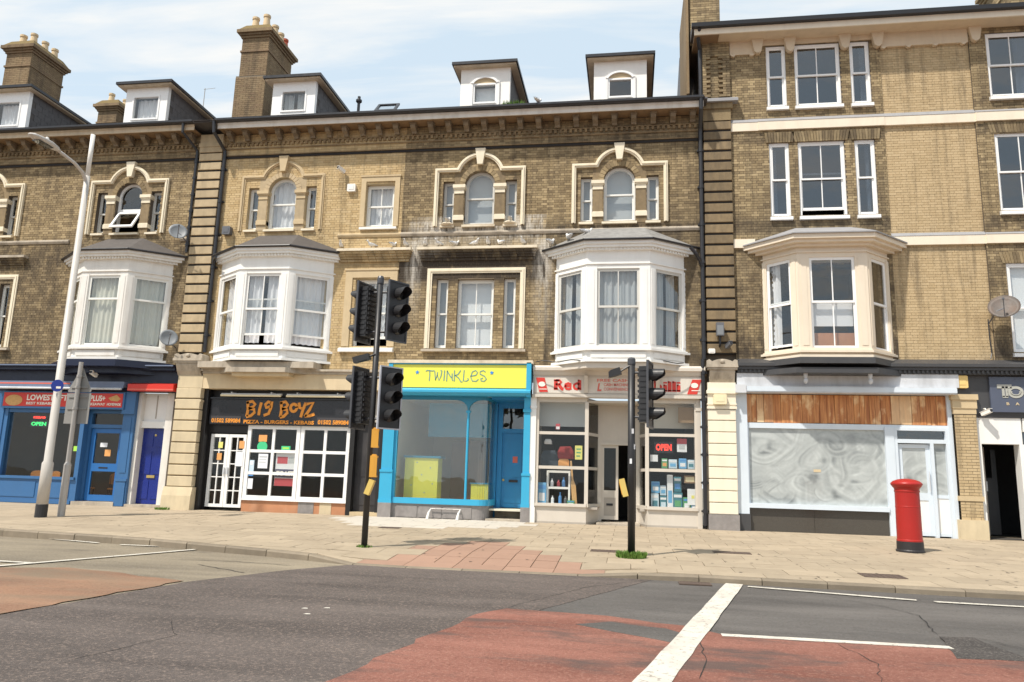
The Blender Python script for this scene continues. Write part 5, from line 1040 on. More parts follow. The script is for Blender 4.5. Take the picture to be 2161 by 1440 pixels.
d6 = MB().box(6.80, 6.92, .08, .13, .34, 2.64).box(7.48, 7.58, .08, .13, .34, 2.64).box(6.92, 7.48, .08, .13, .34, .46).box(6.92, 7.48, .08, .13, 1.22, 1.40).box(6.92, 7.48, .08, .13, 2.54, 2.64).build('shop_door', 'pale_blue', h4)
washed_pane(d6, 6.92, 7.48, 1.40, 2.54, .10, 8); MB().box(6.92, 7.48, .095, .12, .46, 1.22).build('door_panel', 'white_paint', d6); MB().box(7.05, 7.25, .06, .08, 1.27, 1.35).build('letter_plate', 'brass', d6); MB().tube([(7.53, .04, 1.45), (7.53, .04, 1.95)], .014, 6).build('handle', 'pale_grey', d6)
sl = MB().box(7.66, 7.96, .08, .13, .34, .42).box(7.66, 7.96, .08, .13, 1.28, 1.36).build('side_light', 'pale_blue', h4); washed_pane(sl, 7.66, 7.96, 1.36, 2.66, .10, 11); MB().box(7.66, 7.96, .095, .12, .42, 1.28).build('door_panel', 'white_paint', sl)
room(h4, 3.1, 8.0, .35, 3, .32, 3.06, 'room_dark')
MB().box(1.99, 2.86, .06, .32, .3, 12.3).build('party_wall', 'mortar_dark', h4)
# cream pier and brick pier of the tall house
cp = rusticated(h4, 2.03, 2.76, .70, 3.45, -.2, 'cream_pier', .305, .02, 'stone_grey', 'shop_pier', .25)
MB().box(2.03, 2.76, -.2, .05, 3.45, 3.95).box(2.0, 2.80, -.25, .05, 3.86, 3.95).box(2.01, 2.78, -.23, .05, 3.45, 3.52).box(2.01, 2.78, -.22, .05, 3.56, 3.60).box(2.03, 2.76, -.21, .05, 3.95, 4.16).build('pier_necking', 'cream_pier', h4)
MB().box(2.0, 2.78, -.26, .05, .28, .70).build('pier_plinth', 'stall_grey', h4); pediment_console(h4, 2.04, 2.80, 4.14, -.16, 'stone_grey')
bp = MB().box(8.16, 8.68, -.10, .1, .78, 3.42).build('brick_pier', 'mortar', h4); bb = MB(); z = .78; i = 0
while z < 3.38:
    x = 8.16-(.11 if i % 2 else 0)
    while x < 8.68:
        a, b = max(8.16, x), min(8.68, x+.215)
        if b-a > .03: bb.box(a, b, -.11, .0, z, z+.065, 0, R.random())
        x += .225
    z += .075; i += 1
bb.build('brick_courses', 'brick_panel', bp, kind='stuff')
MB().box(8.10, 8.74, -.17, .1, 3.78, 3.92).box(8.13, 8.71, -.14, .1, 3.56, 3.78).box(8.15, 8.69, -.12, .1, 3.42, 3.56).build('pier_capital', 'stone_buff', h4)
MB().box(8.13, 8.71, -.13, .1, 1.24, 1.36).build('pier_band', 'stone_buff', h4); MB().box(8.08, 8.74, -.18, .1, .28, .78).build('pier_plinth', 'stone_pier', h4)
# next shop, dark sign with pale letters
MB().box(8.30, 13.6, -.04, .2, 3.42, 4.42).box(8.7, 13.6, -.02, .3, 3.34, 3.42).build('fascia', 'charcoal', h4)
s6 = MB().box(9.06, 12.4, -.10, -.04, 3.48, 4.38).build('shop_sign', 'sign_navy', h4)
U = {'T': [([(.02, .92), (.86, .92)], .10), ([(.36, .92), (.36, .02)], .06), ([(.56, .92), (.56, .02)], .06), ([(.30, .03), (.62, .03)], .05)], 'O': [(arcp(.45, .45, .38, .40, 0, 360, 22), .07), (arcp(.45, .40, .26, .22, 150, 390, 14), .04)]}
letters(s6, 'TO', U, 9.22, 9.86, 3.86, 4.16, -.10, 'sign_silver', .06, {'T': .62, 'O': .95}, .012)
MB().box(9.90, 9.96, -.112, -.10, 3.87, 4.15).build('letter', 'sign_silver', s6)
text_part('lettering', 'B    A', 9.42, 9.72, 3.66, 3.73, -.104, 'sign_gold', s6, .02)
MB().box(8.72, 9.76, .0, .3, 2.68, 3.34).build('overdoor_panel', 'white_paint', h4); MB().box(8.72, 8.80, .0, .3, .34, 2.68).box(9.68, 9.80, .0, .3, .34, 2.68).build('door_frame', 'white_paint', h4)
d7 = MB(Matrix.Translation((8.82, .14, 0)) @ Matrix.Rotation(rad(62), 4, 'Z')); d7.box(0, .12, 0, .05, .38, 2.64).box(.66, .78, 0, .05, .38, 2.64).box(.12, .66, 0, .05, .38, .95).box(.12, .66, 0, .05, 2.5, 2.64)
o = d7.build('shop_door', 'taupe', h4); MB(d7.M).box(.12, .66, .02, .026, .95, 2.5).build('pane', 'glass_dark', o); MB(d7.M).box(.66, .74, -.03, 0, 1.5, 1.75).build('handle', 'pale_grey', o)
dw = MB().box(8.9, 9.7, 1.4, 1.46, .38, 1.85).box(8.9, 9.02, 1.4, 1.46, 1.85, 2.6).box(9.58, 9.7, 1.4, 1.46, 1.85, 2.6).build('inner_screen', 'charcoal', h4)
MB().box(9.80, 13.6, .0, .3, .3, .9).box(9.8, 13.6, .0, .3, 3.0, 3.34).build('stall_riser', 'white_paint', h4); MB().box(9.8, 13.6, .12, .126, .9, 3.0).build('pane', 'glass_dark', h4); room(h4, 8.7, 13.4, .32, 4, .32, 3.4, 'room_dark')
# ================================================================== the street
KERB = [(-30, -6.0), (-12.6, -7.0), (-9.1, -7.5), (-5.85, -8.4), (-4.15, -9.05), (-.4, -8.97), (1.6, -9.0), (5.3, -9.2), (18, -9.6)]
def kerb_y(x):
    for (a, b), (c, d) in zip(KERB, KERB[1:]):
        if a <= x <= c: return b+(d-b)*(x-a)/(c-a)
    return KERB[-1][1]
def sstep(t): t = min(1, max(0, t)); return t*t*(3-2*t)
def pave_z(x, y):
    ky = kerb_y(max(-30, min(18, x))); drop = .085*sstep((x+5.2)/.9)*sstep((.3-x)/.9)*sstep(1-(y-ky)/2.0)
    return .12+(y+8.3)*.19/8.3-drop
rd = MB().add([(-400, -400, 0), (400, -400, 0), (400, 400, 0), (-400, 400, 0)], [(0, 1, 2, 3)]).build('ground', 'ground_far'); tag(rd, 'flat ground stretching out beyond the street', kind='structure')
def sheet(name, pts, z, m, parent=None, th=.003):
    return MB().slab(pts, z-th, z).build(name, m, parent)
road = sheet('road', [(-60, -40), (60, -40), (60, -8.8), (-30, -5.5), (-60, -5.5)], .006, 'asphalt_old'); tag(road, 'asphalt road with red surfacing, crossing and white lines', kind='structure')
ORIGIN[road.name] = tuple(road.location)
def wob(pts, a=.04, n=6):
    out = []
    for p, q in zip(pts, pts[1:]+pts[:1]):
        L = math.hypot(q[0]-p[0], q[1]-p[1]); m = max(1, min(40, int(L/.25))) if L < 14 else 1
        for k in range(m):
            t = k/m; j = 0 if k == 0 else R.uniform(-a, a); out.append((p[0]+(q[0]-p[0])*t+j, p[1]+(q[1]-p[1])*t+j))
    return out
sheet('surfacing', [(1.7, -8.9), (18, -9.4), (60, -9.4), (60, -40), (-2, -40), (-2, -9.0)], .010, 'asphalt_grey', road)
sheet('surfacing', wob([(-4.45, -8.95), (-5.0, -9.9), (-5.66, -11.65), (-5.95, -14.3), (-6.6, -40), (2.5, -40), (-1.9, -14.5), (.3, -9.0), (-2.4, -8.9)], .015), .014, 'asphalt_new', road)
sheet('red_surfacing', wob([(-5.72, -11.55), (-5.98, -14.2), (-6.9, -40), (-60, -40), (-60, -12.6), (-9.2, -11.5), (-7.9, -10.9)], .05), .018, 'asphalt_red_old', road)
sheet('red_surfacing', wob([(-1.62, -12.75), (-1.36, -12.28), (-.6, -12.35), (.55, -12.72), (.86, -13.06), (2.9, -13.02), (3.4, -13.5), (60, -13.6), (60, -40), (-3.2, -40), (-2.08, -15.7)], .055), .018, 'asphalt_red', road)
sheet('tarmac_patch', wob([(3.02, -12.52), (3.36, -12.46), (3.42, -13.5), (2.78, -13.56)], .02), .021, 'asphalt_patch', road)
sheet('tarmac_patch', wob([(-.55, -13.0), (-.2, -12.75), (.35, -12.95), (.62, -13.35), (.55, -13.75), (.2, -13.5), (-.2, -13.25)], .03), .021, 'asphalt_grey', road)
def stripe(pts, w, z=.024, name='painted_line'):
    mb = MB(); P = [Vector(p) for p in pts]; L, Q = [], []
    for i, p in enumerate(P):
        d = (P[min(i+1, len(P)-1)]-P[max(i-1, 0)]).normalized(); n = Vector((-d.y, d.x)); e = R.uniform(-.006, .006)
        L.append(p+n*(w/2+e)); Q.append(p-n*(w/2+e))
    mb.slab([tuple(v) for v in L]+[tuple(v) for v in Q[::-1]], z-.003, z); return mb.build(name, 'road_paint', road)
def densify(a, b, n=24): return [(a[0]+(b[0]-a[0])*k/n, a[1]+(b[1]-a[1])*k/n) for k in range(n+1)]
stripe(densify((1.50, -9.06), (-1.3, -21.6), 40), .25)
stripe(densify((1.66, -9.28), (3.72, -9.86)), .10); stripe(densify((3.92, -9.92), (9.5, -10.2)), .10)
stripe(densify((.86, -13.12), (2.92, -13.08)), .12)
stripe(densify((-7.72, -7.58), (-8.12, -8.92))+densify((-8.12, -8.92), (-9.4, -13.0))[1:], .11)
stripe(densify((-8.2, -7.56), (-9.45, -7.62)), .09); stripe(densify((-10.0, -7.5), (-12.0, -6.95)), .09); stripe(densify((-12.3, -6.9), (-14.5, -6.85)), .09); stripe(densify((-8.72, -10.66), (-9.9, -10.6)), .09)
for (x, y) in ((-3.46, -13.0), (-3.25, -12.9), (-3.3, -13.3)): sheet('paint_speck', wob([(x, y), (x+.07, y+.01), (x+.05, y+.05), (x+.01, y+.04)], .01), .018, 'road_paint', road)
def crack(pts, w=.014, z=.0215):
    out = []
    for p, q in zip(pts, pts[1:]):
        n = max(2, int(math.hypot(q[0]-p[0], q[1]-p[1])/.12))
        for k in range(n): out.append((p[0]+(q[0]-p[0])*k/n+R.uniform(-.02, .02), p[1]+(q[1]-p[1])*k/n+R.uniform(-.02, .02)))
    out.append(pts[-1]); P = [Vector(p) for p in out]; L, Q = [], []
    for i, p in enumerate(P):
        d = (P[min(i+1, len(P)-1)]-P[max(i-1, 0)]).normalized(); n = Vector((-d.y, d.x)); ww = w*R.uniform(.3, 1)*(.3 if i in (0, len(P)-1) else 1); L.append(p+n*ww/2); Q.append(p-n*ww/2)
    mb = MB(); n = len(P); mb.add([(v.x, v.y, z) for v in L]+[(v.x, v.y, z) for v in Q], [(i, n+i, n+i+1, i+1) for i in range(n-1)]); mb.build('crack', 'joint_black', road)
crack([(3.36, -12.46), (3.6, -12.9), (3.9, -13.8), (4.2, -14.6)]); crack([(2.6, -9.9), (3.1, -10.6), (3.3, -11.2), (3.05, -12.4)]); crack([(-5.2, -9.4), (-6.3, -9.2), (-7.3, -9.35)], .03, .010); crack([(-6.6, -9.8), (-5.9, -10.2), (-5.4, -10.5)], .03, .010); crack([(-7.9, -10.86), (-9.5, -11.2), (-13, -11.6)], .012, .020)
crack([(-1.4, -12.32), (-1.0, -11.2), (-.6, -10.2), (.2, -9.1)], .012, .0165); crack([(.6, -13.3), (.62, -14.1), (.5, -14.9)], .012); crack([(1.9, -13.2), (2.0, -14.0), (1.7, -15.2)], .01); crack([(-4.4, -13.9), (-3.9, -14.6), (-4.1, -15.6)], .009, .0165); crack([(4.6, -9.9), (5.6, -11.3), (5.4, -12.6)], .012)
# kerb stones
kb = MB().slab([(KERB[0][0], KERB[0][1]+.2), (KERB[0][0], KERB[0][1]+.3), (KERB[-1][0], KERB[-1][1]+.3), (KERB[-1][0], KERB[-1][1]+.2)], -.1, -.05).build('kerb', 'slab_joint'); tag(kb, 'worn stone kerb along the pavement edge', kind='structure'); ORIGIN[kb.name] = tuple(kb.location)
x = -26.0
while x < 15:
    x2 = x+.9; a, b = kerb_y(x), kerb_y(x2); h0 = max(.03, pave_z(x, a)); h1_ = max(.03, pave_z(x2, b)); j = R.uniform(-.006, .006)
    g = .006; X_, Y_ = x+g, x2-g
    v = [(X_, a+j, -.05), (Y_, b+j, -.05), (Y_, b+.15+j, -.05), (X_, a+.15+j, -.05), (X_, a+.0+j, h0-.025), (Y_, b+.0+j, h1_-.025), (Y_, b+.15+j, h1_), (X_, a+.15+j, h0), (X_, a+.022+j, h0-.002), (Y_, b+.022+j, h1_-.002)]
    MB().add(v, [(0, 1, 5, 4), (4, 5, 9, 8), (8, 9, 6, 7), (1, 2, 6, 9, 5), (0, 4, 8, 7, 3), (3, 7, 6, 2)]).build('kerb_stone', 'kerb_stone', kb); x = x2
# paving: bed sheet, then slabs; the nearest three hundred are objects, the rest one part
bed = MB(); vs, fs = [], []; nx, ny = 90, 20
for i in range(nx+1):
    xx = -30+48*i/nx; ky = kerb_y(xx)+.14
    for j in range(ny+1): yy = ky+(1.6-ky)*j/ny; vs.append((xx, yy, pave_z(xx, yy)-.014))
for i in range(nx):
    for j in range(ny): fs.append((i*(ny+1)+j, (i+1)*(ny+1)+j, (i+1)*(ny+1)+j+1, i*(ny+1)+j+1))
bed.add(vs, fs); pv = bed.build('pavement', 'slab_joint'); tag(pv, 'buff slab pavement in front of the shops', kind='structure'); ORIGIN[pv.name] = tuple(pv.location)
def in_poly(x, y, P):
    c = False
    for (a, b), (d, e) in zip(P, P[1:]+P[:1]):
        if (b > y) != (e > y) and x < (d-a)*(y-b)/(e-b)+a: c = not c
    return c
TACT = [(-4.2, -9.2), (-4.1, -8.3), (-3.5, -5.6), (-2.2, -5.7), (-1.4, -7.7), (-.5, -8.0), (-.5, -9.2)]
WHITE = [(-7.6, 0), (-7.7, -1.9), (-6.2, -3.0), (-4.2, -2.9), (-2.6, -1.2), (-2.6, 0)]
slabs = []
row = 0; y1 = -.02
while y1 > -9.6:
    y0 = y1-.6; x = -26.0-(.4 if row % 2 else 0)
    while x < 15:
        w = .8; cx, cy_ = x+w/2, (y0+y1)/2; ka, kb_ = kerb_y(x)+.16, kerb_y(x+w)+.16
        if y1 > min(ka, kb_)+.04:
            pts = [(x+.005, max(y0+.005, ka)), (x+w-.005, max(y0+.005, kb_)), (x+w-.005, max(y1-.005, kb_)), (x+.005, max(y1-.005, ka))]
            tact = in_poly(cx, cy_, TACT); m = 'slab_pink' if tact else ('slab_white' if in_poly(cx, cy_, WHITE) else 'slab_buff')
            if tact and y0 > ka:
                for k in range(2): slabs.append(([(x+.007+.4*k, pts[0][1]), (x+.4*k+.393, pts[1][1]), (x+.4*k+.393, pts[2][1]), (x+.007+.4*k, pts[3][1])], m))
            else: slabs.append((pts, m))
        x += w
    y1 = y0; row += 1
def seen_area(pts):
    ps = []
    for p in pts:
        v = Vector((p[0], p[1], .15))-CAM; d = v.dot(f_); ps.append((v.dot(r_)/d, v.dot(u_)/d))
    c = (sum(p[0] for p in ps)/4, sum(p[1] for p in ps)/4)
    if abs(c[0]) > .70 or abs(c[1]) > .47: return 0
    return abs(sum(ps[i][0]*ps[(i+1) % 4][1]-ps[(i+1) % 4][0]*ps[i][1] for i in range(4)))
slabs.sort(key=lambda s: -seen_area(s[0]))
rest = {}
for i, (pts, m) in enumerate(slabs):
    dz = R.uniform(-.002, .002); top = [(p[0], p[1], pave_z(*p)+dz) for p in pts]; low = [(p[0], p[1], pave_z(*p)-.02) for p in pts]
    f = [(0, 1, 2, 3), (0, 4, 5, 1), (1, 5, 6, 2), (2, 6, 7, 3), (3, 7, 4, 0)]
    if i < 300: MB().add(top+low, f).build('paving_slab', m, pv)
    else: rest.setdefault(m, MB()).add(top+low, f, 0, R.random())
for m, mb in rest.items(): mb.build('paving_slabs', m, pv, kind='stuff')
gm = MB()
for i in range(420):
    gx = R.uniform(-13, 9); gy = R.uniform(kerb_y(gx)+.3, -.3); gr_ = R.uniform(.012, .034); n = 7; z_ = pave_z(gx, gy)+.0035
    gm.add([(gx+gr_*math.cos(6.283*k/n)*R.uniform(.7, 1.2), gy+gr_*math.sin(6.283*k/n)*R.uniform(.7, 1.2), z_) for k in range(n)], [tuple(range(n))])
gm.build('gum_spots', 'gum', pv, kind='stuff')
def cover(x, y, w, d, label, nm='drain_cover', cat='drain cover', slots=7, zf=pave_z, rot=0):
    M = Matrix.Translation((x, y, zf(x, y)+.003)) @ Matrix.Rotation(rad(rot), 4, 'Z') @ Matrix.Rotation(math.atan(.19/8.3) if zf is pave_z else 0, 4, 'X')
    t = thing(nm, label, cat, (x, y, zf(x, y))); fr = MB(M); fr.box(-w/2, w/2, -d/2, -d/2+.03, -.01, .006).box(-w/2, w/2, d/2-.03, d/2, -.01, .006).box(-w/2, -w/2+.03, -d/2+.03, d/2-.03, -.01, .006).box(w/2-.03, w/2, -d/2+.03, d/2-.03, -.01, .006); fr.build('frame', 'cast_iron', t)
    pl = MB(M); pl.box(-w/2+.03, w/2-.03, -d/2+.03, d/2-.03, -.012, .001)
    for k in range(slots): xx = -w/2+.05+(w-.1)*k/(slots-1); pl.box(xx-.012, xx+.012, -d/2+.04, d/2-.04, .001, .005)
    pl.build('plate', 'cast_iron', t)
cover(-.47, -6.25, .55, .34, 'small dark utility cover in the slabs beside the grass tuft'); cover(3.85, -8.05, .62, .42, 'rusty utility cover near the kerb in front of the boarded shop'); cover(.92, -9.26, .46, .28, 'cast iron road gully against the kerb by the thick white line', 'road_gully', 'gully', 8, lambda a, b: .022)
cover(1.9, -5.6, .7, .3, 'thin dark utility strip in the slabs right of the short signal post'); cover(-5.6, -3.3, .5, .3, 'dark utility cover in the pavement by the black street door')

# ------------------------------------------------------------------ street furniture
def ring_tube(mb, pts, r, n=14): mb.tube(pts, r, n)
# street lamp
lx, ly = -14.03, -4.24; lz = pave_z(lx, ly)
t = thing('street_lamp', 'tall pale grey street lamp standing before the blue takeaway', 'street lamp', (lx, ly, lz))
MB().lathe([(.135, lz-.02), (.135, lz+.30), (.13, lz+.31)], lx, ly, 16).build('base', 'signal_black', t)
MB().tube([(lx, ly, lz+.30), (lx, ly, 1.5), (lx, ly, 1.55), (lx, ly, 8.9)], [.13, .128, .098, .07], 16).build('column', 'pole_pale', t, smooth=True)
MB().tube([(lx, ly, 8.9), (lx, ly, 10.06)], .055, 12).build('spigot', 'white_worn', t, smooth=True)
MB().tube([(lx, ly+.05, 8.45), (lx, ly-.02, 8.75), (lx, ly-.18, 8.93), (lx, ly-.5, 9.05), (lx, ly-1.1, 9.13)], [.05, .05, .045, .04, .038], 10).build('arm', 'lamp_grey', t, smooth=True)
M = Matrix.Translation((lx, ly-1.05, 9.13)); lh = MB(M); secs = [(0, .05, .05), (-.12, .10, .075), (-.35, .15, .11), (-.6, .155, .10), (-.85, .13, .07), (-.95, .05, .03)]; vs = []; fs = []; n = 10
for (yy, w, h) in secs:
    for k in range(n): a = 2*math.pi*k/n; vs.append((w*math.cos(a), yy, h*math.sin(a)*(1 if math.sin(a) > 0 else .55)))
for i in range(len(secs)-1):
    for k in range(n): fs.append((i*n+k, (i+1)*n+k, (i+1)*n+(k+1) % n, i*n+(k+1) % n))
fs += [tuple(range(n)), tuple((len(secs)-1)*n+k for k in range(n-1, -1, -1))]; lh.add(vs, fs); hd = lh.build('lantern', 'lamp_grey', t, smooth=True)
MB(M).box(-.10, .10, -.75, -.3, -.075, -.055).build('lens_bowl', 'glass_dark', hd); MB(M).tube([(0, -.42, .09), (0, -.42, .16)], [.05, .035], 8).build('photocell', 'plastic_white', hd)
b = MB(Matrix.Translation((lx+.1, ly-.16, 3.38)) @ Matrix.Rotation(rad(90), 4, 'X') @ Matrix.Rotation(rad(12), 4, 'Y')); b.lathe([(.15, -.004), (.15, .004)], 0, 0, 24); dsc = b.build('route_sign', 'blue_deep', t, label='small round blue route sign'); MB(b.M).box(-.02, .09, -.07, -.02, .004, .007).build('sign_symbol', 'sign_text', dsc)
# sign post seen from behind
sx, sy = -13.85, -3.79; sz = pave_z(sx, sy)
t = thing('sign_post', 'grey sign post with triangular warning sign seen from behind', 'sign post', (sx, sy, sz))
MB().tube([(sx, sy, sz-.02), (sx, sy, sz+1.25), (sx, sy, sz+1.32), (sx, sy, 4.06)], [.085, .085, .055, .052], 14).build('post', 'steel_galv', t)
M = Matrix.Translation((sx, sy+.07, 0)) @ Matrix.Rotation(rad(-6), 4, 'Z')
tr = MB(M); tr.prism([(-.34, 3.30), (.34, 3.30), (.36, 3.34), (.03, 3.91), (-.03, 3.91), (-.36, 3.34)], 0, .012).box(-.25, .25, -.025, 0, 3.40, 3.44).box(-.1, .1, -.025, 0, 3.68, 3.72); tr.build('triangular_sign', 'sign_back', t)
pl = MB(M); pl.box(-.37, .37, 0, .012, 2.50, 3.27).box(-.3, .3, -.025, 0, 2.86, 2.90).box(-.3, .3, -.025, 0, 3.16, 3.19); pl.build('supplementary_plate', 'sign_back', t)
cl_ = MB()
for z in (2.88, 3.42, 3.70): cl_.tube([(sx, sy, z-.03), (sx, sy, z+.03)], .066, 12)
cl_.build('clip', 'steel_galv', t)
# traffic signals
def signal_head(root, x, y, z0, yaw, mount, edge='signal_grey', h=1.02, reach=None):
    # yaw: compass of the lenses; local -y is the way the head faces
    M = Matrix.Translation((x, y, z0)) @ Matrix.Rotation(yaw, 4, 'Z'); w = .15
    hb = MB(M); hb.box(-w, w, .0, .17, .02, h-.02)
    k = 0
    while k < 10: zz = .06+k*(h-.16)/9; hb.box(-w+.02, w-.02, .17, .20, zz, zz+.045).box(-w-.012, -w, .02, .15, zz, zz+.045).box(w, w+.012, .02, .15, zz, zz+.045); k += 1
    o = hb.build('signal_head', 'signal_black', root)
    bp = MB(M); bp.box(-.21, .21, -.012, .0, -.04, h+.04); bp.box(-.225, -.21, -.02, .012, -.05, h+.05).box(.21, .225, -.02, .012, -.05, h+.05).box(-.21, .21, -.02, .012, h+.04, h+.055).box(-.21, .21, -.02, .012, -.055, -.04); bp.build('backing_board', ['signal_black'] if edge == 'signal_grey' else ['signal_black'], o)
    eb = MB(M); eb.box(-.25, -.2251, -.024, .016, -.08, h+.08).box(.2251, .25, -.024, .016, -.08, h+.08).box(-.2251, .2251, -.024, .016, h+.0551, h+.08).box(-.2251, .2251, -.024, .016, -.08, -.0551); eb.build('board_edge', edge, o)
    for i in range(3):
        zc = h*(i+.5)/3; vz = MB(M); n = 16; vs = []; fs = []
        a0, a1 = -50, 230
        for j, (yy, r) in enumerate(((-.012, .125), (-.27, .118))):
            for q in range(n+1):
                a = rad(a0+(a1-a0)*q/n); cut = 0 if j == 0 else .17*max(0, -math.sin(a)+.15)
                for dr in (0, -.006): vs.append(((r+dr)*math.cos(a), yy+cut, zc+(r+dr)*math.sin(a)))
        m2 = 2*(n+1)
        for q in range(n): fs += [(2*q, 2*q+2, m2+2*q+2, m2+2*q), (2*q+1, m2+2*q+1, m2+2*q+3, 2*q+3), (m2+2*q, m2+2*q+2, m2+2*q+3, m2+2*q+1)]
        vz.add(vs, fs); vz.build('visor', 'signal_black', o)
        L = Matrix.Translation((0, -.012, zc)) @ Matrix.Rotation(rad(90), 4, 'X'); MB(M @ L).lathe([(.115, 0), (.11, .012), (.07, .03), (.01, .036)], 0, 0, 18).build('lens', 'lens', o)
    c = M @ Vector((0, .1, 0))
    for zz in (.12, h-.12): MB().tube([(mount[0], mount[1], z0+zz), (c.x, c.y, z0+zz)], .024, 8).build('bracket', 'signal_grey', o)
    return o
px, py = -4.80, -7.31; pz = pave_z(px, py)
t = thing('traffic_signal', 'tall black traffic signal post with two pairs of signal heads', 'traffic signal', (px, py, pz))
MB().tube([(px, py, pz-.02), (px, py, 5.10)], .057, 16).build('post', 'signal_black', t, smooth=True); MB().lathe([(.062, 5.08), (.066, 5.1), (.066, 5.20), (.05, 5.24), (.01, 5.25)], px, py, 14).build('post_cap', 'signal_grey', t)
signal_head(t, -4.42, -7.33, 4.02, rad(58), (px, py)); signal_head(t, -4.46, -7.36, 2.36, rad(50), (px, py), 'signal_edge')
signal_head(t, -5.12, -7.24, 4.02, rad(-106), (px, py)); signal_head(t, -5.10, -7.24, 2.36, rad(-106), (px, py))
def push_unit(root, x, y, z0, z1, m, yaw=0):
    M = Matrix.Translation((x, y, 0)) @ Matrix.Rotation(yaw, 4, 'Z'); u = MB(M); u.box(-.065, .065, -.09, .05, z0, z1).prism([(-.05, z1), (.05, z1), (.03, z1+.03), (-.03, z1+.03)], -.07, .04)
    o = u.build('push_button_unit', m, root); MB(M).box(.0655, .075, -.07, .03, z0+.04, z1-.04).build('unit_face', 'signal_grey', o); return o
push_unit(t, -4.70, -7.33, 1.94, 2.28, 'box_orange', rad(10)); push_unit(t, -4.70, -7.33, 1.40, 1.79, 'box_orange', rad(10))
M = Matrix.Translation((-4.74, -7.38, 1.22)) @ Matrix.Rotation(rad(20), 4, 'Y'); MB(M).box(-.05, .05, -.05, .05, -.14, .14).build('tactile_unit', 'box_yellow', t)
cam_ = MB(Matrix.Translation((-5.02, -7.36, 3.62)) @ Matrix.Rotation(rad(-15), 4, 'Y')); cam_.box(-.2, .12, -.07, .07, -.05, .06).tube([(.1, 0, 0), (.24, 0, .02)], .02, 6); cam_.build('detector', 'signal_black', t)
px, py = .01, -6.94; pz = pave_z(px, py)
t = thing('traffic_signal', 'short black traffic signal post with one head, grass at its foot', 'traffic signal', (px, py, pz))
MB().tube([(px, py, pz-.02), (px, py, 3.62)], .066, 16).build('post', 'signal_black', t, smooth=True); MB().lathe([(.07, 3.58), (.074, 3.6), (.074, 3.69), (.05, 3.72), (.01, 3.73)], px, py, 14).build('post_cap', 'signal_grey', t)
signal_head(t, .34, -6.98, 2.50, rad(78), (px, py), h=1.06)
M = Matrix.Translation((-.28, -6.98, 3.43)) @ Matrix.Rotation(rad(-18), 4, 'Y'); c_ = MB(M); c_.box(-.06, .1, -.08, .08, -.06, .07).lathe([(.05, 0), (.05, .001)], 0, 0, 6).tube([(.1, 0, 0), (.3, 0, .05)], .018, 6).prism([(-.15, -.05), (-.06, -.06), (-.06, .07), (-.12, .05)], -.07, .07); c_.build('detector', 'signal_black', t)
M = Matrix.Translation((-.12, -6.98, 1.36)) @ Matrix.Rotation(rad(-14), 4, 'Y'); MB(M).box(-.06, .04, -.07, .05, -.17, .15).build('push_button_unit', 'box_yellow', t); MB(M).box(-.07, -.06, -.06, .04, -.13, .11).build('unit_face', 'box_orange', t)
for z, a in ((2.36, -70), (2.08, -30), (1.82, -100)): MB(Matrix.Translation((px, py, z)) @ Matrix.Rotation(rad(a), 4, 'Z')).box(.064, .069, -.02, .02, -.045, .045).build('sticker', 'sticker', t)
# grass tuft
def tuft(name, label, x, y, z, rx, n, h, cat='grass', ry=None):
    mb = MB()
    for i in range(n):
        a = R.random()*6.283; d = math.sqrt(R.random()); bx_, by_ = x+rx*d*math.cos(a), y+(ry or rx*.8)*d*math.sin(a); hh = h*R.uniform(.4, 1); w = R.uniform(.008, .02); lean = (math.cos(a)*.35*hh+R.uniform(-.03, .03), math.sin(a)*.35*hh+R.uniform(-.03, .03)); q = R.random()*3.14; cxw, cyw = w*math.cos(q), w*math.sin(q)
        mb.add([(bx_-cxw, by_-cyw, z), (bx_+cxw, by_+cyw, z), (bx_+lean[0]*.5+cxw*.8, by_+lean[1]*.5+cyw*.8, z+hh*.6), (bx_+lean[0]*.5-cxw*.8, by_+lean[1]*.5-cyw*.8, z+hh*.6), (bx_+lean[0], by_+lean[1], z+hh)], [(0, 1, 2, 3), (3, 2, 4)])
    return tag(mb.build(name, 'leaf'), label, cat)
tuft('grass_tuft', 'green grass tuft growing round the foot of the short signal post', .01, -7.05, pave_z(.01, -7)-.01, .25, 800, .13)
tuft('gutter_weed', 'green weed growing in the gutter beside the arched dormer', -3.45, -.5, 12.24, .32, 260, .22, 'weed', .1)
tuft('grass_tuft', 'thin tuft of weeds at the foot of the tall signal post', -4.80, -7.3, pave_z(-4.8, -7.3)-.01, .13, 90, .07)
tuft('grass_tuft', 'weeds between the shop pier and the street doorstep', -13.3, -.5, pave_z(-13.3, -.5)-.01, .2, 120, .10)
# pillar box
bx_, by_ = 5.64, -3.95; bz = pave_z(bx_, by_)-.01
t = thing('pillar_box', 'red cylindrical pillar box with black base on the pavement', 'post box', (bx_, by_, bz))
MB().lathe([(.27, bz), (.27, bz+.04), (.255, bz+.06), (.25, bz+.22)], bx_, by_, 32).build('base', 'pillar_black', t, smooth=False)
MB().lathe([(.247, bz+.22), (.247, bz+.25), (.238, bz+.26), (.234, bz+.90), (.237, bz+.905), (.237, bz+.92), (.233, bz+.925), (.231, bz+1.20), (.241, bz+1.215), (.241, bz+1.24), (.232, bz+1.25), (.245, bz+1.29)], bx_, by_, 40).build('body', 'pillar_red', t, smooth=False)
MB().lathe([(.25, bz+1.29), (.265, bz+1.31), (.295, bz+1.35), (.302, bz+1.375), (.29, bz+1.395), (.25, bz+1.43), (.16, bz+1.465), (.05, bz+1.48), (.002, bz+1.482)], bx_, by_, 40).build('cap', 'pillar_red', t, smooth=True)
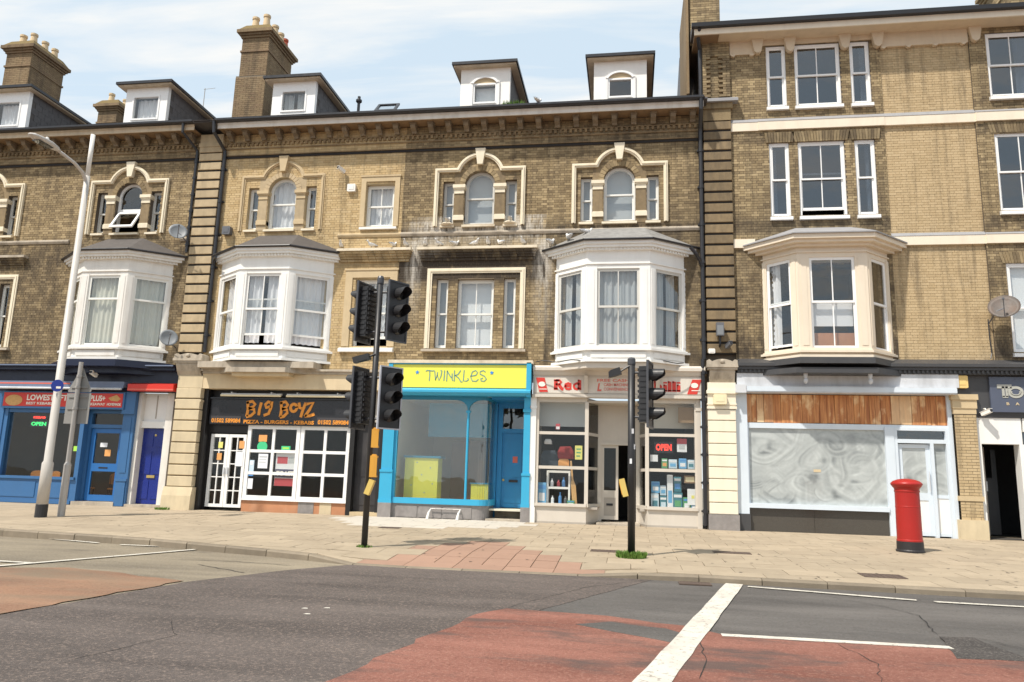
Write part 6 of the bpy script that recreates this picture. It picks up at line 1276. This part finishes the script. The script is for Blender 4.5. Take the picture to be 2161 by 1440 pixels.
sl = MB(Matrix.Translation((bx_, by_, 0)) @ Matrix.Rotation(rad(150), 4, 'Z')); sl.box(-.13, .13, -.27, -.2, bz+1.10, bz+1.15).box(-.11, .11, -.255, -.2, bz+.45, bz+.95); sl.build('aperture', 'pillar_red', t)
# ================================================================== small things
# gulls: one lofted body from tail to bill, wings and legs as parts
def gull_meshes():
    prof = [(-.20, .115, .012, .006), (-.15, .12, .03, .014), (-.08, .125, .055, .04), (0, .12, .065, .06), (.07, .125, .06, .062), (.11, .15, .045, .05), (.13, .185, .035, .036), (.15, .215, .036, .036), (.175, .225, .03, .03), (.198, .222, .016, .014), (.235, .212, .004, .005)]
    n = 10; vs, fs, mi = [], [], []
    for (x, z, w, h) in prof:
        for k in range(n): a = 2*math.pi*k/n; vs.append((x, w*math.cos(a), z+h*math.sin(a)))
    for i in range(len(prof)-1):
        for k in range(n): fs.append((i*n+k, (i+1)*n+k, (i+1)*n+(k+1) % n, i*n+(k+1) % n)); mi.append(2 if i >= len(prof)-2 else 0)
    fs += [tuple(range(n)), tuple((len(prof)-1)*n+k for k in range(n-1, -1, -1))]; mi += [0, 2]
    b = MB()
    for f, m in zip(fs, mi): b.f.append(f); b.m.append(m); b.a.append(.5)
    b.v = vs; body = b.mesh('body', ['gull_white', 'gull_grey', 'gull_dark'], smooth=True)
    w = MB()
    for s in (-1, 1): w.add([(.07, s*.055, .15), (.02, s*.072, .13), (-.10, s*.055, .10), (-.27, s*.012, .125), (-.10, s*.028, .168), (.04, s*.035, .183)], [(0, 1, 2, 5) if s > 0 else (5, 2, 1, 0), (5, 2, 4) if s > 0 else (4, 2, 5), (2, 3, 4) if s > 0 else (4, 3, 2)])
    wing = w.mesh('wings', 'gull_grey')
    l = MB(); l.tube([(.01, .025, .07), (.012, .025, 0)], .006, 5).tube([(.01, -.025, .07), (.012, -.025, 0)], .006, 5).box(0, .05, .01, .04, 0, .006).box(0, .05, -.04, -.01, 0, .006)
    return body, wing, l.mesh('legs', 'gull_dark')
GB, GW, GL = gull_meshes()
ordn = ['first', 'second', 'third', 'fourth', 'fifth', 'sixth', 'seventh', 'eighth', 'ninth', 'tenth']
def gull(x, y, z, yaw, label, s=1.0):
    t = thing('gull', label, 'gull', (x, y, z), 'gulls perched on the house ledges'); t.rotation_euler = (0, 0, yaw); t.scale = (s, s, s)
    for nm, me in (('body', GB), ('wings', GW), ('legs', GL)): o = link(bpy.data.objects.new(nm, me)); o.parent = t
for i, (x, yaw) in enumerate(((-8.62, -1.4), (-7.66, -2.3), (-7.0, 1.3), (-6.6, -1.7))): gull(x, -.14, 8.11, yaw, 'white gull, %s from the white bay along the pale brick ledge' % ordn[i], .92)
for i, (x, yaw) in enumerate(((-6.02, -1.3), (-5.6, -2.1), (-5.12, 1.0), (-4.52, -.6), (-4.12, -1.6), (-3.75, 2.3), (-3.08, -1.9))): gull(x, -.14, 8.11, yaw, 'white gull, %s from the left on the stained sooty ledge' % ordn[i], .92)
gull(-5.40, -.03, 8.85, 1.5, 'white gull nesting on the left sill of the sooty arched window', 1.1); gull(-3.52, -.03, 8.85, 1.6, 'white gull nesting on the right sill of the sooty arched window', 1.1)
gull(-2.28, -.25, 8.04, 1.2, 'white gull on the outer left eave of the general store bay', 1.1); gull(-1.75, -.28, 8.18, 2.0, 'white gull standing on the slope of the general store bay roof', 1.1); gull(-1.25, -.2, 8.34, .8, 'white gull near the top of the general store bay roof', 1.1)
gull(-2.7, -.60, 12.27, 1.2, 'gull standing alone on the roof gutter between the arched dormers', .95)
for x in (-5.40, -3.52):
    ns = MB(Matrix.Translation((x, -.02, 8.80))); ns.lathe([(.17, 0), (.20, .03), (.16, .07), (.08, .06)], 0, 0, 14); tag(ns.build('nest', 'ledge_white'), 'dropping-splashed gull nest on the %s sill of the sooty arched window' % ('left' if x < -4.5 else 'right'), 'nest')
# satellite dishes
def dish(x, y, z, yaw, tilt, r, m, label, base):
    t = thing('satellite_dish', label, 'satellite dish', base); M = Matrix.Translation((x, y, z)) @ Matrix.Rotation(yaw, 4, 'Z') @ Matrix.Rotation(rad(90)+tilt, 4, 'X')
    d = MB(M); d.lathe([(.02, -.06), (r*.4, -.05), (r*.75, -.022), (r, .012), (r, .02), (r*.75, -.014), (r*.4, -.042), (.02, -.052)], 0, 0, 24); d.build('reflector', m, t, smooth=True)
    f = M @ Vector((0, -.05, .38)); b0 = M @ Vector((0, -r*.9, .0)); MB().tube([tuple(b0), tuple(f)], .012, 6).build('feed_arm', 'plastic_grey', t); MB().tube([tuple(f), tuple(f+(M.to_3x3() @ Vector((0, .05, -.08))))], .03, 8).build('receiver', 'plastic_grey', t)
    bk = M @ Vector((0, 0, -.06)); MB().tube([tuple(bk), (base[0], y+.06, bk.z-.08), base], .018, 8).build('wall_bracket', 'plastic_grey', t)
dish(-13.80, -.48, 8.66, rad(35), rad(-20), .27, 'dish_grey', 'grey satellite dish high beside the banded pilaster', (-13.72, -.01, 8.4))
dish(-13.70, -.5, 5.32, rad(40), rad(-15), .26, 'dish_grey', 'grey satellite dish low beside the worn white bay', (-13.75, -.01, 5.1)); dish(9.36, -.55, 6.12, rad(-25), rad(-28), .36, 'dish_rust', 'rusty brown satellite dish on the tall house', (9.2, -.04, 5.8))
# boxes, alarms and cameras on the walls
def wallbox(nm, x, z, w, h, d, m, label, cat, y=0.0, face=None):
    mb = MB(); mb.prism([(x-w/2, z-h/2+.02), (x-w/2+.02, z-h/2), (x+w/2-.02, z-h/2), (x+w/2, z-h/2+.02), (x+w/2, z+h/2-.02), (x+w/2-.02, z+h/2), (x-w/2+.02, z+h/2), (x-w/2, z+h/2-.02)], y-d, y)
    t = thing(nm, label, cat, (x, y, z-h/2)); mb.build('casing', m, t); MB().box(x-w*.3, x+w*.3, y-d-.008, y-d, z-h*.25, z+h*.25).build('cover', face or m, t)
wallbox('alarm_box', -8.45, 10.07, .26, .24, .1, 'plastic_white', 'white alarm box between the upper windows of the pale brick house', 'alarm box', -.01); wallbox('alarm_box', -12.40, 8.78, .26, .26, .16, 'plastic_grey', 'dark grey box on the wall above the white bay roof', 'alarm box', -.01)
wallbox('alarm_box', 8.40, 4.24, .26, .32, .12, 'alarm_yellow', 'yellow alarm box on the pale fascia beside the brick pier', 'alarm box', -.05); wallbox('alarm_box', 2.34, 3.70, .34, .27, .12, 'plastic_cream', 'cream alarm box on the cream pier', 'alarm box', -.21)
def camera_thing(x, y, z, label, m, yaw):
    t = thing('security_camera', label, 'camera', (x, y, z)); M = Matrix.Translation((x, y, z)) @ Matrix.Rotation(yaw, 4, 'Z') @ Matrix.Rotation(rad(-18), 4, 'Y'); c = MB(M); c.box(-.14, .12, -.045, .045, -.045, .045).box(-.15, .14, -.055, .055, .045, .055); c.build('housing', m, t); MB(M).tube([(.12, 0, 0), (.14, 0, 0)], .035, 10).build('lens_ring', 'gutter_black', t); MB().tube([(x, y, z+.03), (x, y+.08, z+.1), (x, .0, z+.1)], .018, 6).build('wall_bracket', m, t)
camera_thing(-8.78, -.2, 10.62, 'white security camera high on the pale brick wall', 'plastic_white', rad(-120)); camera_thing(8.9, -.2, 3.46, 'white security camera below the dark navy shop sign', 'plastic_white', rad(-60))
camera_thing(2.6, -.34, 5.16, 'dark security camera above the cream pier', 'plastic_grey', rad(-70)); camera_thing(-16.0, -.55, 4.20, 'small white camera under the navy shop cornice', 'plastic_white', rad(-90))
t = thing('wall_floodlight', 'grey floodlight on the banded pilaster above the cream pier', 'light', (2.38, -.15, 5.15)); MB().box(2.28, 2.48, -.34, -.18, 5.42, 5.78).build('housing', 'plastic_grey', t); MB().tube([(2.38, -.22, 5.42), (2.38, -.2, 5.2), (2.38, -.1, 5.15)], .03, 8).build('arm', 'gutter_black', t); MB().box(2.30, 2.46, -.345, -.3401, 5.44, 5.70).build('lens_plate', 'dish_grey', t)
wallbox('junction_box', 2.16, 5.02, .18, .13, .07, 'plastic_white', 'small white junction box beside the black downpipe', 'junction box', -.13)
cb = MB(); cb.tube([(9.18, -.05, 5.9), (9.18, -.05, 5.4), (9.2, -.05, 5.0), (9.15, -.08, 4.85)], .014, 6); tag(cb.build('cable', 'gutter_black'), 'black cable hanging below the rusty satellite dish', 'cable')
pts = [(-2.6+4.0*k/24, -.40-.35*math.sin(math.pi*k/24), 4.66+.03*math.sin(k*1.3)) for k in range(25)]; cb = MB(); cb.tube(pts, .014, 5); tag(cb.build('cable', 'gutter_black'), 'black cable drooping along the general store cornice', 'cable')
# aerials and far chimneys
def aerial(x, y, z, h, label, rods=6):
    t = thing('tv_aerial', label, 'aerial', (x, y, z)); MB().tube([(x, y, z), (x, y, z+h)], .018, 6).build('mast', 'steel_galv', t); b = MB(); b.tube([(x-.05, y, z+h-.05), (x+.75, y-.4, z+h-.25)], .01, 5)
    for k in range(rods): q = k/rods; b.tube([(x+.75*q-.12, y-.4*q-.2, z+h-.05-.2*q), (x+.75*q+.12, y-.4*q+.2, z+h-.05-.2*q)], .006, 4)
    b.build('boom', 'steel_galv', t)
aerial(-19.1, 8.2, 16.5, 2.0, 'thin tv aerial rising behind the takeaway dormer', 0); aerial(-15.6, 5.6, 14.4, 1.6, 'angled tv aerial on the roof left of the big chimney'); aerial(-5.9, 4.0, 14.0, .75, 'small pale aerial rod above the middle roof', 0)
def far_chimney(x0, x1, y0, y1, z0, z1, pots, label):
    t = thing('chimney_stack', label, 'chimney', ((x0+x1)/2, y0, z0)); chimney(t, x0, x1, y0, y1, z0, z1, pots)
far_chimney(-22.5, -21.62, 6.0, 8.0, 13.4, 16.8, [(-22.2, 6.3, .45, 'pot_buff'), (-21.9, 6.8, .42, 'pot_buff')], 'slim brick chimney with two pots behind the takeaway roof')
far_chimney(-19.3, -18.6, 6.0, 10.5, 13.4, 16.5, [(-18.9, 6.5+.8*k, .5, 'pot_red' if k == 1 else 'pot_buff') for k in range(5)], 'long brick chimney with a row of pots behind the takeaway dormer')
# pieces seen inside and on the shop windows
def notice(nm, x, z, w, h, y, m, label, cat='notice', strips=(), rot=0):
    M = Matrix.Translation((x, y, z)) @ Matrix.Rotation(rad(rot), 4, 'Y'); t = thing(nm, label, cat, (x, y, z-h/2)); MB(M).box(-w/2, w/2, -.004, .0, -h/2, h/2).build('sheet', m, t)
    for (a, b, c, d, mm) in strips: MB(M).box(a*w, b*w, -.007, -.0041, c*h, d*h).build('print', mm, t)
    return t
yq = .126
mat('paper_green', (.06, .55, .25), .6, .05); mat('paper_orange', (.75, .36, .12), .6, .08); mat('paper_white', (.78, .80, .84), .6, .03); mat('paper_yellow', (.78, .74, .22), .6, .05); mat('paper_red', (.55, .09, .11), .5, .05); mat('paper_navy', (.07, .07, .13), .5, .05); mat('paper_blue', (.10, .30, .66), .5, .1); mat('paper_lime', (.40, .75, .10), .6, .05); mat('box_teal', (.07, .22, .28), .5, .25, 12); mat('box_pale', (.55, .68, .78), .5, .12, 9); mat('box_brown', (.30, .20, .12), .7, .2); mat('box_sky', (.16, .42, .70), .5, .15, 9); mat('box_green', (.12, .36, .18), .5, .2, 9); mat('cloth_red', (.30, .03, .03), .8, .2); mat('cloth_dark', (.035, .05, .07), .7, .4, 8)
tg = thing('sticker', 'round green sticker in the pizza shop window', 'sticker', (-10.72, yq, 2.0)); t = MB(Matrix.Translation((-10.72, yq, 2.18)) @ Matrix.Rotation(rad(90), 4, 'X')); t.lathe([(.16, 0), (.16, .004)], 0, 0, 20); t.build('disc', 'paper_green', tg)
notice('sticker', -10.72, 2.42, .26, .20, yq, 'paper_orange', 'orange sticker above the round green one', 'sticker'); notice('sticker', -9.98, 2.15, .28, .12, yq, 'paper_green', 'small green oval sticker in the pizza shop window', 'sticker', ((-.35, .35, -.2, .2, 'paper_lime'),))
notice('notice', -10.66, 1.76, .30, .42, yq, 'paper_white', 'white paper sheet in the middle left pizza shop pane', strips=((-.4, .4, .25, .35, 'blind_grey'), (-.4, .3, -.1, -.05, 'blind_grey'), (-.4, .35, .08, .12, 'blind_grey')))
notice('notice', -11.0, 1.55, .15, .46, yq, 'box_pale', 'narrow blue and white leaflet by the left pizza window frame', strips=((-.5, .5, -.5, -.2, 'paper_blue'), (-.3, .3, .2, .45, 'paper_white'))); notice('notice', -11.0, 1.1, .16, .30, yq, 'paper_white', 'small white slip in the lower left pizza shop pane')
b = thing('letting_board', 'to let board with red, white and navy bands in the pizza shop window', 'sign', (-9.96, .19, 1.0)); MB().box(-10.29, -9.63, .185, .195, 1.06, 2.02).build('board', 'paper_white', b)
for (z0, z1, m) in ((1.70, 1.90, 'paper_red'), (1.30, 1.54, 'paper_navy'), (1.06, 1.28, 'paper_red')): MB().box(-10.28 if m != 'paper_red' or z0 < 1.5 else -10.24, -9.64 if z0 < 1.5 else -9.92, .180, .185, z0, z1).build('band', m, b)
MB().box(-9.90, -9.66, .180, .185, 1.72, 1.88).build('band', 'blind_grey', b); text_part('lettering', 'TO LET', -10.24, -9.70, 1.35, 1.49, .179, 'sign_text', b, .03)
notice('notice', -11.42, 1.80, .24, .42, .145, 'paper_white', 'white sheet taped to the right french door'); notice('notice', -11.38, 2.22, .16, .22, .145, 'paper_orange', 'orange flyer on the right french door'); notice('notice', -12.05, 2.2, .14, .18, .145, 'paper_yellow', 'yellow flyer high on the left french door'); notice('notice', -12.06, 1.86, .15, .2, .145, 'paper_orange', 'orange flyer below the yellow one on the left french door')
# takeaway window
def led(x, z, w, h, y, label, word, m, m2=None):
    t = thing('led_sign', label, 'sign', (x, y, z-h/2)); MB().box(x-w/2, x+w/2, y, y+.03, z-h/2, z+h/2).build('case', 'gutter_black', t); text_part('lettering', word, x-w*.42, x+w*.42, z-h*.3, z+h*.3, y-.001, m, t, .04)
led(-18.25, 2.72, .62, .2, .2, 'green lit sign hanging in the takeaway window', 'OPEN', 'led_green'); led(-18.25, 2.92, .5, .12, .2, 'red lit strip above the green sign in the takeaway window', 'KEBAB', 'led_red')
notice('notice', -16.76, 1.98, .17, .15, .09, 'paper_lime', 'lime green sticker beside the takeaway door', 'sticker'); notice('notice', -15.98, 2.12, .24, .13, .28, 'paper_white', 'white sticker on the blue takeaway door', 'sticker'); notice('notice', -15.82, 1.88, .2, .2, .28, 'paper_orange', 'orange sticker on the blue takeaway door', 'sticker')
def chair(x, y, yaw, label):
    t = thing('cafe_chair', label, 'chair', (x, y, .33)); M = Matrix.Translation((x, y, .33)) @ Matrix.Rotation(yaw, 4, 'Z'); MB(M).box(-.2, .2, -.2, .2, .44, .48).build('seat', 'chair_orange', t); bk = MB(M); bk.prism([(-.2, .6), (.2, .6), (.2, .86)]+[(.2*math.cos(rad(a)), .86+.1*math.sin(rad(a))) for a in (30, 60, 90, 120, 150)]+[(-.2, .86)], .17, .2); bk.build('backrest', 'chair_orange', t)
    for sx_ in (-.17, .17):
        for sy_, h in ((-.17, .44), (.18, .86)): MB(M).tube([(sx_, sy_, 0), (sx_, sy_, h)], .015, 6).build('leg', 'gutter_black', t)
chair(-18.55, .9, rad(200), 'orange cafe chair in the left part of the takeaway window'); chair(-17.9, 1.0, rad(170), 'orange cafe chair beside the takeaway window post'); chair(-16.9, .9, rad(150), 'orange cafe chair near the takeaway door'); chair(-15.95, 1.0, rad(30), 'orange cafe chair behind the glass of the takeaway door')
# yellow shop counter
t = thing('shop_counter', 'yellow counter with blue top and stars in the shop window', 'counter', (-5.95, .75, .62)); MB().box(-6.46, -5.48, .5, 1.0, .64, 1.98).build('body', 'yellow_sign', t); MB().box(-6.5, -5.40, .46, 1.05, 1.98, 2.04).build('top', 'teal', t)
for (x, z) in ((-6.1, 1.85), (-5.7, 1.7), (-6.25, 1.2), (-5.85, 1.0), (-5.95, 1.5), (-5.62, 1.25)): MB().prism([(x+(.024 if k % 2 else .01)*math.sin(math.pi*k/4), z+(.024 if k % 2 else .01)*math.cos(math.pi*k/4)) for k in range(8)], .494, .5).build('star', 'star_blue', t)
t = thing('shop_counter', 'low yellow counter behind the curved corner of the shop window', 'counter', (-4.3, 1.0, .62)); MB().box(-4.55, -4.05, .8, 1.6, .64, 1.28).build('body', 'yellow_sign', t); MB().box(-4.58, -4.02, .77, 1.62, 1.28, 1.32).build('top', 'teal', t)
# general store window dressing
def pack(x, z, w, h, y, d, m, label, fm, cat='box', nm='boxed_goods'):
    t = thing(nm, label, cat, (x, y, z)); MB().box(x-w/2, x+w/2, y, y+d, z, z+h-.012).box(x-w/2+.006, x+w/2-.006, y+.006, y+d-.006, z+h-.012, z+h).build('carton', m, t); MB().box(x-w*.34, x+w*.34, y-.004, y, z+h*.2, z+h*.55).build('label_panel', fm, t); MB().box(x-w*.42, x+w*.42, y-.004, y, z+h*.72, z+h*.88).build('label_strip', 'paper_white' if fm != 'paper_white' else 'paper_blue', t)
Z0 = .765
for a in [(.64, Z0, .2, .42, .16, .2, 'box_pale', 'pale carton at the left end of the store window bottom row', 'box_teal'), (.86, Z0, .18, .36, .14, .2, 'box_teal', 'dark teal carton beside the tall white one', 'box_pale'), (1.04, Z0, .15, .92, .15, .18, 'paper_white', 'tall white carton standing in the right store window', 'box_sky'),
          (1.24, Z0, .24, .46, .13, .2, 'box_teal', 'teal carton right of the tall white one', 'box_green'), (1.48, Z0, .2, .34, .15, .2, 'box_green', 'green carton with white label near the cream folder', 'paper_white'), (1.66, Z0, .14, .22, .13, .2, 'box_sky', 'small blue carton in the right corner of the store window', 'paper_white'),
          (.66, 1.20, .22, .30, .2, .2, 'box_sky', 'sky blue carton stacked at the left of the right store window', 'paper_white'), (.86, 1.14, .16, .26, .2, .18, 'box_pale', 'pale blue carton stacked on the dark teal one', 'box_sky'), (1.24, 1.24, .2, .40, .2, .2, 'box_teal', 'dark carton with round picture stacked on the teal one', 'paper_blue'),
          (.90, 1.86, .15, .26, .14, .2, 'box_green', 'green and orange packet on the upper shelf of the store window', 'paper_orange'), (1.12, 1.86, .22, .24, .14, .2, 'box_pale', 'wide pale blue packet on the upper shelf of the store window', 'box_sky'), (1.38, 1.86, .2, .27, .14, .2, 'box_sky', 'bright blue packet on the upper shelf of the store window', 'paper_white'), (1.60, 1.86, .18, .24, .14, .2, 'box_pale', 'white and teal packet at the right end of the upper shelf', 'box_teal'),
          (-2.42, Z0, .24, .62, .14, .2, 'box_sky', 'tall blue and white box in the left corner of the store window', 'paper_white'), (-1.62, Z0, .2, .16, .14, .2, 'box_green', 'small green packet at the foot of the wooden bat', 'paper_white')]: pack(*a)
ub = thing('shelf_bracket_board', 'plain shelf across the right store window holding packets', 'shelf', (1.1, .3, 1.82)); MB().box(.5, 1.72, .12, .5, 1.825, 1.85).build('board', 'taupe_dark', ub)
notice('notice', 1.62, 1.12, .26, .42, .11, 'paper_white', 'cream paper folder in the right store window', strips=((-.1, .2, -.1, .1, 'paper_yellow'),)); notice('notice', 1.56, 1.58, .3, .2, .11, 'box_brown', 'brown framed picture in the right store window', strips=((-.38, .38, -.3, .3, 'plastic_cream'),)); notice('notice', .62, 2.12, .2, .18, .11, 'paper_white', 'white card at the left of the right store window')
notice('notice', 1.36, 2.48, .26, .36, .11, 'paper_white', 'red and white poster in the right store window', 'poster', ((-.5, .5, .1, .5, 'paper_red'), (-.3, .3, -.3, 0, 'blind_grey'))); led(.88, 2.42, .5, .3, .16, 'red lit sign in the right store window', 'OPEN', 'led_red')
notice('notice', 1.48, 3.30, .42, .42, .12, 'box_brown', 'brown wooden panel behind the top right store pane', 'panel')
notice('notice', -1.42, 2.22, .2, .38, .09, 'paper_yellow', 'yellow handwritten notice in the left store window', strips=((-.3, .3, .2, .3, 'box_green'), (-.3, .3, -.05, .05, 'box_green'), (-.3, .2, -.3, -.2, 'box_green'))); notice('sticker', -2.0, 2.92, .12, .16, .045, 'paper_red', 'small red and white sticker in the top left store pane', 'sticker', ((-.4, .4, -.45, 0, 'paper_white'),))
bt = MB(Matrix.Translation((-1.52, .2, .80)) @ Matrix.Rotation(rad(-6), 4, 'Y')); bt.prism([(-.06, .0), (.07, 0), (.08, .5), (.05, .62), (.03, .68), (.03, 1.2), (-.02, 1.2), (-.02, .68), (-.05, .6)], 0, .05); tag(bt.build('wooden_bat', 'wood_bat'), 'wooden bat leaning in the left store window', 'bat')
t = thing('shelf_unit', 'white shelf unit with bottles in the left store window', 'shelf', (-1.98, .2, .765)); MB().box(-2.3, -2.25, .2, .5, .77, 1.72).build('side', 'upvc', t); MB().box(-1.70, -1.65, .2, .5, .77, 1.72).build('side', 'upvc', t)
for z in (.77, 1.22, 1.66): MB().box(-2.25, -1.70, .2, .5, z, z+.06).build('shelf', 'upvc', t)
def bottle(x, z, h, r, m, label): tag(MB().lathe([(r, z), (r, z+h*.6), (r*.5, z+h*.75), (r*.4, z+h*.95), (r*.45, z+h)], x, .32, 12).build('bottle', m, smooth=False), label, 'bottle', 'bottles on the white shelf unit')
for x, z, h, m, lb in ((-2.16, 1.285, .22, 'paper_white', 'white bottle on the upper shelf'), (-1.98, 1.285, .18, 'paper_red', 'red bottle on the upper shelf'), (-1.84, 1.285, .26, 'paper_blue', 'blue bottle on the upper shelf'), (-2.14, .835, .2, 'paper_white', 'white bottle on the lower shelf'), (-1.93, .835, .3, 'paper_blue', 'blue bottle on the lower shelf'), (-1.78, .835, .2, 'plastic_grey', 'grey bottle on the lower shelf')): bottle(x, z, h, .045, m, lb+' of the white unit')
for x, z, w, h, m, lb in ((-2.25, 1.86, .5, .42, 'cloth_dark', 'dark rucksack'), (-1.80, 2.05, .45, .35, 'cloth_red', 'dark red bag'), (-1.85, 1.86, .3, .22, 'paper_orange', 'orange toy box'), (-2.3, 2.45, .2, .14, 'paper_white', 'white cap')):
    b = MB(Matrix.Translation((x, .45, z))); vs = [(-w/2, -.1, 0), (w/2, -.1, 0), (w/2*.95, -.12, h*.6), (w/2*.6, -.08, h), (-w/2*.7, -.08, h*.96), (-w/2, -.12, h*.55)]; b.add(vs+[(a_, .12, c_) for a_, _, c_ in vs], [(0, 1, 2, 3, 4, 5), (11, 10, 9, 8, 7, 6)]+[(k, k+6, (k+1) % 6+6, (k+1) % 6) for k in range(6)]); tag(b.build('stock_item', m), lb+' on display in the left store window', 'goods')
sh = thing('shelf_board', 'long display shelf behind the left store window', 'shelf', (-2, .4, 1.82)); MB().box(-2.55, -1.25, .3, .7, 1.82, 1.855).build('board', 'taupe_dark', sh)

GROUPS = {'terrace_house': 'terrace houses in the row', 'traffic_signal': 'traffic signals at the crossing', 'satellite_dish': 'satellite dishes on the walls', 'alarm_box': 'alarm boxes on the walls', 'security_camera': 'security cameras on the walls', 'cafe_chair': 'cafe chairs in the takeaway', 'boxed_goods': 'boxed goods in the store window', 'notice': 'notices in the shop windows', 'sticker': 'stickers on the shop glass', 'drain_cover': 'utility covers in the pavement', 'led_sign': 'lit signs in the shop windows', 'chimney_stack': 'chimneys behind the roofs', 'tv_aerial': 'aerials on the roofs', 'shop_counter': 'yellow counters in the shop', 'stock_item': 'goods in the left store window', 'nest': 'gull nests on the sills', 'cable': 'cables on the walls'}
for o in list(bpy.data.objects):
    if o.parent is None and 'label' in o and 'group' not in o:
        g = GROUPS.get(o.name.split('.')[0])
        if g: o['group'] = g
